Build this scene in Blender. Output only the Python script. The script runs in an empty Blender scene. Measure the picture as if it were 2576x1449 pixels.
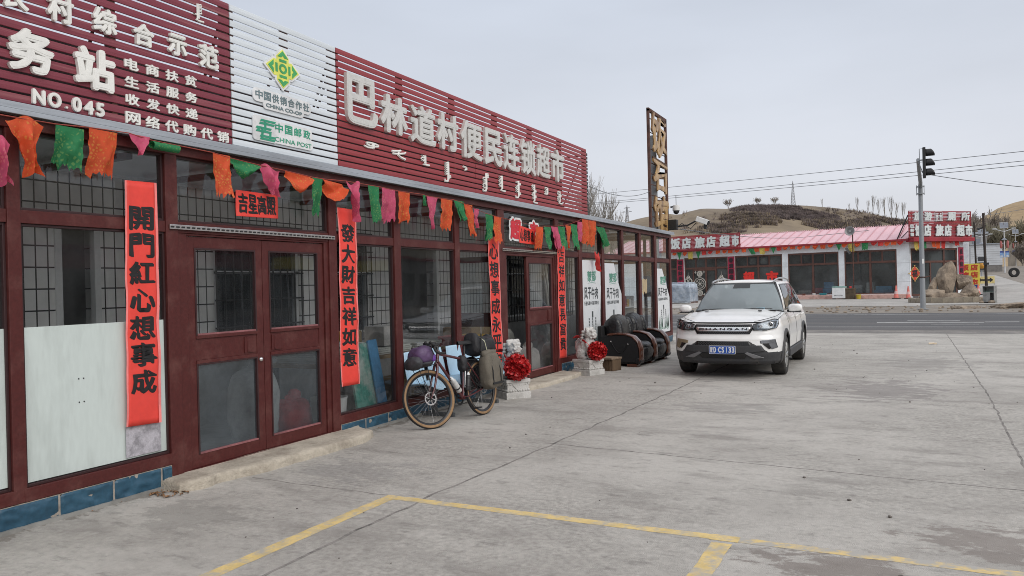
import bpy, bmesh, math, random
from math import sin, cos, pi, radians as R
from mathutils import Vector as V, Matrix as Mx, noise as NZ
random.seed(7)
SC = bpy.context.scene
COL = SC.collection

# ------------------------------------------------------------------ camera, sky, sun, exposure
TH = math.atan(973/1935.); ROLL = R(1.4); PITCH = R(0.13)
cam = bpy.data.cameras.new('camera'); cam.sensor_width = 36; cam.lens = 1935/2576*36
cam.clip_start = .05; cam.clip_end = 8000
camo = bpy.data.objects.new('camera', cam); COL.objects.link(camo); SC.camera = camo
F0 = V((-sin(TH)*cos(PITCH), cos(TH)*cos(PITCH), -sin(PITCH)))
R0 = V((cos(TH), sin(TH), 0)); U0 = R0.cross(F0)
CR = cos(ROLL)*R0-sin(ROLL)*U0; CU = sin(ROLL)*R0+cos(ROLL)*U0
m = Mx((CR, CU, -F0)).transposed().to_4x4(); m.translation = V((5.64, 0, 1.65)); camo.matrix_world = m

SUN_EL, SUN_AZ = R(36), R(116)
w = bpy.data.worlds.new('World'); SC.world = w; w.use_nodes = True
nt = w.node_tree; N = nt.nodes; L = nt.links
for n in list(N): N.remove(n)
out = N.new('ShaderNodeOutputWorld'); bg = N.new('ShaderNodeBackground'); bg.inputs[1].default_value = .1
sky = N.new('ShaderNodeTexSky'); sky.sky_type = 'NISHITA'; sky.sun_disc = False
sky.sun_elevation = SUN_EL; sky.sun_rotation = SUN_AZ; sky.air_density = 1.5; sky.dust_density = 3
tc = N.new('ShaderNodeTexCoord'); sep = N.new('ShaderNodeSeparateXYZ'); L.new(tc.outputs['Generated'], sep.inputs[0])
ramp = N.new('ShaderNodeValToRGB'); L.new(sep.outputs['Z'], ramp.inputs[0])
e = ramp.color_ramp.elements; e[0].position = 0; e[0].color = (.695, .705, .755, 1); e[1].position = 1; e[1].color = (.92, .93, .98, 1)
k = ramp.color_ramp.elements.new(.16); k.color = (.67, .695, .765, 1)
k = ramp.color_ramp.elements.new(.36); k.color = (.60, .645, .735, 1)
k = ramp.color_ramp.elements.new(.60); k.color = (.84, .86, .92, 1)
nz = N.new('ShaderNodeTexNoise'); nz.inputs['Scale'].default_value = 1.6; nz.inputs['Detail'].default_value = 5
mp = N.new('ShaderNodeMapping'); mp.inputs['Scale'].default_value = (1, 1, 3.5); L.new(tc.outputs['Generated'], mp.inputs[0]); L.new(mp.outputs[0], nz.inputs[0])
mr = N.new('ShaderNodeMapRange'); mr.inputs[1].default_value = .3; mr.inputs[2].default_value = .7; mr.inputs[3].default_value = 8.4; mr.inputs[4].default_value = 10.0
L.new(nz.outputs[0], mr.inputs[0])
sc_ = N.new('ShaderNodeVectorMath'); sc_.operation = 'SCALE'; L.new(ramp.outputs[0], sc_.inputs[0]); L.new(mr.outputs[0], sc_.inputs['Scale'])
mix = N.new('ShaderNodeMix'); mix.data_type = 'RGBA'; mix.inputs[0].default_value = .9
L.new(sky.outputs[0], mix.inputs[6]); L.new(sc_.outputs[0], mix.inputs[7]); L.new(mix.outputs[2], bg.inputs[0]); L.new(bg.outputs[0], out.inputs[0])
sun = bpy.data.lights.new('sun', 'SUN'); sun.energy = 1.45; sun.angle = R(45); sun.color = (1, .96, .9)
so = bpy.data.objects.new('sun', sun); COL.objects.link(so)
# the sky texture measures its rotation from +Y towards +X
sd = V((sin(SUN_AZ)*cos(SUN_EL), cos(SUN_AZ)*cos(SUN_EL), sin(SUN_EL))); so.rotation_euler = sd.to_track_quat('Z', 'Y').to_euler()
SC.view_settings.view_transform = 'Standard'; SC.view_settings.look = 'None'; SC.view_settings.exposure = .2; SC.view_settings.gamma = 1
SC.render.engine = 'CYCLES'; SC.cycles.filter_width = .95
SC.cycles.max_bounces = 8; SC.cycles.transparent_max_bounces = 16; SC.cycles.caustics_reflective = False; SC.cycles.caustics_refractive = False

# ------------------------------------------------------------------ materials
def lin(c): return tuple((x/255/12.92 if x/255 <= .04045 else ((x/255+.055)/1.055)**2.4) for x in c)
def mat(name, col, rough=.6, metal=0, var=.12, scale=3., col2=None, lo=.45, hi=.65, bump=0, bscale=40, spec=.5, coat=0, stretch=(1, 1, 1), detail=6, trans=0, alpha=1):
    """procedural: noise-broken colour (second colour in patches) plus fine bump"""
    m = bpy.data.materials.new(name); m.use_nodes = True; nt = m.node_tree; N = nt.nodes; L = nt.links
    b = N['Principled BSDF']; b.inputs['Roughness'].default_value = rough; b.inputs['Metallic'].default_value = metal
    b.inputs['Specular IOR Level'].default_value = spec; b.inputs['Coat Weight'].default_value = coat; b.inputs['Coat Roughness'].default_value = .05
    tc = N.new('ShaderNodeTexCoord'); mp = N.new('ShaderNodeMapping'); mp.inputs['Scale'].default_value = stretch
    L.new(tc.outputs['Object'], mp.inputs[0])
    n1 = N.new('ShaderNodeTexNoise'); n1.inputs['Scale'].default_value = scale; n1.inputs['Detail'].default_value = detail; n1.inputs['Roughness'].default_value = .62
    L.new(mp.outputs[0], n1.inputs[0])
    rp = N.new('ShaderNodeMapRange'); rp.inputs[1].default_value = lo; rp.inputs[2].default_value = hi; L.new(n1.outputs[0], rp.inputs[0])
    mx = N.new('ShaderNodeMix'); mx.data_type = 'RGBA'; L.new(rp.outputs[0], mx.inputs[0])
    c2 = col2 if col2 is not None else tuple(max(0, x*(1-var*1.6)) for x in col)
    c1 = col if col2 is not None else tuple(min(1, x*(1+var*.6)) for x in col)
    mx.inputs[6].default_value = (*c1, 1); mx.inputs[7].default_value = (*c2, 1)
    n3 = N.new('ShaderNodeTexNoise'); n3.inputs['Scale'].default_value = scale*9; n3.inputs['Detail'].default_value = 3; L.new(mp.outputs[0], n3.inputs[0])
    r3 = N.new('ShaderNodeMapRange'); r3.inputs[1].default_value = .3; r3.inputs[2].default_value = .7; r3.inputs[3].default_value = 1-var*.6; r3.inputs[4].default_value = 1+var*.4; L.new(n3.outputs[0], r3.inputs[0])
    vm = N.new('ShaderNodeVectorMath'); vm.operation = 'SCALE'; L.new(mx.outputs[2], vm.inputs[0]); L.new(r3.outputs[0], vm.inputs['Scale'])
    L.new(vm.outputs[0], b.inputs['Base Color'])
    if bump:
        n2 = N.new('ShaderNodeTexNoise'); n2.inputs['Scale'].default_value = bscale; n2.inputs['Detail'].default_value = 5; L.new(mp.outputs[0], n2.inputs[0])
        bp = N.new('ShaderNodeBump'); bp.inputs['Strength'].default_value = bump; bp.inputs['Distance'].default_value = .02; L.new(n2.outputs[0], bp.inputs['Height']); L.new(bp.outputs[0], b.inputs['Normal'])
    if trans:
        tr = N.new('ShaderNodeBsdfTranslucent'); L.new(vm.outputs[0], tr.inputs[0]); ms = N.new('ShaderNodeMixShader'); ms.inputs[0].default_value = trans
        L.new(b.outputs[0], ms.inputs[1]); L.new(tr.outputs[0], ms.inputs[2]); L.new(ms.outputs[0], N['Material Output'].inputs[0])
    return m
def glass_mat(name, tint=(.93, .95, .95), dust_sheen=.022, dcol=(.5, .55, .58), rough=.02, ior=1.5, ds=2.2):
    m = bpy.data.materials.new(name); m.use_nodes = True; nt = m.node_tree; N = nt.nodes; L = nt.links
    N.remove(N['Principled BSDF'])
    t = N.new('ShaderNodeBsdfTransparent'); t.inputs[0].default_value = (*tint, 1)
    g = N.new('ShaderNodeBsdfGlossy'); g.inputs['Roughness'].default_value = rough; g.inputs[0].default_value = (.95, .97, 1, 1)
    fr = N.new('ShaderNodeFresnel'); fr.inputs[0].default_value = ior
    tc = N.new('ShaderNodeTexCoord'); nw = N.new('ShaderNodeTexNoise'); nw.inputs['Scale'].default_value = 1.3; nw.inputs['Detail'].default_value = 1; L.new(tc.outputs['Object'], nw.inputs[0])
    bw = N.new('ShaderNodeBump'); bw.inputs['Strength'].default_value = .05; bw.inputs['Distance'].default_value = .05; L.new(nw.outputs[0], bw.inputs['Height']); L.new(bw.outputs[0], g.inputs['Normal'])
    a = N.new('ShaderNodeMixShader'); L.new(fr.outputs[0], a.inputs[0]); L.new(t.outputs[0], a.inputs[1]); L.new(g.outputs[0], a.inputs[2])
    d = N.new('ShaderNodeBsdfDiffuse'); d.inputs[0].default_value = (*dcol, 1)
    nd = N.new('ShaderNodeTexNoise'); nd.inputs['Scale'].default_value = ds; nd.inputs['Detail'].default_value = 7; L.new(tc.outputs['Object'], nd.inputs[0])
    md = N.new('ShaderNodeMapRange'); md.inputs[1].default_value = .35; md.inputs[2].default_value = .75; md.inputs[3].default_value = dust_sheen*.5; md.inputs[4].default_value = dust_sheen*1.8; L.new(nd.outputs[0], md.inputs[0])
    b = N.new('ShaderNodeMixShader'); L.new(md.outputs[0], b.inputs[0]); L.new(a.outputs[0], b.inputs[1]); L.new(d.outputs[0], b.inputs[2])
    L.new(b.outputs[0], N['Material Output'].inputs[0])
    return m
def tile_mat(name, col, grout, sx, sz, off=(0, 0), mw=.012, rough=.3, axes='YZ', rows=False):
    """flat tiles with grout lines from object coordinates"""
    m = mat(name, col, rough, 0, .08, 1.2); nt = m.node_tree; N = nt.nodes; L = nt.links; b = N['Principled BSDF']
    src = b.inputs['Base Color'].links[0].from_socket
    tc = N.new('ShaderNodeTexCoord'); sp = N.new('ShaderNodeSeparateXYZ'); L.new(tc.outputs['Object'], sp.inputs[0])
    ms = []
    for ax, s, o in ((axes[0], sx, off[0]), (axes[1], sz, off[1])):
        a = N.new('ShaderNodeMath'); a.operation = 'ADD'; a.inputs[1].default_value = o+1000*s; L.new(sp.outputs[ax], a.inputs[0])
        md = N.new('ShaderNodeMath'); md.operation = 'MODULO'; md.inputs[1].default_value = s; L.new(a.outputs[0], md.inputs[0])
        l = N.new('ShaderNodeMath'); l.operation = 'LESS_THAN'; l.inputs[1].default_value = mw; L.new(md.outputs[0], l.inputs[0]); ms.append(l)
    mm = N.new('ShaderNodeMath'); mm.operation = 'MAXIMUM'; L.new(ms[0].outputs[0], mm.inputs[0]); L.new(ms[1].outputs[0], mm.inputs[1])
    mx = N.new('ShaderNodeMix'); mx.data_type = 'RGBA'; L.new(mm.outputs[0], mx.inputs[0]); L.new(src, mx.inputs[6]); mx.inputs[7].default_value = (*grout, 1)
    L.new(mx.outputs[2], b.inputs['Base Color'])
    return m

# ------------------------------------------------------------------ mesh builder
class MB:
    def __init__(s): s.v = []; s.f = []; s.m = []; s.cut = []
    def add(s, vs, fs, mi=0, M=None):
        o = len(s.v)
        s.v += [tuple(M @ V(p)) if M else tuple(p) for p in vs]
        s.f += [tuple(i+o for i in f) for f in fs]; s.m += [mi]*len(fs); return s
    def box(s, x0, x1, y0, y1, z0, z1, mi=0, M=None):
        vs = [(x, y, z) for x in (x0, x1) for y in (y0, y1) for z in (z0, z1)]
        return s.add(vs, [(0, 1, 3, 2), (4, 6, 7, 5), (0, 4, 5, 1), (2, 3, 7, 6), (0, 2, 6, 4), (1, 5, 7, 3)], mi, M)
    def tube(s, pts, r, n=8, mi=0, cap=True, M=None, closed=False):
        pts = [V(p) for p in pts]; k = len(pts); rs = r if isinstance(r, (list, tuple)) else [r]*k
        vs = []; prev = None
        for i, p in enumerate(pts):
            if closed: t = (pts[(i+1) % k]-pts[i-1])
            else: t = pts[min(i+1, k-1)]-pts[max(i-1, 0)]
            t = t.normalized() if t.length > 1e-9 else V((0, 0, 1))
            if prev is None:
                a = V((0, 0, 1)) if abs(t.z) < .9 else V((1, 0, 0)); u = t.cross(a).normalized()
            else: u = (prev-t*prev.dot(t)); u = u.normalized() if u.length > 1e-6 else t.orthogonal().normalized()
            prev = u; wv = t.cross(u)
            for j in range(n): a = 2*pi*j/n; vs.append(p+rs[i]*(cos(a)*u+sin(a)*wv))
        fs = []
        for i in range(k if closed else k-1):
            for j in range(n): a = i*n+j; b = i*n+(j+1) % n; c = ((i+1) % k)*n; fs.append((a, b, c+(j+1) % n, c+j))
        if cap and not closed: fs += [tuple(range(n-1, -1, -1)), tuple(range((k-1)*n, k*n))]
        return s.add(vs, fs, mi, M)
    def lathe(s, prof, n=16, mi=0, M=None, a0=0, a1=2*pi):
        full = abs(a1-a0-2*pi) < 1e-6; cols = n if full else n+1; vs = []; fs = []
        for i in range(cols):
            a = a0+(a1-a0)*i/n
            for r, z in prof: vs.append((r*cos(a), r*sin(a), z))
        k = len(prof)
        for i in range(n):
            j = (i+1) % cols
            for q in range(k-1): fs.append((i*k+q, j*k+q, j*k+q+1, i*k+q+1))
        return s.add(vs, fs, mi, M)
    def ball(s, c, r, n=12, mi=0, M=None):
        rr = r if isinstance(r, (tuple, list)) else (r, r, r); vs = []; fs = []; h = max(4, n//2)
        for i in range(h+1):
            for j in range(n): a = pi*i/h; b = 2*pi*j/n; vs.append((c[0]+rr[0]*sin(a)*cos(b), c[1]+rr[1]*sin(a)*sin(b), c[2]+rr[2]*cos(a)))
        for i in range(h):
            for j in range(n): fs.append((i*n+j, (i+1)*n+j, (i+1)*n+(j+1) % n, i*n+(j+1) % n))
        return s.add(vs, fs, mi, M)
    def prism(s, poly, d, mi=0, M=None, z0=0):
        """polygon in local xy pushed along z"""
        k = len(poly); vs = [(x, y, z0) for x, y in poly]+[(x, y, z0+d) for x, y in poly]
        fs = [tuple(range(k-1, -1, -1)), tuple(range(k, 2*k))]+[(i, (i+1) % k, k+(i+1) % k, k+i) for i in range(k)]
        return s.add(vs, fs, mi, M)
    def grid(s, fn, nu, nv, mi=0, M=None):
        vs = [fn(i/nu, j/nv) for j in range(nv+1) for i in range(nu+1)]
        fs = [(j*(nu+1)+i, j*(nu+1)+i+1, (j+1)*(nu+1)+i+1, (j+1)*(nu+1)+i) for j in range(nv) for i in range(nu)]
        return s.add(vs, fs, mi, M)
    def build(s, name, mats, parent=None, smooth=0, bevel=0, loc=None, bseg=2, recalc=True):
        me = bpy.data.meshes.new(name); me.from_pydata(s.v, [], s.f)
        for mm in (mats if isinstance(mats, (list, tuple)) else [mats]): me.materials.append(mm)
        if len(me.materials) > 1: me.polygons.foreach_set('material_index', s.m)
        if recalc:
            bm = bmesh.new(); bm.from_mesh(me); bmesh.ops.recalc_face_normals(bm, faces=bm.faces); bm.to_mesh(me); bm.free()
        if smooth:
            me.shade_smooth(); me.set_sharp_from_angle(angle=R(smooth))
        me.update()
        o = bpy.data.objects.new(name, me); COL.objects.link(o)
        if parent: o.parent = parent
        if loc: o.location = loc
        if bevel:
            bv = o.modifiers.new('bevel', 'BEVEL'); bv.width = bevel; bv.segments = bseg; bv.limit_method = 'ANGLE'; bv.angle_limit = R(40)
        return o
def tag(o, label=None, cat=None, group=None, kind=None):
    if label: o['label'] = label
    if cat: o['category'] = cat
    if group: o['group'] = group
    if kind: o['kind'] = kind
    return o
def thing(name, label, cat, loc=(0, 0, 0), rz=0, group=None, rot=None):
    o = bpy.data.objects.new(name, None); COL.objects.link(o); o.location = loc
    o.rotation_euler = rot if rot else (0, 0, rz); o.empty_display_size = .1
    return tag(o, label, cat, group)
def copy_tree(o, parent=None):
    c = o.copy(); COL.objects.link(c)
    if parent: c.parent = parent
    for ch in list(o.children): copy_tree(ch, c)
    return c
def frame(o, x, z, y=None):
    """matrix whose local x -> x, local y -> z, local z -> x cross z"""
    x = V(x).normalized(); z = V(z).normalized(); n = x.cross(z)
    M = Mx((x, z, n)).transposed().to_4x4(); M.translation = V(o); return M
def FY(y, z, x=0): return frame((x, y, z), (0, 1, 0), (0, 0, 1))       # on the shop front, read from +X
_tc = {}
def glyphs(s, ext=0.):
    k = (s, ext)
    if k not in _tc:
        c = bpy.data.curves.new('t', 'FONT'); c.body = s; c.size = 1; c.extrude = ext; c.resolution_u = 4
        o = bpy.data.objects.new('t', c); COL.objects.link(o)
        dg = bpy.context.evaluated_depsgraph_get(); dg.update()
        me = bpy.data.meshes.new_from_object(o.evaluated_get(dg)); bpy.data.objects.remove(o); bpy.data.curves.remove(c)
        vs = [tuple(v.co) for v in me.vertices]; fs = [tuple(p.vertices) for p in me.polygons]; bpy.data.meshes.remove(me)
        x0 = min(v[0] for v in vs); x1 = max(v[0] for v in vs); y0 = min(v[1] for v in vs); y1 = max(v[1] for v in vs)
        _tc[k] = (vs, fs, x0, x1, y0, y1)
    return _tc[k]
def text(mb, s, box, M, bold=0., depth=0., mi=0, wob=0., seed=0, copies=8, nib=0.):
    """writing fitted into box=(x0,y0,x1,y1) of frame M; bold is the stroke growth in metres, depth the relief"""
    vs, fs, x0, x1, y0, y1 = glyphs(s, .5 if depth else 0.)
    bx0, by0, bx1, by1 = box[0]+bold, box[1]+bold, box[2]-bold, box[3]-bold
    sh = [(0, 0)]+([(bold*cos(2*pi*i/copies), bold*sin(2*pi*i/copies)) for i in range(copies)] if bold else [])
    if nib: sh = [(a+nib*t, b-nib*.62*t) for t in (-1, -.5, 0, .5, 1) for a, b in sh]
    for q, (dx, dy) in enumerate(sh):
        o = []
        for x, y, z in vs:
            a = bx0+(x-x0)/(x1-x0)*(bx1-bx0)+dx; b = by0+(y-y0)/(y1-y0)*(by1-by0)+dy
            if wob:
                t = NZ.noise_vector(V((a*9/max(.2, (box[2]-box[0])*3), b*9/max(.2, (box[2]-box[0])*3), seed*3.7)))
                a += t.x*wob; b += t.y*wob
            o.append((a, b, (z+.5)*depth-q*.0003+(0 if depth else .0026)))
        mb.add(o, fs, mi, M)
    return mb
def glyph_row(mb, s, box, M, **k):
    """characters spread evenly over a box, each filling its own cell"""
    n = len(s); w = (box[2]-box[0])/n; k0 = k.pop('fill', .86)
    for i, ch in enumerate(s):
        mb.cut.append((len(mb.v), len(mb.f))); text(mb, ch, (box[0]+w*(i+.5-k0/2), box[1], box[0]+w*(i+.5+k0/2), box[3]), M, **k)
def glyph_col(mb, s, box, M, **k):
    n = len(s); h = (box[3]-box[1])/n; k0 = k.pop('fill', .84); sd = k.pop('seed', 0)
    for i, ch in enumerate(s):
        mb.cut.append((len(mb.v), len(mb.f))); yc = box[3]-h*(i+.5); text(mb, ch, (box[0], yc-h*k0/2, box[2], yc+h*k0/2), M, seed=sd+i, **k)
def remesh(mb, name, mt, vox, parent=None, smooth_it=2, loc=None, disp=0, dscale=8, dec=0):
    """fuse the builder's shapes into one continuous skin"""
    o = mb.build(name, mt, None)
    r = o.modifiers.new('r', 'REMESH'); r.mode = 'VOXEL'; r.voxel_size = vox; r.use_smooth_shade = True
    if smooth_it: s = o.modifiers.new('s', 'SMOOTH'); s.factor = .5; s.iterations = smooth_it
    if dec: d = o.modifiers.new('d', 'DECIMATE'); d.ratio = dec
    dg = bpy.context.evaluated_depsgraph_get(); dg.update()
    me = bpy.data.meshes.new_from_object(o.evaluated_get(dg)); o.modifiers.clear(); old = o.data; o.data = me; bpy.data.meshes.remove(old); me.name = name
    if disp:
        ns = [v.normal.copy() for v in me.vertices]
        for v, nn in zip(me.vertices, ns):
            v.co += nn*disp*(NZ.noise(v.co*dscale)+.5*NZ.noise(v.co*dscale*2.3))
    me.shade_smooth(); me.update()
    if parent: o.parent = parent
    if loc: o.location = loc
    return o
def ssub(o, lv=1):
    s = o.modifiers.new('sub', 'SUBSURF'); s.levels = lv; s.render_levels = lv; return o
for ch in set('农村综合示范务站电商扶贫生活服务收发快递网络代购代销巴林道村便民连锁超市中国供销合作社邮政開門紅心想事成發大財吉祥如意永平長富貴星高照蒙都风干牛肉行业标准参与起草单位饭店旅林福厕所游农水興旺盛世财源广进和万'): glyphs(ch); glyphs(ch, .5)
# ================================================================== GROUND, ROADS, HILLS
def sst(t): t = max(0, min(1, t)); return t*t*(3-2*t)
SKY = [(-180, .06), (-90, .05), (-40, .05), (-25, .06), (-18.6, .0708), (-17.7, .0759), (-16.6, .0797), (-15, .0837), (-14.3, .0821), (-13.8, .0853), (-12.7, .0889), (-11.6, .088), (-10.8, .0873), (-10.3, .0898), (-9.6, .0907), (-7.6, .0888), (-6.6, .0867), (-5.4, .0846), (-3.6, .0803), (-2.4, .0762), (-.9, .0703), (.3, .0636), (1.7, .0521), (3.7, .0479), (4.8, .0556), (5.6, .0626), (7, .0686), (10, .082), (20, .085), (40, .11), (60, .14), (90, .13), (130, .08), (180, .06)]
def elev(az):
    for (a, e), (b, f) in zip(SKY, SKY[1:]):
        if a <= az <= b: return e+(f-e)*(az-a)/(b-a)
    return .06
def ridge(az): return 360+60*sin(R(az*7))+260*sst((az-2)/3)*(1-sst((az-14)/20)) - 150*sst((az-30)/30)
def slope_lot(x, y): return sst((x-6)/6)*max(0, min(y, 140)-60)*.036
def ground_z(x, y):
    dx, dy = x-5.64, y; r = math.hypot(dx, dy); az = math.degrees(math.atan2(dx, dy)); z = slope_lot(x, y)
    Rg = ridge(az); hh = 1.65+elev(az)*Rg; r0 = min(170, Rg*.4)
    if r > r0:
        t = sst((r-r0)/(Rg-r0))
        if r > Rg: t = 1-.45*sst((r-Rg)/500)
        h = hh*t
        k = sst((r-r0)/60)*(1-.85*sst(1-abs(r-Rg)/70))
        h += k*(5*NZ.noise(V((x/75, y/75, 0)))+2*NZ.noise(V((x/28, y/28, 3))))
        z = max(z, h)
    return z
azs = []
a = -180.
while a < 180: azs.append(a); a += .45 if -24 < a < 12 else 5
rs = [0, 8, 16, 24, 32, 40, 48, 56, 60]+[60+6*i for i in range(1, 19)]+[170+8*i for i in range(1, 60)]+[660, 720, 800, 1000, 1400, 2200]
mb = MB(); vs = []
for r in rs:
    for a in azs:
        x = 5.64+r*sin(R(a)); y = r*cos(R(a)); vs.append((x, y, ground_z(x, y)-.012))
n = len(azs); fs = []; mi = []
for i in range(len(rs)-1):
    for j in range(n):
        q = (j+1) % n
        if i == 0: fs.append((j, n+j, n+q))
        else: fs.append((i*n+j, (i+1)*n+j, (i+1)*n+q, i*n+q))
        mi.append((2 if 4.6 < azs[j] < 20 else 1) if rs[i] > 150 else 0)
mb.v = vs; mb.f = fs; mb.m = mi
M_dirt = mat('dirt_gravel', (.27, .24, .205), .95, 0, .25, .7, (.17, .15, .13), .4, .7, .6, 60)
M_hill = mat('dry_hill_grass', (.235, .185, .125), 1, 0, .25, .035, (.155, .122, .09), .4, .64, 0)
M_gold = mat('golden_hill_grass', (.39, .285, .16), 1, 0, .2, .03, (.30, .215, .125), .42, .62, 0, stretch=(1, 1, 4))
g = mb.build('ground', [M_dirt, M_hill, M_gold], None, 60); tag(g, kind='structure')

# concrete forecourt in front of the shop
def concrete(name, base, dark, light):
    m = mat(name, base, .85, 0, .22, 22, None, .35, .7, .6, 160); nt = m.node_tree; N = nt.nodes; L = nt.links; b = N['Principled BSDF']
    src = b.inputs['Base Color'].links[0].from_socket; tc = N.new('ShaderNodeTexCoord')
    def layer(src, scale, stretch, lo, hi, col, amt, detail=8, seed=0):
        mp = N.new('ShaderNodeMapping'); mp.inputs['Scale'].default_value = stretch; mp.inputs['Location'].default_value = (seed, seed*2, 0); L.new(tc.outputs['Object'], mp.inputs[0])
        n = N.new('ShaderNodeTexNoise'); n.inputs['Scale'].default_value = scale; n.inputs['Detail'].default_value = detail; n.inputs['Roughness'].default_value = .65; L.new(mp.outputs[0], n.inputs[0])
        r = N.new('ShaderNodeMapRange'); r.inputs[1].default_value = lo; r.inputs[2].default_value = hi; r.inputs[4].default_value = amt; L.new(n.outputs[0], r.inputs[0])
        x = N.new('ShaderNodeMix'); x.data_type = 'RGBA'; L.new(r.outputs[0], x.inputs[0]); L.new(src, x.inputs[6]); x.inputs[7].default_value = (*col, 1); return x.outputs[2]
    s = layer(src, .35, (1, 1, 1), .42, .58, light, .75)
    s = layer(s, .55, (1, 1, 1), .47, .68, dark, .6, 9, 5)
    s = layer(s, 1.5, (.55, 1.4, 1), .52, .67, dark, .8, 8, 11)
    s = layer(s, 4.5, (.7, 1.3, 1), .57, .70, tuple(c*.66 for c in dark), .6, 6, 17)
    s = layer(s, 30, (1, 1, 1), .64, .76, tuple(c*.5 for c in dark), .5, 4, 23)
    s = layer(s, 10, (.8, 1.2, 1), .55, .72, tuple(c*.72 for c in dark), .5, 7, 29); s = layer(s, 6, (1, 1, 1), .56, .7, light, .55, 8, 47)
    s = layer(s, 55, (1, 1, 1), .66, .75, (.62, .6, .57), .5, 2, 31)
    s = layer(s, .9, (1, 1, 1), .58, .62, light, .35, 9, 41)
    L.new(s, b.inputs['Base Color']); return m, layer, tc
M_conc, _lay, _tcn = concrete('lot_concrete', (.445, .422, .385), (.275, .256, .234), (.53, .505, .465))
# the ragged brown stain by the painted bay and the traffic scuffs
nt = M_conc.node_tree; N = nt.nodes; L = nt.links; b = N['Principled BSDF']; src = b.inputs['Base Color'].links[0].from_socket
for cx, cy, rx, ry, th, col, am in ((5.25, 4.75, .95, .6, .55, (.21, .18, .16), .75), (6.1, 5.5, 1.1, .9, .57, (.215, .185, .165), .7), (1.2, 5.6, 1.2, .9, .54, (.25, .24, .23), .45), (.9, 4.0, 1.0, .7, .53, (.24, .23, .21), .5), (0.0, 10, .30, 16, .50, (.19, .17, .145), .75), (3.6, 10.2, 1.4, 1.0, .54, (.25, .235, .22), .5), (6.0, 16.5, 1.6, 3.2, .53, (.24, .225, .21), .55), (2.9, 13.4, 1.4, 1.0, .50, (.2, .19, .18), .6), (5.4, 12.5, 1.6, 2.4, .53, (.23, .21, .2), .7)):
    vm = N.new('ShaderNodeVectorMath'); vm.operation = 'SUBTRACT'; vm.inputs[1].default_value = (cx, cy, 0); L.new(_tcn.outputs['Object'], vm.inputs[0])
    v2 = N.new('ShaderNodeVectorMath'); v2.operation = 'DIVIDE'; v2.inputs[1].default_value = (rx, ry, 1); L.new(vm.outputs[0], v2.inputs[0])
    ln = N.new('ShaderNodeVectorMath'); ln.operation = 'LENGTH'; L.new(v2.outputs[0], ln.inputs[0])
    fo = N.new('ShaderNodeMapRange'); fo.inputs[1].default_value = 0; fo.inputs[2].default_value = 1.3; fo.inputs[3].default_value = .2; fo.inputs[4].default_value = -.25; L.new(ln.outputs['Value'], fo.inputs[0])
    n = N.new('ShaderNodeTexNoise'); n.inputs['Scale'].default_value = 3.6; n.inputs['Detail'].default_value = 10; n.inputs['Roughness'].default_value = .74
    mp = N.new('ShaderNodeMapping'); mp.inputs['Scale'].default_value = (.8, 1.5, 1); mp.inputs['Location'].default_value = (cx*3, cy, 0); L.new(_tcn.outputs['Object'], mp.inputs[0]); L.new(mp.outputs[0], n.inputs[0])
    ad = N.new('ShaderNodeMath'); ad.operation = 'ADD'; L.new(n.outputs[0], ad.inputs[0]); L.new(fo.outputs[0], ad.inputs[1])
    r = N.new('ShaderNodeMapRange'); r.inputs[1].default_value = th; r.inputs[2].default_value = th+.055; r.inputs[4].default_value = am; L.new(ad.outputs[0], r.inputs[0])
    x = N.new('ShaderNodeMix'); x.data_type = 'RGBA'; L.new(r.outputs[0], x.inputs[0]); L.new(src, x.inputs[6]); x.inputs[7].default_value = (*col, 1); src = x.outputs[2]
L.new(src, b.inputs['Base Color'])
mb = MB(); random.seed(3)
edge = [(x, 25.0+.03*(x-5)+.12*NZ.noise(V((x*.9, 0, 0)))+.06*NZ.noise(V((x*4, 0, 0)))) for x in [-6+i*.5 for i in range(113)]]
poly = [(-6, -12), (50, -12)]+edge[::-1]
mb.prism([(x, y) for x, y in poly], .004, 0, None, -.004)
M_joint = mat('joint_dirt', (.215, .2, .185), 1, 0, .3, 9)
def strip(mb, pts, w, z, mi=0, jit=.0, jf=6., seed=0, wj=.3, step=.08):
    pl = []
    for (x0, y0), (x1, y1) in zip(pts, pts[1:]):
        k = max(2, int(math.hypot(x1-x0, y1-y0)/step))
        pl += [(x0+(x1-x0)*i/k, y0+(y1-y0)*i/k) for i in range(k)]
    pl.append(pts[-1]); vs = []; fs = []
    for i, (x, y) in enumerate(pl):
        a = pl[max(0, i-1)]; c = pl[min(len(pl)-1, i+1)]; t = V((c[0]-a[0], c[1]-a[1], 0)).normalized(); nn = V((-t.y, t.x, 0))
        o = jit*NZ.noise(V((i*step*jf, seed, 0))); ww = w*(1+wj*NZ.noise(V((i*step*jf*2, seed, 5))))/2
        w2 = w*(1+wj*NZ.noise(V((i*step*jf*2, seed, 9))))/2
        p = V((x, y, z))+nn*o; vs += [p+nn*ww, p-nn*w2]
    fs = [(2*i, 2*i+1, 2*i+3, 2*i+2) for i in range(len(pl)-1)]
    mb.add(vs, fs, mi)
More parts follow.
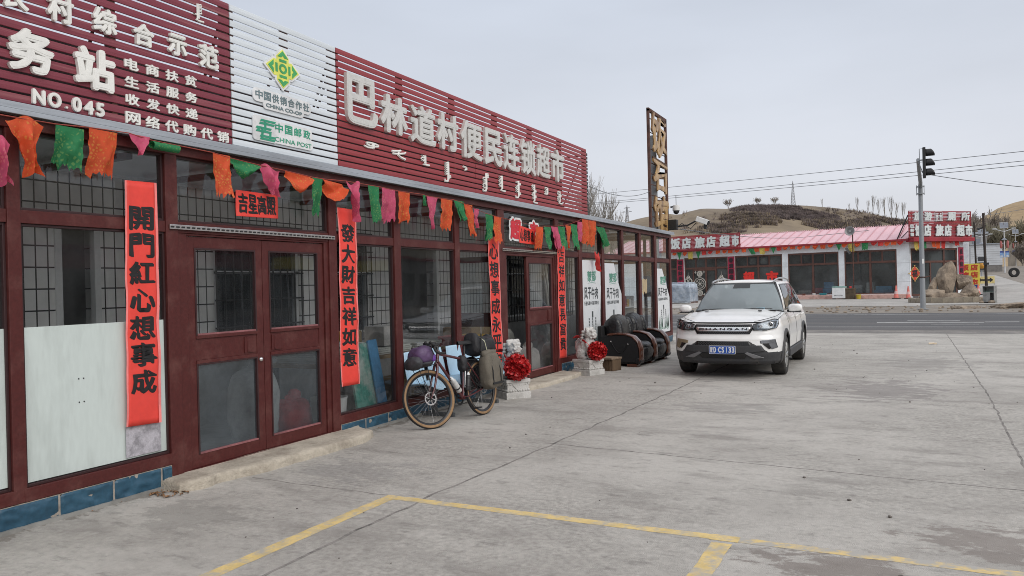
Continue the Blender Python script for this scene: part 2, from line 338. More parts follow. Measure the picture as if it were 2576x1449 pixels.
for i, (pts, w, j) in enumerate([([(2.36, -3), (2.28, 5.2), (2.36, 6.5), (2.55, 11.5), (2.7, 25)], .028, .05), ([(2.3, 7.33), (6.5, 6.95)], .018, .04), ([(2.46, 11.6), (6.64, 11.1), (14, 10.6)], .016, .04), ([(0.45, 5.07), (2.28, 5.02)], .014, .06), ([(6.45, 5), (6.57, 7.9), (6.7, 12.1), (6.82, 25)], .022, .04), ([(2.62, 15.3), (6.72, 15.9)], .014, .04), ([(6.6, 8.9), (10.5, 8.5)], .014, .04), ([(2.7, 19.5), (6.75, 19.9), (16, 19.4)], .016, .05), ([(4.1, 8.77), (6.6, 8.92)], .008, .06)]):
    strip(mb, pts, w, .0006, 1, j*.6, 3, i, .7, .06)
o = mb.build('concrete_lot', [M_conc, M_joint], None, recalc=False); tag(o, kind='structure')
# yellow bay lines
def worn(name, col, under, lo, hi, scale=7):
    m = mat(name, col, .75, 0, .1, 6); nt = m.node_tree; N = nt.nodes; L = nt.links; b = N['Principled BSDF']; src = b.inputs['Base Color'].links[0].from_socket
    tc = N.new('ShaderNodeTexCoord'); n = N.new('ShaderNodeTexNoise'); n.inputs['Scale'].default_value = scale; n.inputs['Detail'].default_value = 9; n.inputs['Roughness'].default_value = .72; L.new(tc.outputs['Object'], n.inputs[0])
    r = N.new('ShaderNodeMapRange'); r.inputs[1].default_value = lo; r.inputs[2].default_value = hi; L.new(n.outputs[0], r.inputs[0])
    x = N.new('ShaderNodeMix'); x.data_type = 'RGBA'; L.new(r.outputs[0], x.inputs[0]); L.new(src, x.inputs[6]); x.inputs[7].default_value = (*under, 1); L.new(x.outputs[2], b.inputs['Base Color']); return m
M_yel = worn('yellow_bay_paint', (.64, .48, .20), (.38, .36, .32), .46, .64); M_yel2 = worn('worn_yellow_bay_paint', (.62, .46, .19), (.375, .36, .33), .40, .56, 6)
mb = MB()
strip(mb, [(2.02, -4), (2.0, 4.95)], .115, .0013, 0, .006, 5, 1, .12); strip(mb, [(1.95, 5.0), (4.52, 5.0)], .098, .0014, 0, .008, 5, 2, .15)
strip(mb, [(4.70, 5.0), (5.5, 5.0)], .10, .0014, 1, .01, 5, 4, .3); strip(mb, [(5.5, 5.0), (6.4, 5.0)], .1, .0014, 1, .012, 5, 5, .4); strip(mb, [(6.75, 5.02), (7.7, 5.02)], .09, .0014, 1, .012, 5, 6, .5)
strip(mb, [(4.56, -4), (4.61, 4.9)], .125, .0013, 0, .006, 5, 7, .12); strip(mb, [(4.52, 5.0), (4.7, 5.0)], .115, .0019, 0, .004, 5, 8, .1); strip(mb, [(7.2, -4), (7.2, 4.8)], .12, .0013, 1, .01, 5, 9, .3)
o = mb.build('bay_markings', [M_yel, M_yel2], None, recalc=False); tag(o, kind='structure')
# highway
M_asph = mat('highway_asphalt', (.088, .088, .092), .85, 0, .2, .5, (.125, .12, .118), .45, .65, .5, 150, stretch=(.15, 1.6, 1))
M_wht = worn('white_road_paint', (.74, .74, .73), (.15, .15, .15), .52, .68, 2)
mb = MB(); xs = [-260+i*2 for i in range(261)]
e1 = [(x, 26.6+.03*(x-5)+.2*NZ.noise(V((x*.5, 4, 0)))) for x in xs]; e2 = [(x, 39.0+.03*(x-5)+.15*NZ.noise(V((x*.5, 8, 0)))) for x in xs]
vs = [(*p, .004) for p in e1]+[(*p, .004) for p in e2]; k = len(xs)
mb.add(vs, [(i, i+1, k+i+1, k+i) for i in range(k-1)])
o = mb.build('highway', M_asph, None, recalc=False); tag(o, kind='structure')
mb = MB()
def rl(x0, x1, y, w, z=.0065): strip(mb, [(x0, y+.03*(x0-5)), (x1, y+.03*(x1-5))], w, z, 0, .01, 1, y, .25, .5)
rl(-120, 120, 28.2, .10); rl(-120, 120, 37.6, .1); rl(4.9, 8.25, 31.0, .17); rl(8.3, 9.3, 31.2, .17); rl(9.5, 60, 31.2, .12); rl(5.9, 7.6, 32.2, .1); rl(6.6, 8.0, 29.8, .07); rl(-60, -2, 31.0, .14)
o = mb.build('highway_markings', M_wht, None, recalc=False); tag(o, kind='structure')
# gravel shoulder, lighter forecourt beyond the highway, side road to the village
M_sh = mat('gravel_shoulder', (.19, .18, .17), .95, 0, .3, 1.2, (.28, .26, .24), .45, .65, .8, 90)
mb = MB(); e0 = [(x, y-.12) for x, y in edge]; xs = [x for x, y in edge]
vs = [(x, y, -.004) for x, y in e0]+[(x, 26.75+.03*(x-5)+.15*NZ.noise(V((x*.7, 14, 0))), .0) for x in xs]; k = len(xs)
mb.add(vs, [(i, i+1, k+i+1, k+i) for i in range(k-1)]); o = mb.build('road_shoulder', M_sh, None, recalc=False); tag(o, kind='structure')
M_con2, _, _ = concrete('far_concrete', (.40, .385, .36), (.27, .255, .24), (.48, .46, .43))
mb = MB(); pl = []
def sheet(x0, x1, f0, f1, ny, dz, step=1.5):
    k = int((x1-x0)/step)+1; vs = []
    for j in range(ny+1):
        for i in range(k+1):
            x = x0+(x1-x0)*i/k; y = f0(x)+(f1(x)-f0(x))*j/ny; vs.append((x, y, slope_lot(x, y)+dz))
    mb.add(vs, [(j*(k+1)+i, j*(k+1)+i+1, (j+1)*(k+1)+i+1, (j+1)*(k+1)+i) for j in range(ny) for i in range(k)])
sheet(-34, 6.9, lambda x: 48.6+.35*NZ.noise(V((x*.4, 2, 0))), lambda x: 72, 4, .004); sheet(6.9, 15.5, lambda x: 50.0+.4*NZ.noise(V((x*.5, 2, 0))), lambda x: 103, 26, .006)
o = mb.build('far_forecourt', M_con2, None, recalc=False); tag(o, kind='structure')
mb = MB()
cl = [(16.4+.085*(y-60)+(.0006*(y-60)**2), y) for y in range(41, 262, 4)]
vs = []; 
for x, y in cl:
    for q in range(5): xx = x-2.6+5.2*q/4; vs.append((xx, y, ground_z(xx, y)+.03))
mb.add(vs, [(i*5+q, i*5+q+1, i*5+q+6, i*5+q+5) for i in range(len(cl)-1) for q in range(4)])
o = mb.build('village_road', mat('village_asphalt', (.16, .16, .165), .85, 0, .15, .6), None, recalc=False); tag(o, kind='structure')
mb = MB(); vs = []
for x, y in cl[3:]:
    for q in (-2.3, -2.15): vs.append((x+q, y, ground_z(x+q, y)+.04))
mb.add(vs, [(2*i, 2*i+1, 2*i+3, 2*i+2) for i in range(len(cl)-4)]); o = mb.build('village_road_markings', M_wht, None, recalc=False); tag(o, kind='structure')
# small stones and litter on the lot
random.seed(11); mb = MB()
for i in range(150):
    x = random.uniform(.3, 9); y = random.uniform(3.5, 24); s = random.uniform(.004, .011) if i % 9 else random.uniform(.012, .018)
    mb.ball((x, y, s*.4), (s*random.uniform(.7, 1.4), s, s*.6), 5)
o = mb.build('pebbles', mat('pebble', (.14, .125, .11), .9, 0, .3, 20), None); tag(o, 'small dark pebbles scattered over the concrete forecourt', kind='stuff')
mb = MB(); random.seed(5)
for i in range(40):
    x = random.uniform(.08, .34); y = random.uniform(4.28, 4.5); a = random.uniform(0, 6); s = random.uniform(.015, .04)
    mb.add([(x-s*cos(a), y-s*sin(a), .006), (x+s*.4*sin(a), y-s*.4*cos(a), .012+s*.2), (x+s*cos(a), y+s*sin(a), .008), (x-s*.4*sin(a), y+s*.4*cos(a), .016)], [(0, 1, 2, 3)])
for i in range(60):
    y = random.uniform(2, 21); 
    if 4.4 < y < 7.2 or 10.6 < y < 13.2: continue
    x = random.uniform(.04, .12); a = random.uniform(0, 6); s = random.uniform(.008, .02)
    mb.add([(x-s*cos(a), y-s*sin(a), .006), (x+s*.4*sin(a), y-s*.4*cos(a), .01), (x+s*cos(a), y+s*sin(a), .008), (x-s*.4*sin(a), y+s*.4*cos(a), .012)], [(0, 1, 2, 3)])
o = mb.build('dead_leaves', mat('dead_leaf', (.22, .12, .06), .9, 0, .4, 30), None); tag(o, 'brown dead leaves blown along the foot of the shop front', kind='stuff')
mb = MB(); mb.tube([(6.26, 21.14, .02), (6.37, 21.18, .022)], .02, 7); mb.box(6.37, 6.43, 21.15, 21.22, .0, .035)
tag(mb.build('litter_wrapper', mat('wrapper', (.75, .62, .45), .5), None), 'crumpled pale snack wrapper lying on the concrete near the road', 'litter')

# ================================================================== HILL SHRUBS, SKYLINE TREES, PYLONS
def hit(az, tan_e):
    sx, sy = sin(R(az)), cos(R(az)); r = 150.
    while r < 640:
        if ground_z(5.64+sx*r, sy*r) >= 1.65+tan_e*r: return V((5.64+sx*r, sy*r, ground_z(5.64+sx*r, sy*r)))
        r += 4
    return None
def inpoly(p, x, y):
    c = False; j = len(p)-1
    for i in range(len(p)):
        if (p[i][1] > y) != (p[j][1] > y) and x < (p[j][0]-p[i][0])*(y-p[i][1])/(p[j][1]-p[i][1])+p[i][0]: c = not c
        j = i
    return c
PB = [(-10.76, .0866), (-10.3, .0896), (-9.57, .0908), (-7.62, .0892), (-6.35, .0865), (-5.86, .0821), (-3.62, .0717), (-3.63, .0648), (-7.01, .0726), (-8.6, .0806), (-9.58, .0854)]
PM = [(-11.44, .0764), (-10.91, .0802), (-9.58, .0802), (-8.28, .0791), (-7, .0738), (-3.63, .0659), (-3.63, .0625), (-7.02, .062), (-8.95, .0648), (-10.92, .0723)]
PLo = [(-13.42, .0615), (-12.6, .0652), (-11.59, .068), (-9.6, .0677), (-7.34, .0634), (-9.28, .0591), (-10.93, .0591), (-12.61, .0591)]
PR = [(-5.2, .0705), (-3.5, .064), (-1.4, .068), (1.2, .060), (1.6, .055), (-5.25, .055)]
random.seed(21); mb = MB()
def bush(mb, p, s, mi=0, n=13):
    for i in range(n):
        a = random.uniform(0, 2*pi); d = random.uniform(0, .8)*s; h = random.uniform(.55, 1.25)*s; b = random.uniform(.05, .13)*s; a2 = random.uniform(0, pi)
        c = p+V((cos(a)*d, sin(a)*d, -.1*s)); u = V((cos(a2), sin(a2), 0))*b; t = V((random.uniform(-.6, .6)*s, random.uniform(-.6, .6)*s, h))
        mb.add([c-u, c+u, c+t+u*.3, c+t-u*.3], [(0, 1, 2, 3)], mi)
def scatter(poly, n, smin, smax, pick, xr, yr, thr=-1):
    k = 0; tries = 0
    while k < n and tries < n*8:
        tries += 1; a = random.uniform(*xr); e_ = random.uniform(*yr)
        if poly and not inpoly(poly, a, e_): continue
        p = hit(a, e_)
        if p is None: continue
        if NZ.noise(V((p.x/16, p.y/16, 2))) < thr: continue
        bush(mb, p, random.uniform(smin, smax), pick()); k += 1
scatter(PB, 3200, .5, 1.1, lambda: random.choice((0, 0, 0, 1)), (-10.8, -3.6), (.064, .091))
scatter(PM, 2400, .5, 1.3, lambda: random.choice((0, 1, 1, 2, 2)), (-11.5, -3.6), (.062, .081), -.22)
scatter(PLo, 700, .5, 1.2, lambda: random.choice((0, 1, 2)), (-13.5, -7.3), (.059, .068), -.05)
scatter(PR, 1700, .6, 1.3, lambda: random.choice((0, 0, 1, 2)), (-5.3, 1.7), (.055, .071), -.1)
scatter(None, 260, .4, .9, lambda: random.choice((0, 1, 2)), (-5.8, 1.0), (.063, .081))
scatter(None, 40, .6, 1.4, lambda: random.choice((1, 2)), (-15, -9), (.06, .085))
for i in range(130):                                   # brush standing along the crest
    a = random.uniform(-9.8, 1.4); r = ridge(a)-2; x = 5.64+r*sin(R(a)); y = r*cos(R(a)); bush(mb, V((x, y, ground_z(x, y))), random.uniform(.5, 1.2), random.choice((0, 0, 1)), 8)
M_sb = [mat('shrub_dark', (.16, .13, .128), 1, 0, .3, .3), mat('shrub_grey', (.215, .175, .158), 1, 0, .3, .3), mat('shrub_tan', (.29, .235, .165), 1, 0, .3, .3)]
o = mb.build('hillside_shrubs', M_sb, None, recalc=False); tag(o, 'leafless purple-brown scrub covering the dry hillside', kind='stuff')

def grow(mb, p, d, l, r, depth, spread, ratio, up, nb, mi=0, taper=.6, segs=3, minr=.0):
    """recursive bare branch"""
    pts = [p]; rr = [r]; q = p.copy(); dd = d.copy()
    for i in range(segs):
        dd = (dd+V((random.uniform(-1, 1), random.uniform(-1, 1), random.uniform(-.6, 1)*.8+up))*.12).normalized()
        q = q+dd*l/segs; pts.append(q.copy()); rr.append(max(minr, r*(1-(1-taper)*(i+1)/segs)))
    mb.tube(pts, rr, 5 if depth > 1 else 3, mi, cap=False)
    if depth <= 0: return
    for i in range(nb):
        t = random.uniform(.3, 1) if i else 1; f = t*segs; j = min(segs-1, int(f)); base = pts[j].lerp(pts[j+1], f-j)
        ax = V((random.uniform(-1, 1), random.uniform(-1, 1), random.uniform(-.3, .5))).normalized()
        nd = (dd+ax*spread+V((0, 0, up*.6))).normalized()
        grow(mb, base, nd, l*ratio*random.uniform(.8, 1.15), max(minr, r*taper*.75), depth-1, spread, ratio, up, nb, mi, taper, segs, minr)
M_bark = mat('pale_grey_bark', (.25, .225, .195), .95, 0, .2, 8); M_twig = mat('grey_twigs', (.29, .265, .235), 1, 0, .2, 4); M_twd = mat('dark_twigs', (.27, .235, .20), 1, 0, .2, 3)
def bare_tree(name, label, p, h, spread, depth, nb, up=.25, minr=.012, group=None, tw=None, ratio=.66, clear=.25, r0=None, cat='tree', seed=0):
    random.seed(seed); t = thing(name, label, cat, p, 0, group); r0 = r0 or h*.018
    a = MB(); pts = [V((0, 0, -.1)), V((h*.01, 0, h*clear*.5)), V((0, h*.01, h*clear))]; a.tube(pts, [r0*1.3, r0, r0*.9], 8); a.build('trunk', M_bark, t, 60)
    c = MB(); 
    for i in range(nb+2):
        b = pts[1].lerp(pts[2], random.uniform(.2, 1)); an = 2*pi*i/(nb+2)+random.uniform(-.3, .3)
        grow(c, b, V((cos(an)*spread, sin(an)*spread, 1)).normalized(), h*(1-clear)*.5*random.uniform(.8, 1.1), r0*.55, depth, spread, ratio, up, nb, 0, .6, 3, minr)
    k = h/max(v[2] for v in c.v); c.v = [(v[0]*k, v[1]*k, v[2]*k) if k < 1 else v for v in c.v]; c.build('crown', tw or M_twig, t, 60); return t
def at_az(az, r): x = 5.64+r*sin(R(az)); y = r*cos(R(az)); return V((x, y, ground_z(x, y)))
bare_tree('poplar_tree', 'bare poplar with upright pale twigs rising behind the shop roof', (-15.1, 56, 0), 10.2, .42, 4, 4, .45, .014, r0=.16, clear=.12, ratio=.68, seed=4)
for i, (az, r, h, lb) in enumerate([(-10.86, 372, 4.4, 'small bare tree alone on the smooth tan shoulder of the hill'), (-8.88, 372, 3.6, 'rounded bare tree on the hilltop, left of the pair'), (-7.73, 378, 3.8, 'rounded bare tree on the hilltop, nearest to the pylon')]):
    bare_tree('hilltop_tree', lb, at_az(az, ridge(az)-4), h, .7, 3, 4, .2, .03, 'trees on the hilltop', M_twd, clear=.25, seed=30+i)
random.seed(8)
pop = bare_tree('slope_poplar', 'thin leafless poplar standing on the slope behind the pink roof', (0, 0, 0), 9, .16, 3, 3, .5, .02, 'bare poplars on the slope', M_twig, clear=.2, seed=50)
spots = [(-2.9, 2.3), (-2.4, 3.4), (-1.75, 3.1), (-1.45, 4.4), (-1.1, 3.9), (-.75, 4.6), (-.35, 5.2), (-.05, 4.2), (.35, 4.6), (.9, 3.5), (-4.6, 2.6), (1.5, 3.2)]
lbs = ['leftmost thin poplar on the hill slope, standing alone', 'short thin poplar on the slope left of the row', 'first thin poplar of the row above the pink roof', 'second thin poplar of the row above the pink roof', 'third thin poplar of the row above the pink roof', 'fourth thin poplar of the row above the pink roof', 'tallest thin poplar just left of the corner sign', 'thin poplar half hidden by the left end of the corner sign', 'thin poplar behind the left part of the corner sign', 'thin poplar behind the middle of the corner sign', 'small poplar shoot on the crest between pylon and row', 'thin poplar behind the right part of the corner sign']
for i, (az, h) in enumerate(spots):
    c = pop if i == 0 else copy_tree(pop); rr = 300 if i not in (0, 10) else ridge(az)-8
    c.location = at_az(az, rr); c.rotation_euler.z = i*1.3; s = h*1.6/9; c.scale = (s, s, s); c['label'] = lbs[i]
# willows and poplars along the village road
wl = [(3.1, 150, 9.2, 'left bushy bare tree showing beside the corner sign'), (3.6, 168, 10.8, 'tall bare tree with a pointed top right of the corner sign'), (4.3, 175, 10.0, 'dense grey bare tree left of the wooden utility poles'), (4.9, 165, 11.2, 'tallest dense grey bare tree behind the wooden utility poles'), (5.45, 150, 8.6, 'broad bare tree right of the wooden utility poles'), (3.95, 140, 7.4, 'low grey bare tree behind the white shed'), (7.3, 175, 9.5, 'olive bare tree on the far right below the golden hill'), (6.9, 150, 4.2, 'low dark tree beside the village road')]
for i, (az, r, h, lb) in enumerate(wl):
    bare_tree('roadside_tree', lb, at_az(az, r), h, .55, 4, 5, .35, .05, 'bare trees along the village road', M_twd if i % 2 else mat('olive_twigs', (.25, .23, .165), 1, 0, .2, 3), clear=.1, ratio=.7, seed=70+i)
def pylon(az, r, h, lb, arms):
    p = at_az(az, r); h = 1.65+h*r-p.z; t = thing('power_pylon', lb, 'pylon', p, 0, 'power pylons'); a = MB(); w0 = h*.085; lv = 9
    def c(k, s): f = k/lv; ww = w0*(1-.86*f); return V((s[0]*ww, s[1]*ww, h*f*.94))
    S4 = ((1, 1), (-1, 1), (-1, -1), (1, -1)); rr = h*.0045
    for s in S4: a.tube([c(0, s), c(lv, s)], rr*1.3, 4)
    for k in range(lv):
        for i in range(4): a.tube([c(k, S4[i]), c(k+1, S4[(i+1) % 4])], rr, 3); a.tube([c(k+1, S4[i]), c(k, S4[(i+1) % 4])], rr, 3); a.tube([c(k+1, S4[i]), c(k+1, S4[(i+1) % 4])], rr, 3)
    a.tube([(0, 0, h*.94), (0, 0, h)], rr*2, 4); a.build('lattice', M_steel, t)
    b = MB()
    for z, l in arms: b.tube([(-l, 0, z*h), (l, 0, z*h)], rr*1.6, 4); b.tube([(-l, 0, z*h), (0, 0, z*h+l*.3)], rr, 3); b.tube([(l, 0, z*h), (0, 0, z*h+l*.3)], rr, 3)
    b.build('crossarm', M_steel, t)
M_steel = mat('grey_lattice_steel', (.33, .34, .36), .6, .2, .1, 2)
pylon(-6.49, ridge(-6.5)-3, .1201, 'lattice pylon standing on the crest of the scrubby hill', [])
pylon(-18.06, 400, .1011, 'distant lattice pylon seen over the shop roof', [(.78, 2.6), (.9, 1.7)])
# ================================================================== THE SHOP
M_maroon = mat('maroon_metal_frame', (.080, .0165, .0150), .48, 0, .25, 3.5, (.135, .052, .045), .5, .78, .1, 60, spec=.35)
M_mardk = mat('maroon_gasket', (.035, .012, .013), .5)
M_glass = glass_mat('shop_glass'); M_gldirty = glass_mat('dirty_door_glass', (.68, .74, .76), .10, (.30, .36, .41))
M_tile = mat('blue_rock_tile', (.028, .088, .140), .38, 0, .22, 5, (.019, .066, .11), .4, .65, 0)
M_mortar = mat('mortar', (.33, .29, .25), .95, 0, .2, 12)
M_galv = mat('galvanised_flashing', (.38, .41, .45), .45, .3, .12, 2, stretch=(1, .3, 3))
M_wtile = tile_mat('white_wall_tile', (.78, .78, .77), (.03, .03, .03), .125, .22, (0, .03), .015, .3)
M_brickdk = mat('parapet_dark', (.065, .05, .05), .9, 0, .3, 2)
M_addsky = glass_mat('added_skylight_sheet', (.62, .64, .65), .25, (.6, .62, .62), .3)
M_floor = mat('shop_floor', (.26, .255, .24), .5, 0, .2, 1.5)
M_bar = mat('black_bar', (.02, .02, .022), .5); M_black = mat('black_plastic', (.016, .016, .017), .45, 0, .1, 9)
M_chrome = mat('bright_metal', (.72, .72, .72), .22, .95, .04, 6); M_ceil = mat('porch_ceiling', (.45, .45, .45), .8)
M_white = mat('white_plastic', (.74, .75, .75), .45, 0, .06, 3)
shop = thing('shop_building', 'long single-storey shop with a maroon glazed front and blue tile plinth', 'building')
# old wall behind the glazed porch, with its barred windows
b = MB(); XW = -2.1
wins = [(.6, 2.2), (3.35, 4.5), (7.0, 8.55), (9.0, 10.2), (14.3, 16.2), (17.0, 18.8)]; doors = [(4.95, 5.45), (11.0, 12.3)]
ops = sorted([(a, c, .95, 2.45) for a, c in wins]+[(a, c, .05, 2.45) for a, c in doors]); y = -.6
for a, c, z0, z1 in ops:
    b.box(XW-.25, XW, y, a, 0, 3.0)
    if z0 > .1: b.box(XW-.25, XW, a, c, 0, z0)
    b.box(XW-.25, XW, a, c, z1, 3.0); y = c
b.box(XW-.25, XW, y, 20.9, 0, 3.0); b.build('inner_wall', M_wtile, shop)
b = MB(); b.box(-.62, -.5, -.6, 14.45, 3.02, 3.80); b.box(-9, -2.4, -.6, 14.45, 3.02, 3.4); b.build('parapet', M_brickdk, shop)
b = MB(); y = -.6
for a, c in doors: b.box(XW+.001, XW+.02, y, a, .03, .97); y = c
b.box(XW+.001, XW+.02, y, 20.9, .03, .97); b.build('dado', mat('grey_dado', (.30, .30, .30), .6, 0, .2, 2), shop)
b = MB(); b.box(-9, XW-.25, -.6, -.4, 0, 3); b.box(-9, -8.8, -.4, 20.9, 0, 3); b.box(-8.8, -.02, 20.93, 21.0, 0, .30); b.box(XW-3.2, XW-3.1, -.4, 20.9, 0, 3); b.box(-8.8, XW, 20.93, 21.0, .3, 3.0); b.build('side_wall', mat('rear_plaster', (.42, .41, .39), .9, 0, .1, 2), shop)
b = MB(); b.box(-9, .06, -.6, 21.02, -.02, .03); b.build('floor', M_floor, shop)
b = MB(); b.box(-.62, .0, -.6, 21.05, 2.955, 3.02); b.box(-9, XW+.02, -.6, 21.05, 2.955, 3.02); b.build('roof', M_ceil, shop)
b = MB(); b.add([(XW+.02, -.6, 2.99), (-.62, -.6, 2.99), (-.62, 21.05, 2.99), (XW+.02, 21.05, 2.99)], [(0, 1, 2, 3)]); b.build('added_skylight', M_addsky, shop, recalc=False)  # unseen translucent strip, added to let daylight onto the inner wall
for i in range(17): b = MB(); b.box(XW, -.62, -.5+1.3*i, -.44+1.3*i, 2.9, 2.96); b.build('rafter', M_maroon, shop)
b = MB(); b.box(.0, .115, -.6, 21.08, 2.985, 3.035); b.box(.1, .118, -.6, 21.08, 2.95, 2.985); b.box(-2, 0, 21.05, 21.08, 2.95, 3.035); b.build('roof_flashing', M_galv, shop, bevel=.004)
for a, c in wins:
    b = MB(); x0 = XW+.005
    for p in (a, c-.05, (a+c)/2-.025): b.box(x0-.08, x0-.02, p, p+.05, .95, 2.45)
    b.box(x0-.08, x0-.02, a, c, .95, 1.0); b.box(x0-.08, x0-.02, a, c, 2.4, 2.45); b.box(x0-.08, x0-.02, a, c, 1.9, 1.94)
    w_ = b.build('inner_window', M_white, shop)
    b = MB(); k = int((c-a)/.13)
    for i in range(k+1): yy = a+(c-a)*i/k; b.tube([(XW+.05, yy, .85), (XW+.05, yy, 2.55)], .012, 5)
    for zz in (.86, 1.2, 1.55, 1.9, 2.25, 2.54): b.box(XW+.045, XW+.06, a-.03, c+.03, zz, zz+.02)
    b.build('window_bars', M_bar, w_)
    b = MB(); b.box(XW-.06, XW-.05, a, c, .95, 2.45); b.build('pane', M_glass, w_)
for a, c in doors:
    b = MB(); b.box(XW-.06, XW+.02, a, a+.07, .05, 2.45); b.box(XW-.06, XW+.02, c-.07, c, .05, 2.45); b.box(XW-.06, XW+.02, a+.07, c-.07, 2.38, 2.45); b.build('inner_door_frame', M_white, shop)
# glazed front: posts, rails, panes
POST = [(.55, .68), (1.9, 2.02), (3.255, 3.35), (4.575, 4.70), (6.69, 6.82), (7.92, 8.06), (9.39, 9.52), (10.71, 10.93), (12.96, 13.14), (14.12, 14.29), (15.43, 15.59), (16.76, 16.9), (18.07, 18.23), (19.4, 19.58), (20.84, 21.0)]
def plz(y): return .19 if y < 4.6 else (.15 if y < 10 else .2)     # top of the blue tile plinth
for a, c in POST:
    z0 = .0 if a in (4.575, 6.69, 10.71, 12.96) else plz(a)
    b = MB(); b.box(-.07, .03, a, c, z0, 2.95)
    if z0: b.box(-.05, .02, a, c, 0, z0)
    b.build('post', M_maroon, shop, bevel=.004)
b = MB(); b.box(-.075, .04, -.5, 21.0, 2.865, 2.952); b.build('head_beam', M_maroon, shop, bevel=.004)
DOORB = (3, 7)
for i, ((a0, a), (c, c1)) in enumerate(zip(POST, POST[1:])):
    fr = MB(); isd = i in DOORB; zb = plz((a+c)/2)
    fr.box(-.06, .022, a, c, 2.19, 2.285)
    if not isd:
        fr.box(-.06, .034, a-.02, c+.02, zb, zb+.095)
    for z0, z1 in ([(2.285, 2.865)] if isd else [(zb+.095, 2.19), (2.285, 2.865)]):
        for q in ((a, a+.02), (c-.02, c)): fr.box(-.05, .005, q[0], q[1], z0, z1, 1)
        fr.box(-.05, .005, a+.02, c-.02, z0, z0+.02, 1); fr.box(-.05, .005, a+.02, c-.02, z1-.02, z1, 1)
    f = fr.build('door_head' if isd else 'window', [M_maroon, M_mardk], shop, bevel=.003)
    for z0, z1 in ([(2.305, 2.845)] if isd else [(zb+.115, 2.17), (2.305, 2.845)]):
        random.seed(i*7+int(z0*10)); tl = random.uniform(-.003, .003)
        g_ = MB(); g_.add([(-.022+tl, a+.02, z0), (-.022-tl, c-.02, z0), (-.022-tl, c-.02, z1), (-.022+tl, a+.02, z1)], [(0, 1, 2, 3)]); g_.build('pane', M_glass, f, recalc=False)
# right end of the porch
b = MB()
for q in (-.75, -1.45): b.box(q, q+.08, 20.95, 21.0, .3, 2.95)
b.box(-2.1, -.07, 20.95, 21.0, 2.2, 2.28); b.box(-2.1, -.07, 20.95, 21.0, 2.87, 2.95); b.build('end_frame', M_maroon, shop)
b = MB(); b.box(-2.1, -.07, 20.97, 20.975, .3, 2.87); b.build('end_pane', M_glass, shop)
# blue tiles, each with a rough split-rock face
for y0, y1, ph in ((-.5, 4.575, .37), (6.82, 10.71, .0), (13.14, 21.0, .25)):
    b = MB(); yy = y0; k = 0; zt = plz((y0+y1)/2); cw = .445
    b.box(-.06, .028, y0, y1, 0, zt-.004, 1)
    yy = y0-ph
    while yy < y1:
        p0, p1 = max(y0, yy)+.008, min(y1, yy+cw)-.008; yy += cw
        if p1-p0 < .03: continue
        random.seed(int(yy*100))
        def fn(u, v, p0=p0, p1=p1, sd=yy):
            e_ = min(u, 1-u, v, 1-v); q = V((p0+(p1-p0)*u, v*zt, sd)); r_ = abs(NZ.noise(V((q.x*5.5, q.y*9+q.x*3, sd))))
            return (.032+(.013*(1-2.2*r_)+.008*NZ.noise(V((q.x*16, q.y*22, sd))) if e_ > .01 else -.004), q.x, .012+v*(zt-.022))
        b.grid(fn, 26, 13, 0)
    b.build('plinth', [M_tile, M_mortar], shop, 50)
# double door, closed (left) and the single shut leaf of the second doorway
M_lock = M_chrome
def leaf(y0, y1, z0, z1, x, gl, mid, hinge_l, nm='door_leaf', ga=None):
    st = .085; l = MB(); t = .045
    l.box(x-t, x, y0, y0+st, z0, z1); l.box(x-t, x, y1-st, y1, z0, z1); l.box(x-t, x, y0+st, y1-st, z1-.1, z1); l.box(x-t, x, y0+st, y1-st, z0, z0+.115)
    l.box(x-t+.004, x-.006, y0+st, y1-st, mid[0], mid[1]); l.box(x-t, x+.008, y0+st, y1-st, mid[0]-.03, mid[0]); l.box(x-t, x+.008, y0+st, y1-st, mid[1], mid[1]+.03)
    pw = (y1-y0)*.16; py = y1-st-pw-.02 if hinge_l else y0+st+.02
    l.box(x-.006, x+.004, py, py+pw, mid[0]+.02, mid[1]-.02); l.box(x+.004, x+.009, py+pw*.2, py+pw*.4, mid[0]+.03, mid[1]-.03)
    for za, zb in ((z0+.115, mid[0]-.03), (mid[1]+.03, z1-.1)):
        l.box(x-t+.006, x+.006, y0+st, y0+st+.016, za, zb, 1); l.box(x-t+.006, x+.006, y1-st-.016, y1-st, za, zb, 1)
        l.box(x-t+.006, x+.006, y0+st+.016, y1-st-.016, za, za+.016, 2); l.box(x-t+.006, x+.006, y0+st+.016, y1-st-.016, zb-.016, zb, 1)
    o = l.build(nm, [M_maroon, M_mardk, mat('dusty_maroon_ledge', (.26, .10, .105), .5, 0, .2, 4)], shop, bevel=.004)
    for k, (za, zb) in enumerate(((z0+.115, mid[0]-.03), (mid[1]+.03, z1-.1))):
        q = MB(); q.add([(x-.02, y0+st, za), (x-.02, y1-st, za), (x-.02, y1-st, zb), (x-.02, y0+st, zb)], [(0, 1, 2, 3)]); q.build('glass', (M_gldirty if k == 0 and gl else M_glass), o, recalc=False)
    return o
b = MB()
for q in ((4.70, 4.80), (6.62, 6.69)): b.box(-.06, .012, q[0], q[1], .03, 2.19)
b.box(-.055, .01, 4.80, 6.62, 2.17, 2.19); b.box(-.06, .02, 4.70, 6.69, .02, .09); b.build('door_frame', M_maroon, shop, bevel=.004)
leaf(4.805, 5.71, .092, 2.165, -.006, True, (1.05, 1.245), True); l2 = leaf(5.716, 6.615, .092, 2.165, -.006, True, (1.05, 1.245), False)
h = MB(); M_ = frame((-.004, 5.665, .99), (0, 1, 0), (0, 0, 1)); h.lathe([(0, .022), (.012, .02), (.02, .012), (.023, .0)], 14, M=M_); h.build('lock', M_lock, l2, 60)
b = MB()
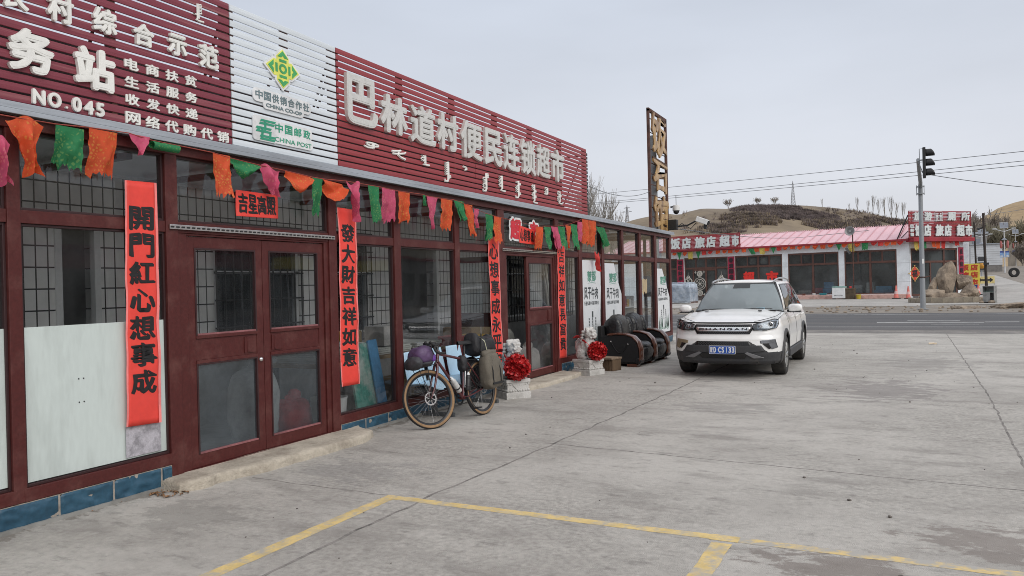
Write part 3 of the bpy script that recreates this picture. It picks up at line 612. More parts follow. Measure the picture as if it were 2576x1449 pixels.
for q in ((10.93, 11.02), (12.9, 12.96)): b.box(-.06, .012, q[0], q[1], .03, 2.19)
b.box(-.055, .01, 11.02, 12.9, 2.15, 2.19); b.build('door_frame', M_maroon, shop, bevel=.004)
leaf(11.79, 12.895, .07, 2.145, -.004, False, (1.0, 1.23), True)
b = MB(); st = .08     # the other leaf, swung open into the porch
for z0, z1 in ((.07, .18), (1.0, 1.23), (2.05, 2.145)): b.box(-.95, -.09, 11.0, 11.04, z0, z1)
b.box(-.09, -.01, 11.0, 11.04, .07, 2.145); b.box(-1.03, -.95, 11.0, 11.04, .07, 2.145); lo_ = b.build('door_leaf', M_maroon, shop, bevel=.004)
b = MB(); b.box(-.95, -.09, 11.018, 11.022, .18, 1.0); b.box(-.95, -.09, 11.018, 11.022, 1.23, 2.05); b.build('glass', M_glass, lo_)
# rail of the door curtain over each doorway
def rail(name, label, y0, y1, z):
    r = MB(); r.box(.032, .05, y0, y1, z-.018, z+.022); k = int((y1-y0)/.055)
    for i in range(k): yy = y0+(y1-y0)*(i+.5)/k; r.box(.05, .056, yy-.02, yy+.012, z-.006, z+.008, 1)
    t = tag(r.build(name, [M_chrome, M_black], None, bevel=.002), label, 'curtain rail', 'curtain rails over the doorways')
rail('curtain_rail', 'bright slotted metal curtain rail above the closed double door', 4.60, 6.77, 2.235)
rail('curtain_rail', 'bright slotted metal curtain rail above the open doorway', 10.83, 12.97, 2.235)
# doorsteps
def step(label, pts, h, seed):
    s = MB(); random.seed(seed); pl = []
    for (x0, y0), (x1, y1) in zip(pts, pts[1:]+pts[:1]):
        k = max(1, int(math.hypot(x1-x0, y1-y0)/.07))
        for i in range(k): t = i/k; x = x0+(x1-x0)*t; y = y0+(y1-y0)*t; pl.append((x+(.028*NZ.noise(V((x*7, y*7, seed))) if x > .05 else 0), y+.012*NZ.noise(V((x*9, y*9, seed+3)))))
    k = len(pl); c = (sum(p[0] for p in pl)/k, sum(p[1] for p in pl)/k)
    rings = [(1.0, -.004), (.985, h*.55), (.965, h*.82), (.9, h*.97), (.5, h)]; vs = []
    for f, z in rings:
        for x, y in pl: vs.append((c[0]+(x-c[0])*f if x > .05 else x, c[1]+(y-c[1])*(f*.3+.7 if x > .05 else 1), z+(.006*NZ.noise(V((x*5, y*5, z*40))) if z > 0 else 0)))
    fs = [(r_*k+i, r_*k+(i+1) % k, (r_+1)*k+(i+1) % k, (r_+1)*k+i) for r_ in range(len(rings)-1) for i in range(k)]+[tuple((len(rings)-1)*k+i for i in range(k))]
    s.add(vs, fs); tag(s.build('doorstep', M_step, None, 50), label, 'doorstep', 'doorsteps')
M_step = mat('doorstep_concrete', (.47, .42, .345), .9, 0, .2, 3, (.30, .26, .21), .45, .65, .5, 60)
step('worn chipped concrete doorstep at the closed double door', [(.0, 4.47), (.27, 4.44), (.36, 4.62), (.32, 4.78), (.42, 5.3), (.44, 6.0), (.46, 6.7), (.36, 6.98), (.03, 7.12)], .088, 2)
step('low concrete doorstep before the open doorway', [(.03, 10.8), (.4, 10.85), (.5, 11.4), (.5, 12.6), (.45, 13.1), (.03, 13.2)], .065, 5)

# ------------------------------------------------------------------ slatted signboards
M_plum = mat('plum_weathered_slat', (.205, .035, .055), .55, 0, .2, 1.1, (.30, .105, .115), .52, .72, .08, 60, stretch=(1, .35, 14))
M_redsl = mat('red_slat', (.30, .042, .05), .45, 0, .1, 1.2, (.25, .035, .042), .4, .7, .04, 60, stretch=(1, .4, 6))
M_whtsl = mat('white_slat', (.66, .71, .755), .4, 0, .05, 1.2, stretch=(1, .4, 6))
M_let = mat('white_letter', (.78, .78, .75), .5, 0, .06, 5); M_side = mat('letter_side', (.40, .38, .36), .5)
M_steelL = mat('brushed_steel_letter', (.66, .65, .62), .38, .25, .14, 1.6, (.48, .47, .44), .55, .75, 0, stretch=(1, 2, 2))
M_rust = mat('rusty_angle', (.09, .04, .03), .8, 0, .3, 4)
ZS0, ZS1, NS = 3.045, 4.386, 18; PH = (ZS1-ZS0)/NS
def slats(name, label, y0, y1, m, xs, seams=()):
    t = thing(name, label, 'signboard', (0, y0, ZS0), 0, 'slatted signboards on the shop roof'); s = MB()
    cuts = [y0]+list(seams)+[y1]
    for c0, c1 in zip(cuts, cuts[1:]):
        for i in range(NS):
            z = i*PH+.004; hh = PH-.0165; a, c = c0-y0+.003, c1-y0-.003; random.seed(i+int(c0*10)); dz = random.uniform(-.0015, .0015); tw = random.uniform(-.002, .002)
            pr = [(.051, 0), (.059, 0), (.0615, .003), (.063, hh*.5), (.0615, hh-.003), (.059, hh), (.051, hh)]
            k = len(pr); vs = [(x+tw, a, z+q+dz) for x, q in pr]+[(x-tw, c, z+q-dz) for x, q in pr]
            s.add(vs, [tuple(range(k-1, -1, -1)), tuple(range(k, 2*k))]+[(j, (j+1) % k, k+(j+1) % k, k+j) for j in range(k)])
    s.build('slat_panel', m, t)
    L_ = y1-y0; k = max(2, round(L_/1.28))
    for i in range(k+1):
        f = MB(); yy = L_*i/k; yy = min(max(yy, .03), L_-.03); f.box(-.03, .0505, yy-.022, yy+.022, 0, ZS1-ZS0-.03)
        f.tube([(-.02, yy, ZS1-ZS0-.15), (-.5, yy, .1)], .015, 5); f.build('upright', M_rust, t)
    return t
sg1 = slats('slat_sign', 'weathered plum slat signboard with white service-station lettering', .5, 5.305, M_plum, 0, (2.9,))
sg2 = slats('slat_sign', 'white slat signboard with a green and yellow diamond emblem', 5.31, 6.835, M_whtsl, 0)
sg3 = slats('slat_sign', 'red slat signboard with big grey steel supermarket lettering', 6.84, 14.57, M_redsl, 0, (9.98,))
def letter(sg, ch, y0, z0, y1, z1, m=None, bold=.007, depth=.03, x=.066, name='letter', **k):
    b = MB(); oy = sg.location.y; text(b, ch, (y0-oy, z0-ZS0, y1-oy, z1-ZS0), FY(0, 0, x), bold=bold, depth=depth, **k)
    return b.build(name, m or M_let, sg, recalc=False)
for ch, y0, y1, z0, z1 in (('村', 3.545, 3.75, 3.70, 3.915), ('农', 3.2, 3.41, 3.70, 3.90), ('综', 3.905, 4.11, 3.72, 3.92), ('合', 4.255, 4.455, 3.715, 3.9), ('示', 4.595, 4.79, 3.72, 3.905), ('范', 4.92, 5.14, 3.695, 3.905), ('级', 2.85, 3.05, 3.70, 3.9)):
    letter(sg1, ch, y0, z0, y1, z1, bold=.0075)
letter(sg1, '务', 3.255, 3.27, 3.59, 3.585, bold=.015, depth=.03); letter(sg1, '站', 3.745, 3.255, 4.085, 3.58, bold=.015, depth=.03); letter(sg1, '服', 2.75, 3.27, 3.09, 3.58, bold=.015, depth=.03)
for row, z0, z1 in (('电商扶贫', 3.492, 3.585), ('生活服务', 3.348, 3.438), ('收发快递', 3.205, 3.295)):
    for i, ch in enumerate(row): yc = 4.243+i*(4.835-4.243)/3; letter(sg1, ch, yc-.062, z0, yc+.066, z1, bold=.0032, depth=.012)
for i, ch in enumerate('网络代购代销'): yc = 4.245+i*(5.185-4.245)/5; letter(sg1, ch, yc-.066, 3.05, yc+.07, 3.148, bold=.0032, depth=.012)
for ch, y0, y1, z0, z1 in (('N', 3.425, 3.52, 3.055, 3.165), ('O', 3.54, 3.64, 3.055, 3.168), ('.', 3.672, 3.69, 3.066, 3.084), ('0', 3.725, 3.80, 3.058, 3.17), ('4', 3.82, 3.9, 3.055, 3.165), ('5', 3.92, 3.99, 3.055, 3.165)):
    letter(sg1, ch, y0, z0, y1, z1, bold=.006, depth=.02)
BIG = [('巴', 6.97, 7.54, 3.56, 4.13), ('林', 7.60, 8.17, 3.57, 4.04), ('道', 8.23, 8.83, 3.54, 4.04), ('村', 8.87, 9.43, 3.55, 4.06), ('便', 9.5, 10.13, 3.52, 4.07), ('民', 10.2, 10.77, 3.51, 4.07), ('连', 10.82, 11.40, 3.51, 4.10), ('锁', 11.45, 12.03, 3.52, 4.11), ('超', 12.08, 12.64, 3.54, 4.11), ('市', 12.7, 13.3, 3.54, 4.13)]
for ch, y0, y1, z0, z1 in BIG: letter(sg3, ch, y0, z0, y1, z1, M_steelL, .020 if ch in '巴林市村民' else .0145, .045, copies=12)
# Mongolian line: a vertical stem with teeth, bows and tails
def mong(sg, yc, z1, z0, w, seed, kind):
    b = MB(); oy = sg.location.y; random.seed(seed); X = .075; h = z1-z0; stx = yc-oy+w*.18
    def tb(p, r): b.tube([(X, y, z-ZS0) for y, z in p], r, 5)
    r = max(.008, min(.016, w*.09)); loops = 'L' in kind
    if kind.startswith('o'):
        tb([(stx-w*.1+w*.36*cos(t), z1-h*.3+h*.28*sin(t)) for t in [i*.6 for i in range(12)]], r*.8); tb([(stx-.02, z1-h*.1), (stx-.02, z0+h*.1)], r*1.6); tb([(stx, z0+h*.1), (stx-w*.4, z0+h*.02), (stx-w*.55, z0+h*.2)], r*.8)
    elif kind.startswith('t'):
        tb([(stx-w*.05, z1-h*.2), (stx-w*.12, z0+h*.35), (stx+w*.1, z0+h*.12), (stx+w*.4, z0)], r); tb([(stx-w*.55, z1-h*.3), (stx-w*.1, z1-h*.15), (stx+w*.1, z1)], r*.8); tb([(stx-w*.5, z0+h*.4), (stx-w*.1, z0+h*.5), (stx+w*.35, z1-h*.25), (stx+w*.45, z1-h*.1)], r*.8)
    elif kind.startswith('d'):
        tb([(stx-w*.3, z1), (stx+w*.2, z1-h*.2), (stx+w*.25, z1-h*.6), (stx-w*.1, z0)], r)
    else:
        tb([(stx, z1), (stx, z0+h*.12)], r*1.35); n = max(3, int(h/.036))
        for i in range(n):
            z = z1-h*.06-(h*.78)*i/n; q = random.random()
            if q < .45: tb([(stx, z), (stx-w*.42, z-h*.02), (stx-w*.3, z-h*.05)], r*.75)
            elif q < .75: tb([(stx, z), (stx-w*.3, z+.008), (stx-w*.5, z-.012), (stx-w*.3, z-.028), (stx, z-.024)], r*.7)
            else: tb([(stx, z), (stx+w*.3, z+.012), (stx+w*.34, z-.008), (stx, z-.02)], r*.7)
        if seed % 2: tb([(stx, z0+h*.14), (stx-w*.2, z0+h*.03), (stx+w*.1, z0), (stx+w*.5, z0+.004)], r)
        else: tb([(stx, z0+h*.14), (stx-w*.1, z0+h*.02), (stx-w*.45, z0), (stx-w*.5, z0+h*.1)], r)
    b.build('script_word', M_let, sg, 60)
for i, (yc, w, z1, z0, kd) in enumerate([(7.43, .34, 3.395, 3.33, 'o'), (7.96, .30, 3.39, 3.29, 't'), (8.56, .2, 3.405, 3.285, 'x'), (9.14, .2, 3.40, 3.125, 'x'), (9.62, .18, 3.39, 3.345, 'd'), (10.24, .22, 3.375, 3.10, 'x'), (10.76, .22, 3.395, 3.16, 'x'), (11.35, .24, 3.38, 3.10, 'x'), (11.97, .22, 3.385, 3.075, 'x'), (12.52, .24, 3.39, 3.27, 'x'), (13.08, .22, 3.38, 3.155, 'x')]): mong(sg3, yc, z1, z0, w, i+1, kd)
mong(sg1, 4.91, 4.25, 4.10, .12, 23, 'x'); mong(sg1, 3.35, 4.25, 4.10, .12, 24, 'x'); mong(sg1, 2.9, 4.25, 4.05, .12, 25, 'x')
# emblem plates on the white board
M_grn = mat('emblem_green', (.06, .36, .12), .5); M_ylw = mat('emblem_yellow', (.72, .74, .14), .5); M_teal = mat('emblem_teal_green', (.04, .33, .20), .5); M_slate = mat('slate_lettering', (.16, .22, .24), .5); M_plate = mat('white_plate', (.72, .73, .74), .45)
def rrect(x0, y0, x1, y1, r, n=5):
    p = []
    for cx, cy, a in ((x1-r, y1-r, 0), (x0+r, y1-r, pi/2), (x0+r, y0+r, pi), (x1-r, y0+r, 3*pi/2)): p += [(cx+r*cos(a+pi/2*i/n), cy+r*sin(a+pi/2*i/n)) for i in range(n+1)]
    return p
def off(poly, d):
    k = len(poly); o = []
    for i in range(k):
        a = V(poly[i-1]); b_ = V(poly[i]); c = V(poly[(i+1) % k]); e1 = (b_-a).normalized(); e2 = (c-b_).normalized(); n1 = V((e1.y, -e1.x)); n2 = V((e2.y, -e2.x)); nn = (n1+n2).normalized(); o.append(tuple(b_+nn*d/max(.4, nn.dot(n1))))
    return o
OY = 5.31; EC = (5.98-OY, 3.918-ZS0); EM = FY(EC[0], EC[1], .072)
q = .185; cr = [(0, q), (q*.42, q*.62), (q*.40, q*.36), (q*.66, q*.40), (q*1.18, 0), (q*.66, -q*.40), (q*.40, -q*.36), (q*.42, -q*.62), (0, -q), (-q*.42, -q*.62), (-q*.40, -q*.36), (-q*.66, -q*.40), (-q*1.18, 0), (-q*.66, q*.40), (-q*.40, q*.36), (-q*.42, q*.62)][::-1]
b = MB(); b.prism(off(cr, .030), .012, 0, EM, -.004); b.prism(off(cr, .010), .003, 1, EM, .0085)
def bar(pts, mi=2): b.prism(pts, .003, mi, EM, .012)
for sx, sy in ((1, 0), (-1, 0), (0, 1), (0, -1)):
    def T(u, v): return (u*sx*1.15-v*sy*1.15, u*sy+v*sx)
    tip, bk, th_ = q*.98, q*.62, q*.17
    bar([T(tip, 0), T(bk, q*.36), T(bk, q*.36-th_*1.5), T(tip-th_*1.5, 0)]); bar([T(tip, 0), T(tip-th_*1.5, 0), T(bk, -q*.36+th_*1.5), T(bk, -q*.36)])
    bar([T(q*.5, q*.24), T(q*.36, q*.24), T(q*.36, -q*.24), T(q*.5, -q*.24)])
rg = [(q*.27*cos(i*pi/12)*1.1, q*.27*sin(i*pi/12)) for i in range(24)]; ri = [(q*.14*cos(i*pi/12)*1.1, q*.14*sin(i*pi/12)) for i in range(24)]
for i in range(24): j = (i+1) % 24; bar([rg[i], rg[j], ri[j], ri[i]])
b.build('diamond_emblem', [M_plate, M_ylw, M_grn], sg2)
PMx = FY(-OY, -ZS0, .072); PT = FY(-OY, -ZS0, .0795)
b = MB(); b.prism(rrect(5.565, 3.522, 6.39, 3.655, .05), .011, 0, PMx, -.004); b.prism(rrect(5.70, 3.468, 6.28, 3.56, .04), .0112, 0, PMx, -.005)
glyph_row(b, '中国供销合作社', (5.59, 3.548, 6.37, 3.636), PT, bold=.003, mi=1, fill=.88)
text(b, 'CHINA CO-OP', (5.735, 3.487, 6.25, 3.527), PT, bold=.0025, mi=1)
o = b.build('cooperative_plate', [M_plate, M_slate], sg2, recalc=False)
b = MB(); b.prism(rrect(5.555, 3.14, 5.88, 3.385, .035), .011, 0, PMx, -.004); b.prism(rrect(5.80, 3.245, 6.40, 3.372, .05), .0112, 0, PMx, -.0045); b.prism(rrect(5.81, 3.145, 6.41, 3.26, .045), .0114, 0, PMx, -.005)
glyph_row(b, '中国邮政', (5.84, 3.258, 6.385, 3.352), PT, bold=.003, mi=1, fill=.8)
text(b, 'CHINA POST', (5.845, 3.165, 6.385, 3.212), PT, bold=.0008, mi=1)
for z, dy in ((3.345, .06), (3.315, .045), (3.268, 0), (3.236, 0), (3.19, .05), (3.163, .05)):   # stacked sloping bars of the post emblem
    b.prism([(5.62+dy-.03, z-.011), (5.80+dy-.01, z-.011), (5.815+dy-.01, z+.011), (5.635+dy-.03, z+.011)], .003, 1, PMx, .0072)
for y0, z0, z1 in ((5.66, 3.165, 3.27), (5.70, 3.235, 3.345), (5.765, 3.17, 3.24), (5.61, 3.24, 3.27)): b.prism([(y0, z0), (y0+.028, z0), (y0+.034, z1), (y0+.006, z1)], .003, 1, PMx, .0074)
b.build('post_plate', [M_plate, M_teal], sg2, recalc=False)
# slatted return at the far end of the red board
b = MB()
for i in range(NS): b.box(-.09, -.07, 14.66, 14.98, ZS0+i*PH, ZS0+i*PH+.05)
t = tag(b.build('sign_return', M_bar, None), 'dark slatted end panel closing the right end of the red signboard', 'sign end')
b = MB(); b.box(-.07, -.02, 14.70, 14.78, 3.04, 4.40); b.box(-.12, -.09, 14.9, 14.94, 3.04, 4.36); b.box(-.6, -.12, 14.9, 14.93, 4.30, 4.33); o = b.build('end_post', M_rust, None); o.parent = t
# window dressing on the glass
XG = .004
M_bred = mat('banner_red_paper', (.80, .062, .045), .55, 0, .07, 2.2, (.70, .055, .042), .45, .7, .15, 14); M_ink = mat('black_ink', (.012, .011, .012), .6); M_pink = mat('banner_pink_edge', (.86, .23, .22), .6)
M_tape = mat('old_clear_tape', (.42, .40, .38), .3, 0, .15, 6)
def parts_of(c):
    out = []
    for a, e_ in zip(c.cut, c.cut[1:]+[(len(c.v), len(c.f))]):
        q = MB(); q.v = c.v[a[0]:e_[0]]; q.f = [tuple(i-a[0] for i in f) for f in c.f[a[1]:e_[1]]]; q.m = [0]*len(q.f); out.append(q)
    return out
def banner(label, corners, s, cat='couplet banner', group='red couplet banners on the shop front', bold=.011, horiz=False, wob=.0115, pad=(.1, .08), x=.036, m=None, name='couplet_banner', edge=True, ink=None):
    """corners: lower-left (y,z), lower-right, upper-right, upper-left"""
    (y0, z0), (y1, z1), (y2, z2), (y3, z3) = corners; L0 = V((y3-y0, z3-z0)); nseg = 40
    def fn(u, v):
        y = (y0+(y1-y0)*u)*(1-v)+(y3+(y2-y3)*u)*v; z = (z0+(z1-z0)*u)*(1-v)+(z3+(z2-z3)*u)*v
        return (x+.012*NZ.noise(V((y*3, z*2.6, y0)))+.006*NZ.noise(V((y*12, z*8, y0))), y+.006*NZ.noise(V((z*4, 0, y0))), z)
    b = MB(); b.grid(fn, 8, nseg); 
    t = tag(b.build(name, [m or M_bred], None, 80), label, cat, group); o_ = t.modifiers.new('paper', 'SOLIDIFY'); o_.thickness = .0012
    c = MB(); w_ = 1.0; I = Mx.Identity(4); W = abs(y1-y0); H = abs(z3-z0)
    (glyph_row if horiz else glyph_col)(c, s, (W*pad[0], H*pad[1], W*(1-pad[0]), H*(1-pad[1]*.8)), I, bold=bold*.22, nib=bold*.62, wob=wob, copies=6, **({'fill': .9} if horiz else {'seed': len(s)}))
    c.v = [(lambda p: (p[0]+.0032+q_[2]*.2, p[1], p[2]))(fn(min(1, max(0, q_[0]/W)), min(1, max(0, q_[1]/H)))) for q_ in c.v]
    for ch in parts_of(c): ch.build('character', ink or M_ink, t, recalc=False)
    if edge:
        e_ = MB()
        for u0, u1 in ((-.02, .035), (.95, 1.03)): e_.grid(lambda u, v: (lambda p: (p[0]+.0014, p[1], p[2]))(fn(u0+(u1-u0)*u, v)), 1, nseg)
        e_.build('paper_edge', M_pink, t, 80)
    return t
banner('long red couplet banner on the window left of the double door', [(4.155, .585), (4.465, .572), (4.482, 2.60), (4.19, 2.59)], '開門紅心想事成', bold=.0125, pad=(.12, .12))
banner('red couplet banner right of the double door, reading down to 意', [(6.835, .57), (7.14, .565), (7.16, 2.575), (6.85, 2.585)], '發大財吉祥如意', bold=.0125, pad=(.12, .1))
banner('red couplet banner left of the open doorway, partly behind the bicycle bags', [(10.42, .25), (10.74, .25), (10.70, 2.42), (10.36, 2.43)], '心想事成永平安', bold=.011, pad=(.08, .05), x=.042)
banner('red couplet banner right of the open doorway, above the stone lion', [(13.02, .30), (13.36, .29), (13.36, 2.42), (13.02, 2.42)], '吉祥如意長富貴', bold=.010, pad=(.12, .06), x=.042)
banner('small red banner with four characters above the double door', [(5.385, 2.385), (5.935, 2.395), (5.93, 2.635), (5.385, 2.635)], '吉星高照', 'banner', 'red header banners', .0095, True, .007, (.05, .14), .012, name='header_banner', edge=False)
banner('small tilted red banner pasted over the sticker above the open doorway', [(11.50, 2.37), (12.12, 2.36), (12.10, 2.61), (11.52, 2.66)], '心想事成', 'banner', 'red header banners', .009, True, .007, (.05, .14), .016, name='header_banner', edge=False)
b = MB(); b2 = MB()
for ch, y0, y1 in (('超', 11.17, 11.62), ('市', 11.93, 12.30)):
    text(b, ch, (y0-.03, 2.385, y1+.03, 2.80), FY(0, 0, XG-.002), bold=.052, copies=12); text(b2, ch, (y0+.02, 2.42, y1-.02, 2.765), FY(0, 0, XG+.003), bold=.022)
t = tag(b.build('shop_sticker', M_white, None, recalc=False), 'red and white supermarket sticker on the glass over the open doorway', 'sticker'); o = b2.build('lettering', mat('sticker_red', (.62, .02, .04), .4), None, recalc=False); o.parent = t
# old tape rectangle below the first banner
b = MB(); random.seed(4)
b.grid(lambda u, v: (.0045, 4.16+.33*u+.004*NZ.noise(V((v*9, 1, u))), .33+.25*v), 8, 6); tag(b.build('torn_poster_remnant', mat('faded_lilac_paper', (.40, .385, .42), .7, 0, .25, 9), None), 'faded lilac poster scrap below the longest red banner', 'poster scrap')
# white board standing inside the first window, film strip
b = MB(); b.box(-.019, -.010, 3.375, 4.555, .315, 1.437); M_board = mat('frosted_white_board', (.57, .635, .615), .5, 0, .06, 1.6, (.44, .49, .47), .48, .70, .1, 6, stretch=(1, 2.2, .5))
t = tag(b.build('white_board', M_board, None), 'greenish white board covering the lower left window from inside', 'board'); b = MB()
for y, z in ((3.78, 1.02), (3.82, 1.02), (3.78, .84), (3.82, .84)): b.ball((-.009, y, z), .006, 8)
o = b.build('screw_hole', M_bar, None); o.parent = t
b = MB(); b.box(-.019, -.010, 2.045, 3.235, .315, 1.437); tag(b.build('white_board', M_board, None), 'greenish white board behind the window at the left picture edge', 'board')
# three tall dried-beef posters
M_paper = mat('poster_paper', (.70, .72, .74), .6, 0, .05, 3, (.62, .65, .68), .5, .7, .1, 12); M_pk = mat('poster_ink', (.06, .07, .075), .6); M_pg = mat('poster_green', (.12, .33, .25), .6); M_pl = mat('poster_wash_green', (.30, .40, .36), .7)
def poster(label, y0, y1, z0, z1, tear, sd, top='flat'):
    b = MB(); random.seed(sd); N_ = 26; Lf = [(y0+.015*NZ.noise(V((i*.9, sd, 0))), z0+(z1-z0)*i/N_) for i in range(N_+1)]
    Rt = [(y1+tear(i/N_)+.02*NZ.noise(V((i*1.3, sd, 7))), z0+(z1-z0)*i/N_) for i in range(N_+1)]
    vs = [(XG, y, z) for y, z in Lf]+[(XG, y, z) for y, z in Rt]; k = N_+1
    b.add(vs, [(i, k+i, k+i+1, i+1) for i in range(N_)]); t = tag(b.build('window_poster', M_paper, None, recalc=False), label, 'poster', 'white dried-beef posters')
    W = y1-y0; H = z1-z0; P = FY(y0, z0, XG); c = MB()
    text(c, '蒙', (W*.28, H*.76, W*.5, H*.88), P, bold=.006, wob=.008, seed=sd); text(c, '都', (W*.5, H*.765, W*.72, H*.885), P, bold=.006, wob=.008, seed=sd+1)
    strokes = [(W*.3+W*.4*i/12, H*.745+.012*sin(i/12*pi)) for i in range(13)]; c.tube([P @ V((x, y, .003)) for x, y in strokes], .004, 4)
    o = c.build('emblem', M_pg, None, recalc=False); o.parent = t
    c = MB(); glyph_row(c, '风干牛肉', (W*.1, H*.565, W*.82, H*.70), P, bold=.006, fill=.92); glyph_row(c, '行业标准参与起草单位', (W*.1, H*.50, W*.84, H*.545), P, bold=.002, fill=.86)
    c.prism([(W*.47, H*.36), (W*.54, H*.36), (W*.54, H*.43), (W*.47, H*.43)], .002, 0, P, .001)
    for xx in (.33, .5, .66): glyph_col(c, '草原风干牛', (W*(xx-.03), H*.2, W*(xx+.03), H*.36), P, bold=.001)
    o = c.build('lettering', M_pk, None, recalc=False); o.parent = t
    c = MB()
    for i in range(70):
        x = W*random.choice((random.uniform(.12, .4), random.uniform(.55, .9))); h = H*random.uniform(.06, .24); ww = W*.012; z = H*random.uniform(.05, .09); dx = random.uniform(-.04, .04)
        c.add([P @ V((x-ww, z, .0015)), P @ V((x+ww, z, .0015)), P @ V((x+dx+ww*.3, z+h, .0015))], [(0, 1, 2)])
    for i in range(30):
        x = W*random.uniform(.14, .88); z = H*random.uniform(.04, .12); r_ = W*random.uniform(.02, .05); c.add([P @ V((x+r_*cos(a)*1.2, z+r_*sin(a)*.6, .0012+i*.00002)) for a in (0, 1.1, 2.1, 3.3, 4.4, 5.4)], [tuple(range(6))])
    o = c.build('plant_drawing', M_pl, None, recalc=False); o.parent = t; return t
glyphs('原', 0); 
poster('complete white dried-beef poster, first from the couplet banner', 14.30, 15.42, .31, 2.14, lambda v: -.03-.06*max(0, sin(v*5)), 1)
poster('white dried-beef poster with its upper right corner torn, behind the armchair', 15.62, 16.74, .31, 2.10, lambda v: -.02-max(0, v-.62)*1.15-.04*sin(v*9), 2)
poster('white dried-beef poster in the last pane, both upper corners torn', 19.6, 20.82, .33, 2.02, lambda v: -max(0, v-.55)*1.5, 3)
b = MB(); random.seed(6); b.add([(XG, 18.32+.42*u+.02*random.uniform(-1, 1), 1.40+.36*v+.02*random.uniform(-1, 1)) for u, v in ((0, 0), (.3, -.1), (.5, .1), (.75, -.1), (1, .05), (1.05, .5), (1, 1), (.7, .9), (.4, 1), (0, .95), (.05, .5))], [tuple(range(11))])
t = tag(b.build('torn_sticker', mat('yellowed_sticker', (.46, .36, .22), .6), None, recalc=False), 'yellowed torn sticker in the pane above the armchair', 'sticker')
# ================================================================== FLAG STRING ON THE SHOP
def flag_mat(name, col, gold, amt=.6):
    m = mat(name, col, .7, 0, .1, 5, None, .45, .65, 0, trans=.3); nt = m.node_tree; N = nt.nodes; L = nt.links; b = N['Principled BSDF']; src = b.inputs['Base Color'].links[0].from_socket
    tr = [n for n in N if n.type == 'BSDF_TRANSLUCENT'][0]; tc = N.new('ShaderNodeTexCoord'); mp = N.new('ShaderNodeMapping'); L.new(tc.outputs['UV'], mp.inputs[0])
    wv = N.new('ShaderNodeTexVoronoi'); wv.feature = 'DISTANCE_TO_EDGE'; wv.inputs['Scale'].default_value = 7; L.new(tc.outputs['Object'], wv.inputs[0]); wv.inputs['Scale'].default_value = 34
    n = N.new('ShaderNodeTexNoise'); n.inputs['Scale'].default_value = 9; L.new(tc.outputs['Object'], n.inputs[0])
    a = N.new('ShaderNodeMath'); a.operation = 'MULTIPLY'; L.new(wv.outputs['Distance'], a.inputs[0]); L.new(n.outputs[0], a.inputs[1])
    r = N.new('ShaderNodeMapRange'); r.inputs[1].default_value = .10; r.inputs[2].default_value = .15; r.inputs[3].default_value = 0; r.inputs[4].default_value = amt; L.new(a.outputs[0], r.inputs[0])
    x = N.new('ShaderNodeMix'); x.data_type = 'RGBA'; L.new(r.outputs[0], x.inputs[0]); L.new(src, x.inputs[6]); x.inputs[7].default_value = (*gold, 1); L.new(x.outputs[2], b.inputs['Base Color']); L.new(x.outputs[2], tr.inputs[0]); return m
M_fl = {'o': flag_mat('orange_flag', (.74, .10, .03), (.72, .30, .06)), 'g': flag_mat('green_flag', (.025, .23, .085), (.18, .36, .11)), 'p': flag_mat('pink_flag', (.66, .10, .20), (.72, .22, .24)), 'r': flag_mat('red_flag', (.68, .055, .05), (.7, .12, .06), .3), 'y': flag_mat('yellow_flag', (.62, .50, .12), (.55, .36, .1))}
CN = {'o': 'orange', 'g': 'green', 'p': 'pink', 'r': 'crimson', 'y': 'yellow'}
def flag_mesh(w, h, kind, sd):
    """a paper cut pennant hanging from its top edge: origin at the top left, y across, z down"""
    random.seed(sd); nu, nv = 14, 20; p1, p2 = random.uniform(0, 6), random.uniform(0, 6); tears = [random.uniform(0, .22) for i in range(nu+1)]; sw = random.uniform(-.12, .12); g_ = random.uniform(.7, 1.3)
    def fn(u, v):
        x = y = z = 0
        if kind == 'banner':                            # hangs straight with a torn fringe
            y = w*u*(1-.10*v)+w*.05*v+sw*v*h*.5; z = -v*h*(1-tears[int(u*nu+.5)]*.9); x = .03*v*sin(u*5*g_+p1)+.05*v*v*sin(p2)
        elif kind == 'tail':                            # wide on top, twisted into a tail
            k = max(.16, 1-1.25*v) if v < .75 else .16+.22*(v-.75)*4; y = w*(.5+(u-.5)*k)+w*.12*v; z = -h*v-(.03*sin(u*6+p1)); x = .05*sin(u*9+v*4+p1)*min(1, v*2)+.03*v
        elif kind == 'point': k = max(.04, 1-v*.96); y = w*(.5+(u-.5)*k); z = -h*v; x = .03*v*sin(u*6+p1)
        elif kind == 'swag':                            # corner blown up, hangs as a loose fold
            y = w*u+w*.06*sin(v*4); z = -h*(.25+.75*sin(pi*min(1, u*.85+.1)))*v*(1-tears[int(u*nu+.5)]*.5)-.02*u; x = .06*sin(v*5+u*3+p1)*v+.06*v*u
        elif kind == 'roll': a = v*7; y = w*u; z = -h*.5-h*.5*cos(a)*(1-.25*v); x = h*.6*sin(a)*(1-.2*v)
        elif kind == 'lean': y = w*u*(1-.2*v)+w*.75*v; z = -h*v*(1-tears[int(u*nu+.5)]); x = .04*sin(u*6+p1)*v
        wr = min(1, v*3); x += wr*(.022*NZ.noise(V((y*16, z*9, sd)))+.010*NZ.noise(V((y*38, z*26, sd)))); y += wr*.012*NZ.noise(V((y*9, z*14, sd+5))); z += wr*.008*NZ.noise(V((y*18, z*9, sd+9)))
        return (x, y, z)
    b = MB(); b.grid(fn, nu, nv); return b
KN = {'banner': 'hanging straight', 'tail': 'twisted into a tail', 'point': 'pointed', 'swag': 'crumpled into a loose fold', 'roll': 'rolled into a tube', 'lean': 'blown sideways'}
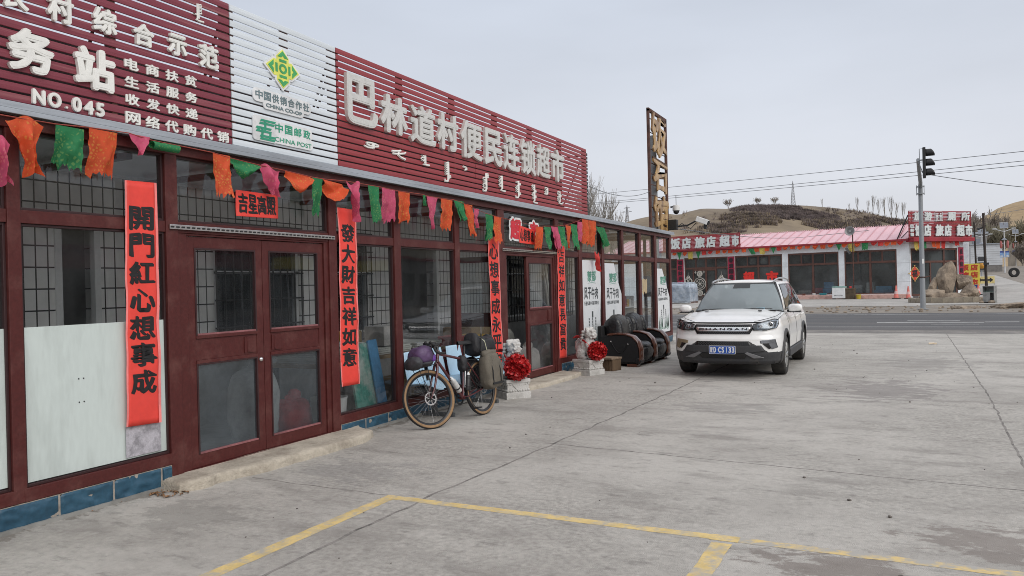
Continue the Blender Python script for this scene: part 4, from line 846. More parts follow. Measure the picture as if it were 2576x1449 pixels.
FL = [('p', 3.10, 2.75, .13, .3, 'tail'), ('o', 3.2, 2.915, .27, .385, 'tail'), ('g', 3.56, 2.92, .22, .33, 'banner'), ('o', 3.82, 2.94, .24, .38, 'banner'), ('p', 4.16, 2.955, .2, .16, 'point'), ('g', 4.37, 2.93, .26, .07, 'roll'), ('o', 5.01, 2.92, .20, .41, 'banner'), ('g', 5.2, 2.90, .33, .17, 'swag'), ('p', 5.56, 2.88, .29, .27, 'tail'), ('o', 5.92, 2.87, .37, .21, 'swag'), ('g', 6.32, 2.85, .17, .42, 'banner'), ('o', 6.49, 2.85, .32, .23, 'swag'), ('p', 6.88, 2.87, .25, .42, 'tail'), ('g', 7.28, 2.87, .21, .45, 'banner'), ('p', 7.55, 2.87, .27, .43, 'banner'), ('o', 7.89, 2.86, .25, .42, 'banner'), ('g', 8.44, 2.87, .08, .14, 'point'), ('p', 8.53, 2.86, .27, .43, 'point'), ('o', 8.88, 2.86, .30, .44, 'banner'), ('g', 9.22, 2.87, .28, .29, 'lean'), ('o', 9.5, 2.84, .24, .47, 'lean'), ('p', 9.78, 2.8, .16, .28, 'point'), ('g', 10.13, 2.75, .22, .43, 'banner'), ('o', 10.40, 2.73, .25, .44, 'banner'), ('o', 11.93, 2.66, .29, .42, 'banner'), ('g', 12.26, 2.68, .30, .42, 'banner'), ('p', 12.56, 2.7, .30, .42, 'lean'), ('g', 12.88, 2.72, .32, .43, 'banner'), ('o', 13.23, 2.76, .28, .42, 'point'), ('g', 13.49, 2.80, .32, .49, 'banner'), ('p', 13.84, 2.87, .24, .43, 'banner'), ('o', 14.08, 2.93, .36, .50, 'banner'), ('o', 14.46, 2.93, .40, .56, 'banner'), ('g', 14.84, 2.83, .5, .44, 'lean'), ('r', 14.72, 2.29, .24, .36, 'tail')]
WH = ['at the left edge of the picture', 'beside the left picture edge, above the first window', 'with a gold roundel, above the first window', 'with a yellow crescent print, above the longest couplet banner', 'torn small, right of the longest couplet banner', 'over the lettering edge above the first post', 'at the left upper corner of the double door', 'beside the orange one at the double door', 'over the left of the small header banner', 'over the right of the small header banner', 'above the right leaf of the double door', 'at the right post of the double door', 'above the couplet banner with 意', 'first right of the couplet banner with 意', 'second right of the couplet banner with 意', 'at the post left of the bicycle', 'tiny scrap above the chairs', 'above the bicycle handlebar', 'above the bicycle frame', 'above the bicycle saddle', 'above the bicycle bags', 'tiny one left of the open doorway', 'just above the couplet banner left of the open doorway', 'next to the green one at the open doorway', 'covering the supermarket sticker on its right', 'first right of the supermarket sticker', 'second right of the supermarket sticker', 'third right of the supermarket sticker', 'above the couplet banner by the lion', 'right of the couplet banner by the lion', 'left of the orange pair near the string end', 'left one of the orange pair near the string end', 'right one of the orange pair near the string end', 'last one on the string', 'dangling alone below the string end']
for i, (c, y, z, w_, h, kd) in enumerate(FL):
    b = flag_mesh(w_, h, kd, i+3); o = b.build('pennant', M_fl[c], None, 60, loc=(.13, y, z), recalc=False)
    tag(o, f"{CN[c]} paper pennant {KN[kd]}, {WH[i]}", 'pennant', 'paper pennants strung along the shop front')
pts = [(.13, 2.6, 2.93)]+[(.13, y, z+.004) for c, y, z, w_, h, kd in FL[1:33]]+[(.13, 14.86, 2.95), (.12, 15.3, 2.86)]
b = MB(); b.tube(pts, .004, 4); b.tube([(.13, 14.84, 2.83), (.135, 14.83, 2.5), (.13, 14.8, 2.29)], .003, 4); tag(b.build('pennant_string', mat('string', (.35, .07, .05), .8), None), 'thin red string carrying the paper pennants along the shop front', 'string')

# ================================================================== BICYCLE
M_tyre = mat('black_tyre', (.022, .022, .024), .85, 0, .2, 12, None, .45, .65, .3, 90); M_tan = mat('tan_sidewall', (.27, .165, .085), .8, 0, .12, 14); M_rim = mat('black_rim', (.02, .02, .022), .4, .2)
M_spoke = mat('spoke_steel', (.28, .28, .29), .35, .8); M_bframe = mat('burgundy_frame_paint', (.085, .018, .022), .3, 0, .08, 6, coat=.4); M_disc = mat('brake_disc', (.45, .43, .42), .35, .9); M_grip = mat('bar_tape', (.014, .014, .015), .7, 0, .1, 30)
M_alu = mat('bare_aluminium', (.48, .48, .48), .35, .85)
bike = thing('touring_bicycle', 'loaded burgundy touring bicycle with tan-wall tyres leaning by the shop window', 'bicycle', (.82, 8.70, 0))
# local frame: +x forward (towards -Y of the lot), y to the rider's left (towards the lot), z up, leaned towards the wall
LEAN = R(7); BM = Mx.Translation((0, 0, 0)) @ Mx.Rotation(R(-90)-.075, 4, 'Z') @ Mx.Rotation(LEAN, 4, 'X')
RW = .352; WB = 1.06
def wheel(steer=0, cx=0):
    M = BM
    if steer: M = BM @ Mx.Translation((cx, 0, 0)) @ Mx.Rotation(steer, 4, (V((-.32, 0, 1)).normalized())) @ Mx.Translation((-cx, 0, 0))
    Q = M @ Mx.Translation((cx, 0, RW)) @ Mx.Rotation(pi/2, 4, 'X'); rt = .023
    wroot = bpy.data.objects.new('wheel', None); 
    t = MB(); t.lathe([(RW-rt+rt*cos(a), rt*sin(a)) for a in [i*pi/6-pi/2 for i in range(1, 6)]+[pi/2*.92]][::1], 64, 0, Q)
    t.lathe([(RW-rt+rt*1.02*cos(a), rt*1.02*sin(a)) for a in [R(-78), R(-40), R(0), R(40), R(78)]], 64, 0, Q); tob = t.build('wheel', M_tyre, bike, 70, recalc=False)
    s = MB()
    for sg in (1, -1): s.lathe([(RW-.014, sg*.0215), (RW-.024, sg*.0245), (RW-.036, sg*.0215), (RW-.044, sg*.014)], 64, 0, Q)
    s.build('sidewall', M_tan, tob, 70, recalc=False)
    r_ = MB(); r_.lathe([(RW-.040, -.0155), (RW-.046, -.0145), (RW-.068, -.008), (RW-.070, 0), (RW-.068, .008), (RW-.046, .0145), (RW-.040, .0155)], 64, 0, Q); r_.build('rim', M_rim, tob, 60, recalc=False)
    sp = MB()
    for i in range(28):
        a = 2*pi*i/28; sd_ = .028 if i % 2 else -.028; o_ = .9 if (i//2) % 2 else -.9
        sp.tube([Q @ V((.022*cos(a+o_), .022*sin(a+o_), sd_)), Q @ V(((RW-.068)*cos(a), (RW-.068)*sin(a), 0))], .0011, 4)
    sp.build('spokes', M_spoke, tob)
    h = MB(); h.lathe([(0, -.05), (.012, -.05), (.012, -.034), (.026, -.032), (.026, -.026), (.014, -.022), (.014, .022), (.026, .026), (.026, .032), (.012, .034), (.012, .05), (0, .05)], 16, 0, Q); h.build('hub', M_black, tob, 40, recalc=False)
    d = MB()
    for i in range(18):
        a = 2*pi*i/18; a2 = a+pi/9
        for r0, r1 in ((.066, .080),):
            d.add([Q @ V((r*cos(q), r*sin(q), -.040)) for r, q in ((r0, a), (r1, a+.05), (r1, a2-.03), (r0, a2))], [(0, 1, 2, 3)])
        if i % 3 == 0: d.add([Q @ V((r*cos(q), r*sin(q), -.0402)) for r, q in ((.02, a), (.068, a+.35), (.068, a+.5), (.02, a+.3))], [(0, 1, 2, 3)])
    dd = d.build('brake_disc', M_disc, tob, recalc=False); dm = dd.modifiers.new('t', 'SOLIDIFY'); dm.thickness = .0018
    return M
STEER = -R(23); wheel(0, 0)
FMx = wheel(STEER, WB)                                   # turned towards the wall
def P_(x, y, z): return BM @ V((x, y, z))
def PF(x, y, z): return FMx @ V((x, y, z))
bb = (.425, 0, .275); st_t = (.285, 0, .80); hd_t = (.815, 0, .90); hd_b = (.868, 0, .765)
fr = MB(); fr.tube([P_(*bb), P_(*st_t)], .0155, 10); fr.tube([P_(.30, 0, .745), P_(.83, 0, .862)], .0165, 10); fr.tube([P_(*bb), P_(.86, 0, .785)], .019, 10); fr.tube([P_(*hd_t), P_(*hd_b)], .021, 12)
for s in (1, -1):
    fr.tube([P_(.425, s*.03, .275), P_(.25, s*.05, .30), P_(0, s*.062, RW)], [.011, .011, .009], 8); fr.tube([P_(.30, s*.02, .74), P_(.10, s*.055, .47), P_(0, s*.062, RW)], [.009, .008, .008], 8)
fr.tube([P_(.425, -.04, .275), P_(.425, .04, .275)], .022, 12); fr.build('frame', M_bframe, bike, 50)
fk = MB(); fk.tube([PF(.868, 0, .765), PF(.872, 0, .735)], .021, 10)
for s in (1, -1): fk.tube([PF(.872, s*.03, .735), PF(.90, s*.052, .66), PF(.985, s*.058, .47), PF(WB, s*.056, RW)], [.017, .016, .012, .009], 8)
fk.tube([PF(.872, -.034, .735), PF(.872, .034, .735)], .017, 8); fk.build('fork', M_bframe, bike, 50)
sp = MB(); sp.tube([P_(.285, 0, .79), P_(.245, 0, .945)], .0135, 10); sp.build('seat_post', M_black, bike, 50)
sd_ = MB()
def sadf(u, v): x = .115+.285*u; w_ = .072*(1-u)**.8+.02; a = (v-.5)*2; return P_(x, a*w_, .985-.045*abs(a)**2.2-.008*sin(u*3.1)+(.012 if u < .12 else 0))
sd_.grid(sadf, 14, 12); sd_.grid(lambda u, v: P_(.115+.285*u, (v-.5)*2*(.068*(1-u)**.8+.018), .945), 14, 12); sd_.build('saddle', M_grip, bike, 60)
hb = MB(); hb.tube([PF(.815, 0, .90), PF(.80, 0, .955)], .018, 10); hb.tube([PF(.802, 0, .945), PF(.885, 0, .958)], .015, 10); hb.build('stem', M_black, bike, 50)
hb = MB(); L_ = []
for s in (1, -1):
    pts = [PF(.885, 0, .958), PF(.885, s*.10, .960), PF(.89, s*.19, .960), PF(.92, s*.215, .955), PF(.965, s*.222, .945), PF(.985, s*.226, .915), PF(.975, s*.232, .875), PF(.935, s*.238, .845), PF(.865, s*.246, .835)]
    hb.tube(pts, [.0145]*2+[.0165]*7, 8)
    hb.tube([PF(.965, s*.224, .945), PF(1.0, s*.226, .965), PF(1.025, s*.226, 1.0)], [.017, .018, .014], 8); hb.tube([PF(1.01, s*.226, .975), PF(1.03, s*.232, .90), PF(1.01, s*.235, .84)], [.008, .006, .005], 6)
hb.build('handlebar', M_grip, bike, 60)
dv = MB(); dv.box(.86, .94, .03, .09, .985, 1.0, 0, FMx); dv.tube([PF(.885, .06, .96), PF(.895, .06, 1.0)], .01, 6); dv.tube([PF(.885, -.05, .96), PF(.90, -.05, 1.01)], .012, 6); dv.ball(PF(.92, -.05, 1.02), .024, 8); dv.box(.88, .92, -.12, -.09, .97, 1.03, 0, FMx); dv.build('bike_computer', M_black, bike)
ch = MB(); ch.tube([P_(.425, -.055, .275), P_(.425, .085, .275)], .011, 8)
Qc = BM @ Mx.Translation((.425, -.05, .275)) @ Mx.Rotation(pi/2, 4, 'X'); ch.lathe([(.06, -.002), (.085, -.002), (.088, .0), (.085, .003), (.06, .003)], 28, 0, Qc)
for s, a in ((1, R(238)), (-1, R(58))):
    e_ = (.425+.17*cos(a), s*.085, .275+.17*sin(a)); ch.tube([P_(.425, s*.07, .275), P_(*e_)], [.014, .010], 8); ch.box(e_[0]-.045, e_[0]+.045, e_[1]+(0 if s > 0 else -.09), e_[1]+(.09 if s > 0 else 0), e_[2]-.008, e_[2]+.008, 0, BM)
ch.tube([P_(.425, -.05, .36), P_(0, -.045, RW+.05)], .004, 4); ch.tube([P_(.425, -.05, .19), P_(.03, -.045, .23)], .004, 4); ch.tube([P_(0, -.05, RW-.02), P_(.035, -.05, .23)], .012, 5); ch.build('crankset', M_black, bike, 50)
rk = MB()
for s in (1, -1):
    rk.tube([P_(.0, s*.066, RW+.01), P_(.02, s*.075, .72)], .005, 5); rk.tube([P_(-.02, s*.066, RW+.01), P_(-.16, s*.075, .72)], .005, 5); rk.tube([P_(-.2, s*.06, .725), P_(.15, s*.06, .725), P_(.28, s*.02, .74)], .005, 5)
    rk.tube([PF(WB-.01, s*.066, RW+.02), PF(WB-.03, s*.07, .735)], .004, 5); rk.tube([PF(WB-.01, s*.066, RW+.02), PF(WB+.1, s*.07, .735)], .004, 5); rk.tube([PF(.9, s*.06, .74), PF(1.16, s*.06, .74)], .005, 5)
for x in (-.18, -.05, .1): rk.tube([P_(x, -.06, .725), P_(x, .06, .725)], .004, 5)
for x in (.95, 1.15): rk.tube([PF(x, -.06, .74), PF(x, .06, .74)], .004, 5)
for p in ([PF(.97, .224, .945), PF(1.0, .15, 1.0), PF(.93, .05, .93), P_(.87, .03, .8)], [PF(.97, -.22, .945), PF(1.0, -.1, 1.0), PF(.95, .0, .9), P_(.88, .03, .78)]): rk.tube(p, .0028, 4)
rk.tube([P_(.28, .03, .62), P_(.24, .045, .58), P_(.27, .05, .52), P_(.32, .04, .55), P_(.28, .03, .62)], .004, 4); rk.build('luggage_rack', M_black, bike, 50)
pm = MB(); pm.tube([P_(.345, .03, .60), P_(.395, .03, .40)], .011, 8); pm.build('pump', M_alu, bike, 50)
# luggage: each bag its own thing
M_olive = mat('olive_pannier_cloth', (.135, .118, .092), .75, 0, .14, 8, (.10, .088, .07), .4, .7, .35, 18); M_strap = mat('black_webbing', (.015, .015, .016), .7); M_purple = mat('purple_nylon', (.115, .065, .155), .55, 0, .2, 9, (.075, .042, .10), .4, .7, .5, 22); M_vio = mat('violet_nylon', (.16, .05, .36), .5, 0, .2, 12); M_dkbag = mat('charcoal_nylon', (.045, .045, .052), .6, 0, .2, 9, None, .45, .65, .5, 20); M_blkbag = mat('black_nylon', (.016, .016, .019), .62, 0, .2, 9, None, .45, .65, .6, 20)
def bagshape(b, c, r, M, nx=3.2, n=22, top=1.0):
    def fn(u, v):
        a = 2*pi*u; t = pi*(v-.5)
        def p(x, q): return math.copysign(abs(x)**(2/q), x)
        k = 1-(1-top)*max(0, sin(t)); x = p(cos(t), nx)*p(cos(a), nx)*r[0]*k; y = p(cos(t), nx)*p(sin(a), nx)*r[1]; z = p(sin(t), nx)*r[2]
        q = V((x+c[0], y+c[1], z+c[2])); nn = V((x/r[0], y/r[1], z/r[2])); nn = nn.normalized() if nn.length else nn
        return M @ (q+nn*(.018*NZ.noise(q*8)+.009*NZ.noise(q*20)))
    b.grid(fn, n*2, n)
Wb = Mx.Translation(bike.location) @ BM; Wf = Mx.Translation(bike.location) @ FMx
p = thing('pannier_bag', 'olive roll-top pannier bag hanging on the rear rack of the bicycle', 'pannier'); b = MB(); bagshape(b, (-.05, .15, .555), (.185, .095, .23), Wb, 4, 22, .84); bagshape(b, (-.05, .145, .775), (.145, .065, .055), Wb, 3, 16); b.build('bag_body', M_olive, p, 70)
b = MB(); 
for x in (-.13, .05): b.tube([Wb @ V((x, .243, .38)), Wb @ V((x, .252, .56)), Wb @ V((x*.8, .215, .72)), Wb @ V((x*.8, .14, .785))], .008, 5)
b.box(-.17, .07, .240, .252, .38, .405, 0, Wb); b.tube([Wb @ V((-.13, .21, .73)), Wb @ V((-.03, .236, .6)), Wb @ V((.03, .232, .74))], .004, 4); b.build('strap', M_strap, p)
p = thing('pannier_bag', 'dark pannier bag on the wall side of the bicycle rear rack', 'pannier'); b = MB(); bagshape(b, (-.02, -.145, .55), (.165, .08, .2), Wb, 4, 16, .84); b.build('bag_body', M_blkbag, p, 70)
p = thing('duffel_bag', 'black duffel strapped across the rear rack behind the saddle', 'bag'); b = MB(); bagshape(b, (-.08, .0, .885), (.24, .175, .125), Wb, 2.6); bagshape(b, (.10, .03, .92), (.09, .12, .15), Wb, 2.4, 14); bagshape(b, (-.26, .02, .94), (.07, .08, .09), Wb, 2.2, 12); b.build('bag_body', M_blkbag, p, 70)
b = MB(); b.tube([Wb @ V((-.02, .16, .80)), Wb @ V((.0, .145, .95)), Wb @ V((.03, .10, 1.0)), Wb @ V((.01, .155, .93)), Wb @ V((.0, .168, .80))], .005, 5); b.tube([Wb @ V((-.17, .15, .83)), Wb @ V((-.17, .12, .96))], .006, 5); b.build('cord', mat('pale_cord', (.55, .55, .40), .7), p)
b = MB(); b.tube([Wb @ V((.10, .12, .75)), Wb @ V((-.05, .15, .98)), Wb @ V((-.25, .1, .93)), Wb @ V((-.3, .13, .78))], .006, 5); b.tube([Wb @ V((.12, .15, .82)), Wb @ V((.05, .14, 1.04))], .01, 5); b.build('strap', M_strap, p)
p = thing('handlebar_bag', 'purple stuff sack strapped over the front rack of the bicycle', 'bag'); b = MB(); bagshape(b, (1.06, .0, .865), (.135, .20, .12), Wf, 2.4); b.build('bag_body', M_purple, p, 70); b = MB(); bagshape(b, (.965, .09, .82), (.045, .07, .05), Wf, 2.2, 12); b.build('bag_flap', M_vio, p, 70)
b = MB(); b.tube([Wf @ V((1.05, .12, .75)), Wf @ V((1.17, .12, .85)), Wf @ V((1.05, .12, .955)), Wf @ V((.94, .12, .86)), Wf @ V((1.05, .12, .75))], .007, 5); b.build('strap', M_strap, p)
p = thing('stuff_sack', 'charcoal stuff sack hanging low in front of the purple sack', 'bag'); b = MB(); bagshape(b, (1.19, .04, .785), (.085, .16, .075), Wf, 2.3, 18); bagshape(b, (1.06, .05, .765), (.10, .12, .03), Wf, 2.3, 14); b.build('bag_body', M_dkbag, p, 70)
p = thing('frame_bag', 'small black bag hanging under the saddle at the seat tube', 'bag'); b = MB(); bagshape(b, (.36, .0, .70), (.055, .06, .10), Wb, 2.6, 14); b.build('bag_body', M_blkbag, p, 70)
def bottle(label, base, ax, m1, m2, ln):
    t = thing('water_bottle', label, 'bottle', (0, 0, 0)); a = Wb @ V(base); d = (Wb.to_3x3() @ V(ax)).normalized(); M = Mx.Translation(a) @ d.to_track_quat('Z', 'Y').to_matrix().to_4x4()
    b = MB(); b.lathe([(0, 0), (.034, 0), (.037, .01), (.037, ln*.55), (.033, ln*.6), (.036, ln*.66), (.034, ln*.76), (.018, ln*.84)], 16, 0, M); b.build('bottle_body', m1, t, 40); b = MB(); b.lathe([(.02, ln*.83), (.02, ln*.9), (.012, ln*.93), (.012, ln), (0, ln)], 12, 0, M); b.build('cap', m2, t, 40)
    b = MB(); b.lathe([(.039, ln*.2), (.040, ln*.22), (.039, ln*.28)], 16, 0, M); b.tube([M @ V((-.038, 0, 0)), M @ V((-.041, 0, ln*.5))], .003, 4); b.build('bottle_cage', M_black, t)
M_clear = mat('milky_bottle_plastic', (.50, .50, .49), .35, 0, .1, 9)
bottle('milky white water bottle in the down-tube cage of the bicycle', (.52, .03, .37), (.62, .0, .80), M_clear, M_white, .24); bottle('slim black water bottle with white cap at the seat tube', (.375, .05, .36), (-.22, .05, 1), M_black, M_white, .23)

# ================================================================== BLUE SEAT BENCH
M_seat = mat('light_blue_seat_plastic', (.42, .60, .74), .35, 0, .05, 3, spec=.5); M_gsteel = mat('grey_painted_steel', (.085, .09, .095), .6, .1, .15, 6)
bench = thing('waiting_bench', 'row of light blue plastic shell seats on a grey steel beam by the window', 'bench', (.26, 9.01, 0))
for i in range(4):
    y = -.76+.505*i; s = MB()
    def fn(u, v, y=y):
        a = (u-.5)*2; wid = .21*(1-.12*max(0, v-.75)*4)*(1-.25*max(0, .12-v)*6)
        if v < .5: t = v/.5; x = .24-.43*t; z = .43-.03*t+.012*sin(t*pi)-.02*(1-t)**4*3
        else: t = (v-.5)/.5; x = -.19-.02*sin(t*pi/2)-.06*t; z = .40+.44*t
        k = min(1, abs(v-.5)*6); cx = abs(a)**2.4
        return (x+(.035*cx if v > .5 else 0), y+a*wid, z+(.03*cx if v <= .5 else .02*(1-k)*cx))
    s.grid(fn, 16, 36); o = s.build('seat', M_seat, bench, 70); q = o.modifiers.new('t', 'SOLIDIFY'); q.thickness = .012
b = MB(); b.box(-.05, .0, -1.0, 1.0, .345, .385); 
for y in (-.76, -.255, .25, .755): b.box(-.14, .12, y-.1, y+.1, .385, .398)
b.build('beam', M_gsteel, bench, bevel=.004)
for y in (-.58, .62): b = MB(); b.box(-.055, .005, y-.03, y+.03, .05, .345); b.box(-.27, .27, y-.03, y+.03, .0, .05); b.build('leg', M_gsteel, bench, bevel=.004)

# ================================================================== STONE LIONS WITH RED BALLS
M_marble = mat('white_stone', (.56, .55, .53), .75, 0, .1, 7, (.40, .39, .37), .48, .7, .5, 45); M_rib = mat('red_satin', (.46, .016, .018), .42, 0, .2, 8)
def lion_parts(head_turn):
    b = MB(); B = b.ball
    # seated, facing +x; haunches, chest, forelegs, head, mane curls, tail
    B((-.10, 0, .15), (.13, .125, .16), 16); B((-.02, 0, .22), (.12, .115, .17), 16); B((.06, 0, .28), (.095, .105, .16), 16)
    for s in (1, -1):
        B((-.07, s*.10, .09), (.12, .055, .10), 14); B((.035, s*.125, .03), (.075, .04, .035), 12); B((.05, s*.125, .035), .03, 8)
        b.tube([(.08, s*.075, .30), (.115, s*.075, .18), (.115, s*.075, .05)], [.05, .042, .036], 10); B((.145, s*.075, .03), (.055, .042, .034), 12)
        for k in (-1, 0, 1): B((.19, s*.075+k*.022, .022), (.018, .012, .018), 6)
    H = Mx.Translation((.075, 0, .46)) @ Mx.Rotation(head_turn, 4, 'Z')
    def HB(c, r, n=10): b.ball((0, 0, 0), r, n, 0, H @ Mx.Translation(c))
    HB((.0, 0, .0), (.105, .10, .10), 16); HB((.085, 0, -.02), (.06, .07, .045), 12); HB((.09, 0, -.06), (.05, .06, .022), 10); HB((.132, 0, .005), (.022, .032, .02), 8); HB((.075, 0, .055), (.05, .075, .03), 10)
    for s in (1, -1):
        HB((.095, s*.045, .035), .021, 8); HB((.075, s*.05, .06), (.035, .03, .018), 8); HB((.10, s*.055, -.02), (.03, .025, .022), 8); HB((.0, s*.10, .06), (.028, .016, .038), 8); HB((.115, s*.024, -.04), (.012, .010, .018), 6); HB((.07, s*.06, -.07), .022, 6)
    for k in range(5):
        for j in range(-3, 4):
            a = j*.48; z = .095-k*.055; rr = .105-.012*abs(k-1); x = -.02-.055*cos(a)*(1 if k else .4)-.02*k; y = rr*sin(a); HB((x-.03*(1 if k > 0 else -.6), y, z), (.03, .03, .027), 8)
    b.tube([(-.20, 0, .08), (-.25, 0, .18), (-.24, 0, .30), (-.20, 0, .36)], [.035, .04, .045, .02], 8)
    return b
def rosette(r, sd):
    random.seed(sd); b = MB(); n = 120
    for i in range(n):
        z = 1-2*(i+.5)/n; a = i*2.39996; d = V((math.sqrt(1-z*z)*cos(a), math.sqrt(1-z*z)*sin(a), z)); u = d.orthogonal().normalized(); u = Mx.Rotation(random.uniform(0, 6), 3, d) @ u; v = d.cross(u); s = r*random.uniform(.32, .46); ph = random.uniform(0, 6); rr = r*random.uniform(.80, 1.0); fo = random.uniform(3, 5)
        def fn(p, q, d=d, u=u, v=v, s=s, ph=ph, rr=rr, fo=fo): x = (p-.5)*2; y = (q-.5)*2; m_ = x*x+y*y; return d*(rr*.86+s*.62*(abs(x)**1.6)*.8+s*.16*sin(fo*y*1.6+ph))+u*x*s*.55+v*y*s
        b.grid(fn, 6, 8)
    b.ball((0, 0, 0), r*.8, 14); return b
def lion(label, loc, rz, turn, ball, ribbon=True, rzp=0):
    t = thing('stone_lion', label, 'stone lion', loc, rz, 'pair of stone guardian lions')
    # carved pedestal: base slab, waist with bead rows and a draped triangle, top slab
    p = MB(); p.box(-.22, .22, -.2, .2, 0, .10); p.box(-.195, .195, -.175, .175, .10, .235); p.box(-.215, .215, -.195, .195, .235, .285)
    for sgn in (-1, 1):
        for i in range(10): p.ball((-.185+.37*i/9, sgn*.178, .123), (.022, .014, .02), 8); p.ball((-.185+.37*i/9, sgn*.178, .215), (.02, .012, .017), 8)
        for i in range(9): p.ball((sgn*.198, -.165+.33*i/8, .123), (.014, .022, .02), 8); p.ball((sgn*.198, -.165+.33*i/8, .215), (.012, .02, .017), 8)
        p.prism([(-.14, .235), (.14, .235), (0, .105)], .012, 0, frame((0, sgn*.176 if sgn < 0 else .176+.012, 0), (1, 0, 0), (0, 0, 1))); p.prism([(-.12, .235), (.12, .235), (0, .105)], .012, 0, frame((.197 if sgn > 0 else -.209, 0, 0), (0, 1, 0), (0, 0, 1)))
    p.build('pedestal', M_marble, t, 50, bevel=.006)
    bm_ = lion_parts(turn); o = remesh(bm_, 'lion_body', M_marble, .0085, t, 1, (-.02, 0, .285), .005, 34)
    bl = rosette(ball[3], 9); o = bl.build('ribbon_ball', M_rib, None, 60, loc=ball[:3]); o.parent = t
    rb = MB()
    def rbn(u, v): a = u*2*pi; return (.03+.125*cos(a), .128*sin(a), .60+.09*(-cos(a))*.7+.035*(v-.5)+.02*sin(a*3))
    if ribbon:
        rb.grid(rbn, 30, 3)
        rb.grid(lambda u, v: (-.08-.14*u, -.03-.07*(v-.5)*(1+u*1.5)-.06*u, .68-.02*u+.05*sin(u*3)*(v)), 8, 4); rb.grid(lambda u, v: (-.07-.13*u, .02+.06*(v-.5)*(1+u), .66-.10*u+.02*sin(u*5)), 8, 4)
        rb.grid(lambda u, v: (.10+.16*u, -.06*(v-.5)+.0, .60-.08*u+.015*sin(u*6)), 8, 3); q = rb.build('neck_ribbon', M_rib, t, 70, recalc=False); m_ = q.modifiers.new('t', 'SOLIDIFY'); m_.thickness = .005
    return t
lion('white stone lion with a red ribbon ball left of the open door, behind the bicycle', (.47, 10.22, 0), R(-38), R(12), (.20, -.02, .46, .185))
lion('white stone lion with a red ribbon ball beside the black leather seats', (.52, 13.22, 0), R(-22), R(6), (.235, -.02, .44, .165))

# log stool beside the right lion
lg = MB(); random.seed(2)
for i in range(9): x = -.19+.38*i/8; lg.box(x-.022, x+.022, -.15+random.uniform(-.01, .01), .15, .0, .21+random.uniform(-.006, .006))
st = thing('log_stool', 'low brown slatted wooden stool between the lion and the armchairs', 'stool', (.62, 13.98, 0), R(-15)); lg.build('slats', mat('old_brown_wood', (.13, .085, .05), .85, 0, .25, 6, (.08, .05, .03), .4, .7, .4, 40, stretch=(4, 1, .4)), st, bevel=.006)
lg = MB(); lg.box(-.22, .22, -.18, .18, .212, .25); lg.build('top', mat('old_wood_top', (.22, .16, .11), .8, 0, .25, 5, stretch=(.5, 4, 1)), st, bevel=.01)

# ================================================================== BLACK LEATHER TWIN ARMCHAIR
M_lea = mat('black_leather', (.010, .010, .011), .30, 0, .25, 6, None, .45, .65, .55, 30); M_lea2 = mat('worn_grey_leather', (.040, .037, .033), .35, 0, .3, 6, (.020, .019, .018), .4, .65, .5, 30); M_woodd = mat('varnished_dark_wood', (.105, .035, .018), .25, 0, .2, 4, (.06, .02, .012), .4, .65, 0, stretch=(1, 6, 1), coat=.5); M_felt = mat('black_side_cloth', (.006, .006, .007), .75, 0, .2, 20)
sofa = thing('leather_sofa', 'worn black leather two-seat sofa with three curved wooden armrests', 'sofa', (.18, 14.62, 0), R(-3))
def arm(y0, w_):
    b = MB(); pr = [(.06, .08), (.06, .60), (.30, .63), (.55, .635), (.72, .60), (.83, .50), (.875, .36), (.88, .20), (.86, .08)]
    b.prism(pr, w_, 0, frame((0, y0+w_, 0), (1, 0, 0), (0, 0, 1))); o = b.build('arm', M_felt, sofa, 40, bevel=.02)
    c = MB(); top = [(.22, .628), (.42, .648), (.60, .643), (.75, .60), (.85, .50), (.90, .36), (.905, .20), (.895, .12)]
    def fn(u, v):
        f = u*(len(top)-1); i = min(len(top)-2, int(f)); t = f-i; x = top[i][0]*(1-t)+top[i+1][0]*t; z = top[i][1]*(1-t)+top[i+1][1]*t; bul = .018*sin(pi*v); e_ = top[i+1]; s_ = top[i]; n = V((-(e_[1]-s_[1]), 0, e_[0]-s_[0])).normalized(); return (x+n.x*(bul+.008), y0-.015+(w_+.03)*v, z+n.z*(bul+.008))
    c.grid(fn, 28, 8); q = c.build('wooden_armrest', M_woodd, o, 70); m_ = q.modifiers.new('t', 'SOLIDIFY'); m_.thickness = .03; m_.offset = -1
    if y0 < .1:
        d = MB(); 
        for x in (.30, .66): d.ball((x, y0-.006, .50-.05*(x > .5)), .014, 8)
        d.build('stud', M_chrome, o, 60); d = MB(); d.tube([(.30+.36*i/16, y0-.006, .50-.05*i/16-.20*sin(pi*i/16)) for i in range(17)], .008, 6); d.build('braid', M_felt, o, 60)
    for q in ((.62, .84), (.08, .2)): f = MB(); f.box(q[0], q[1], y0, y0+w_, .0, .055); f.build('foot', M_woodd, sofa, bevel=.012)
    r_ = MB(); r_.tube([(.86, y0-.01, .12), (.86, y0+w_+.01, .12)], .062, 14); r_.build('arm_roll', M_lea, o, 60, bevel=.015)
for y0 in (0, .83, 1.66): arm(y0, .2)
def cushion(b, c, r, e_=3.4, n=16, wr=.010): bagshape(b, c, r, Mx.Identity(4), e_, n)
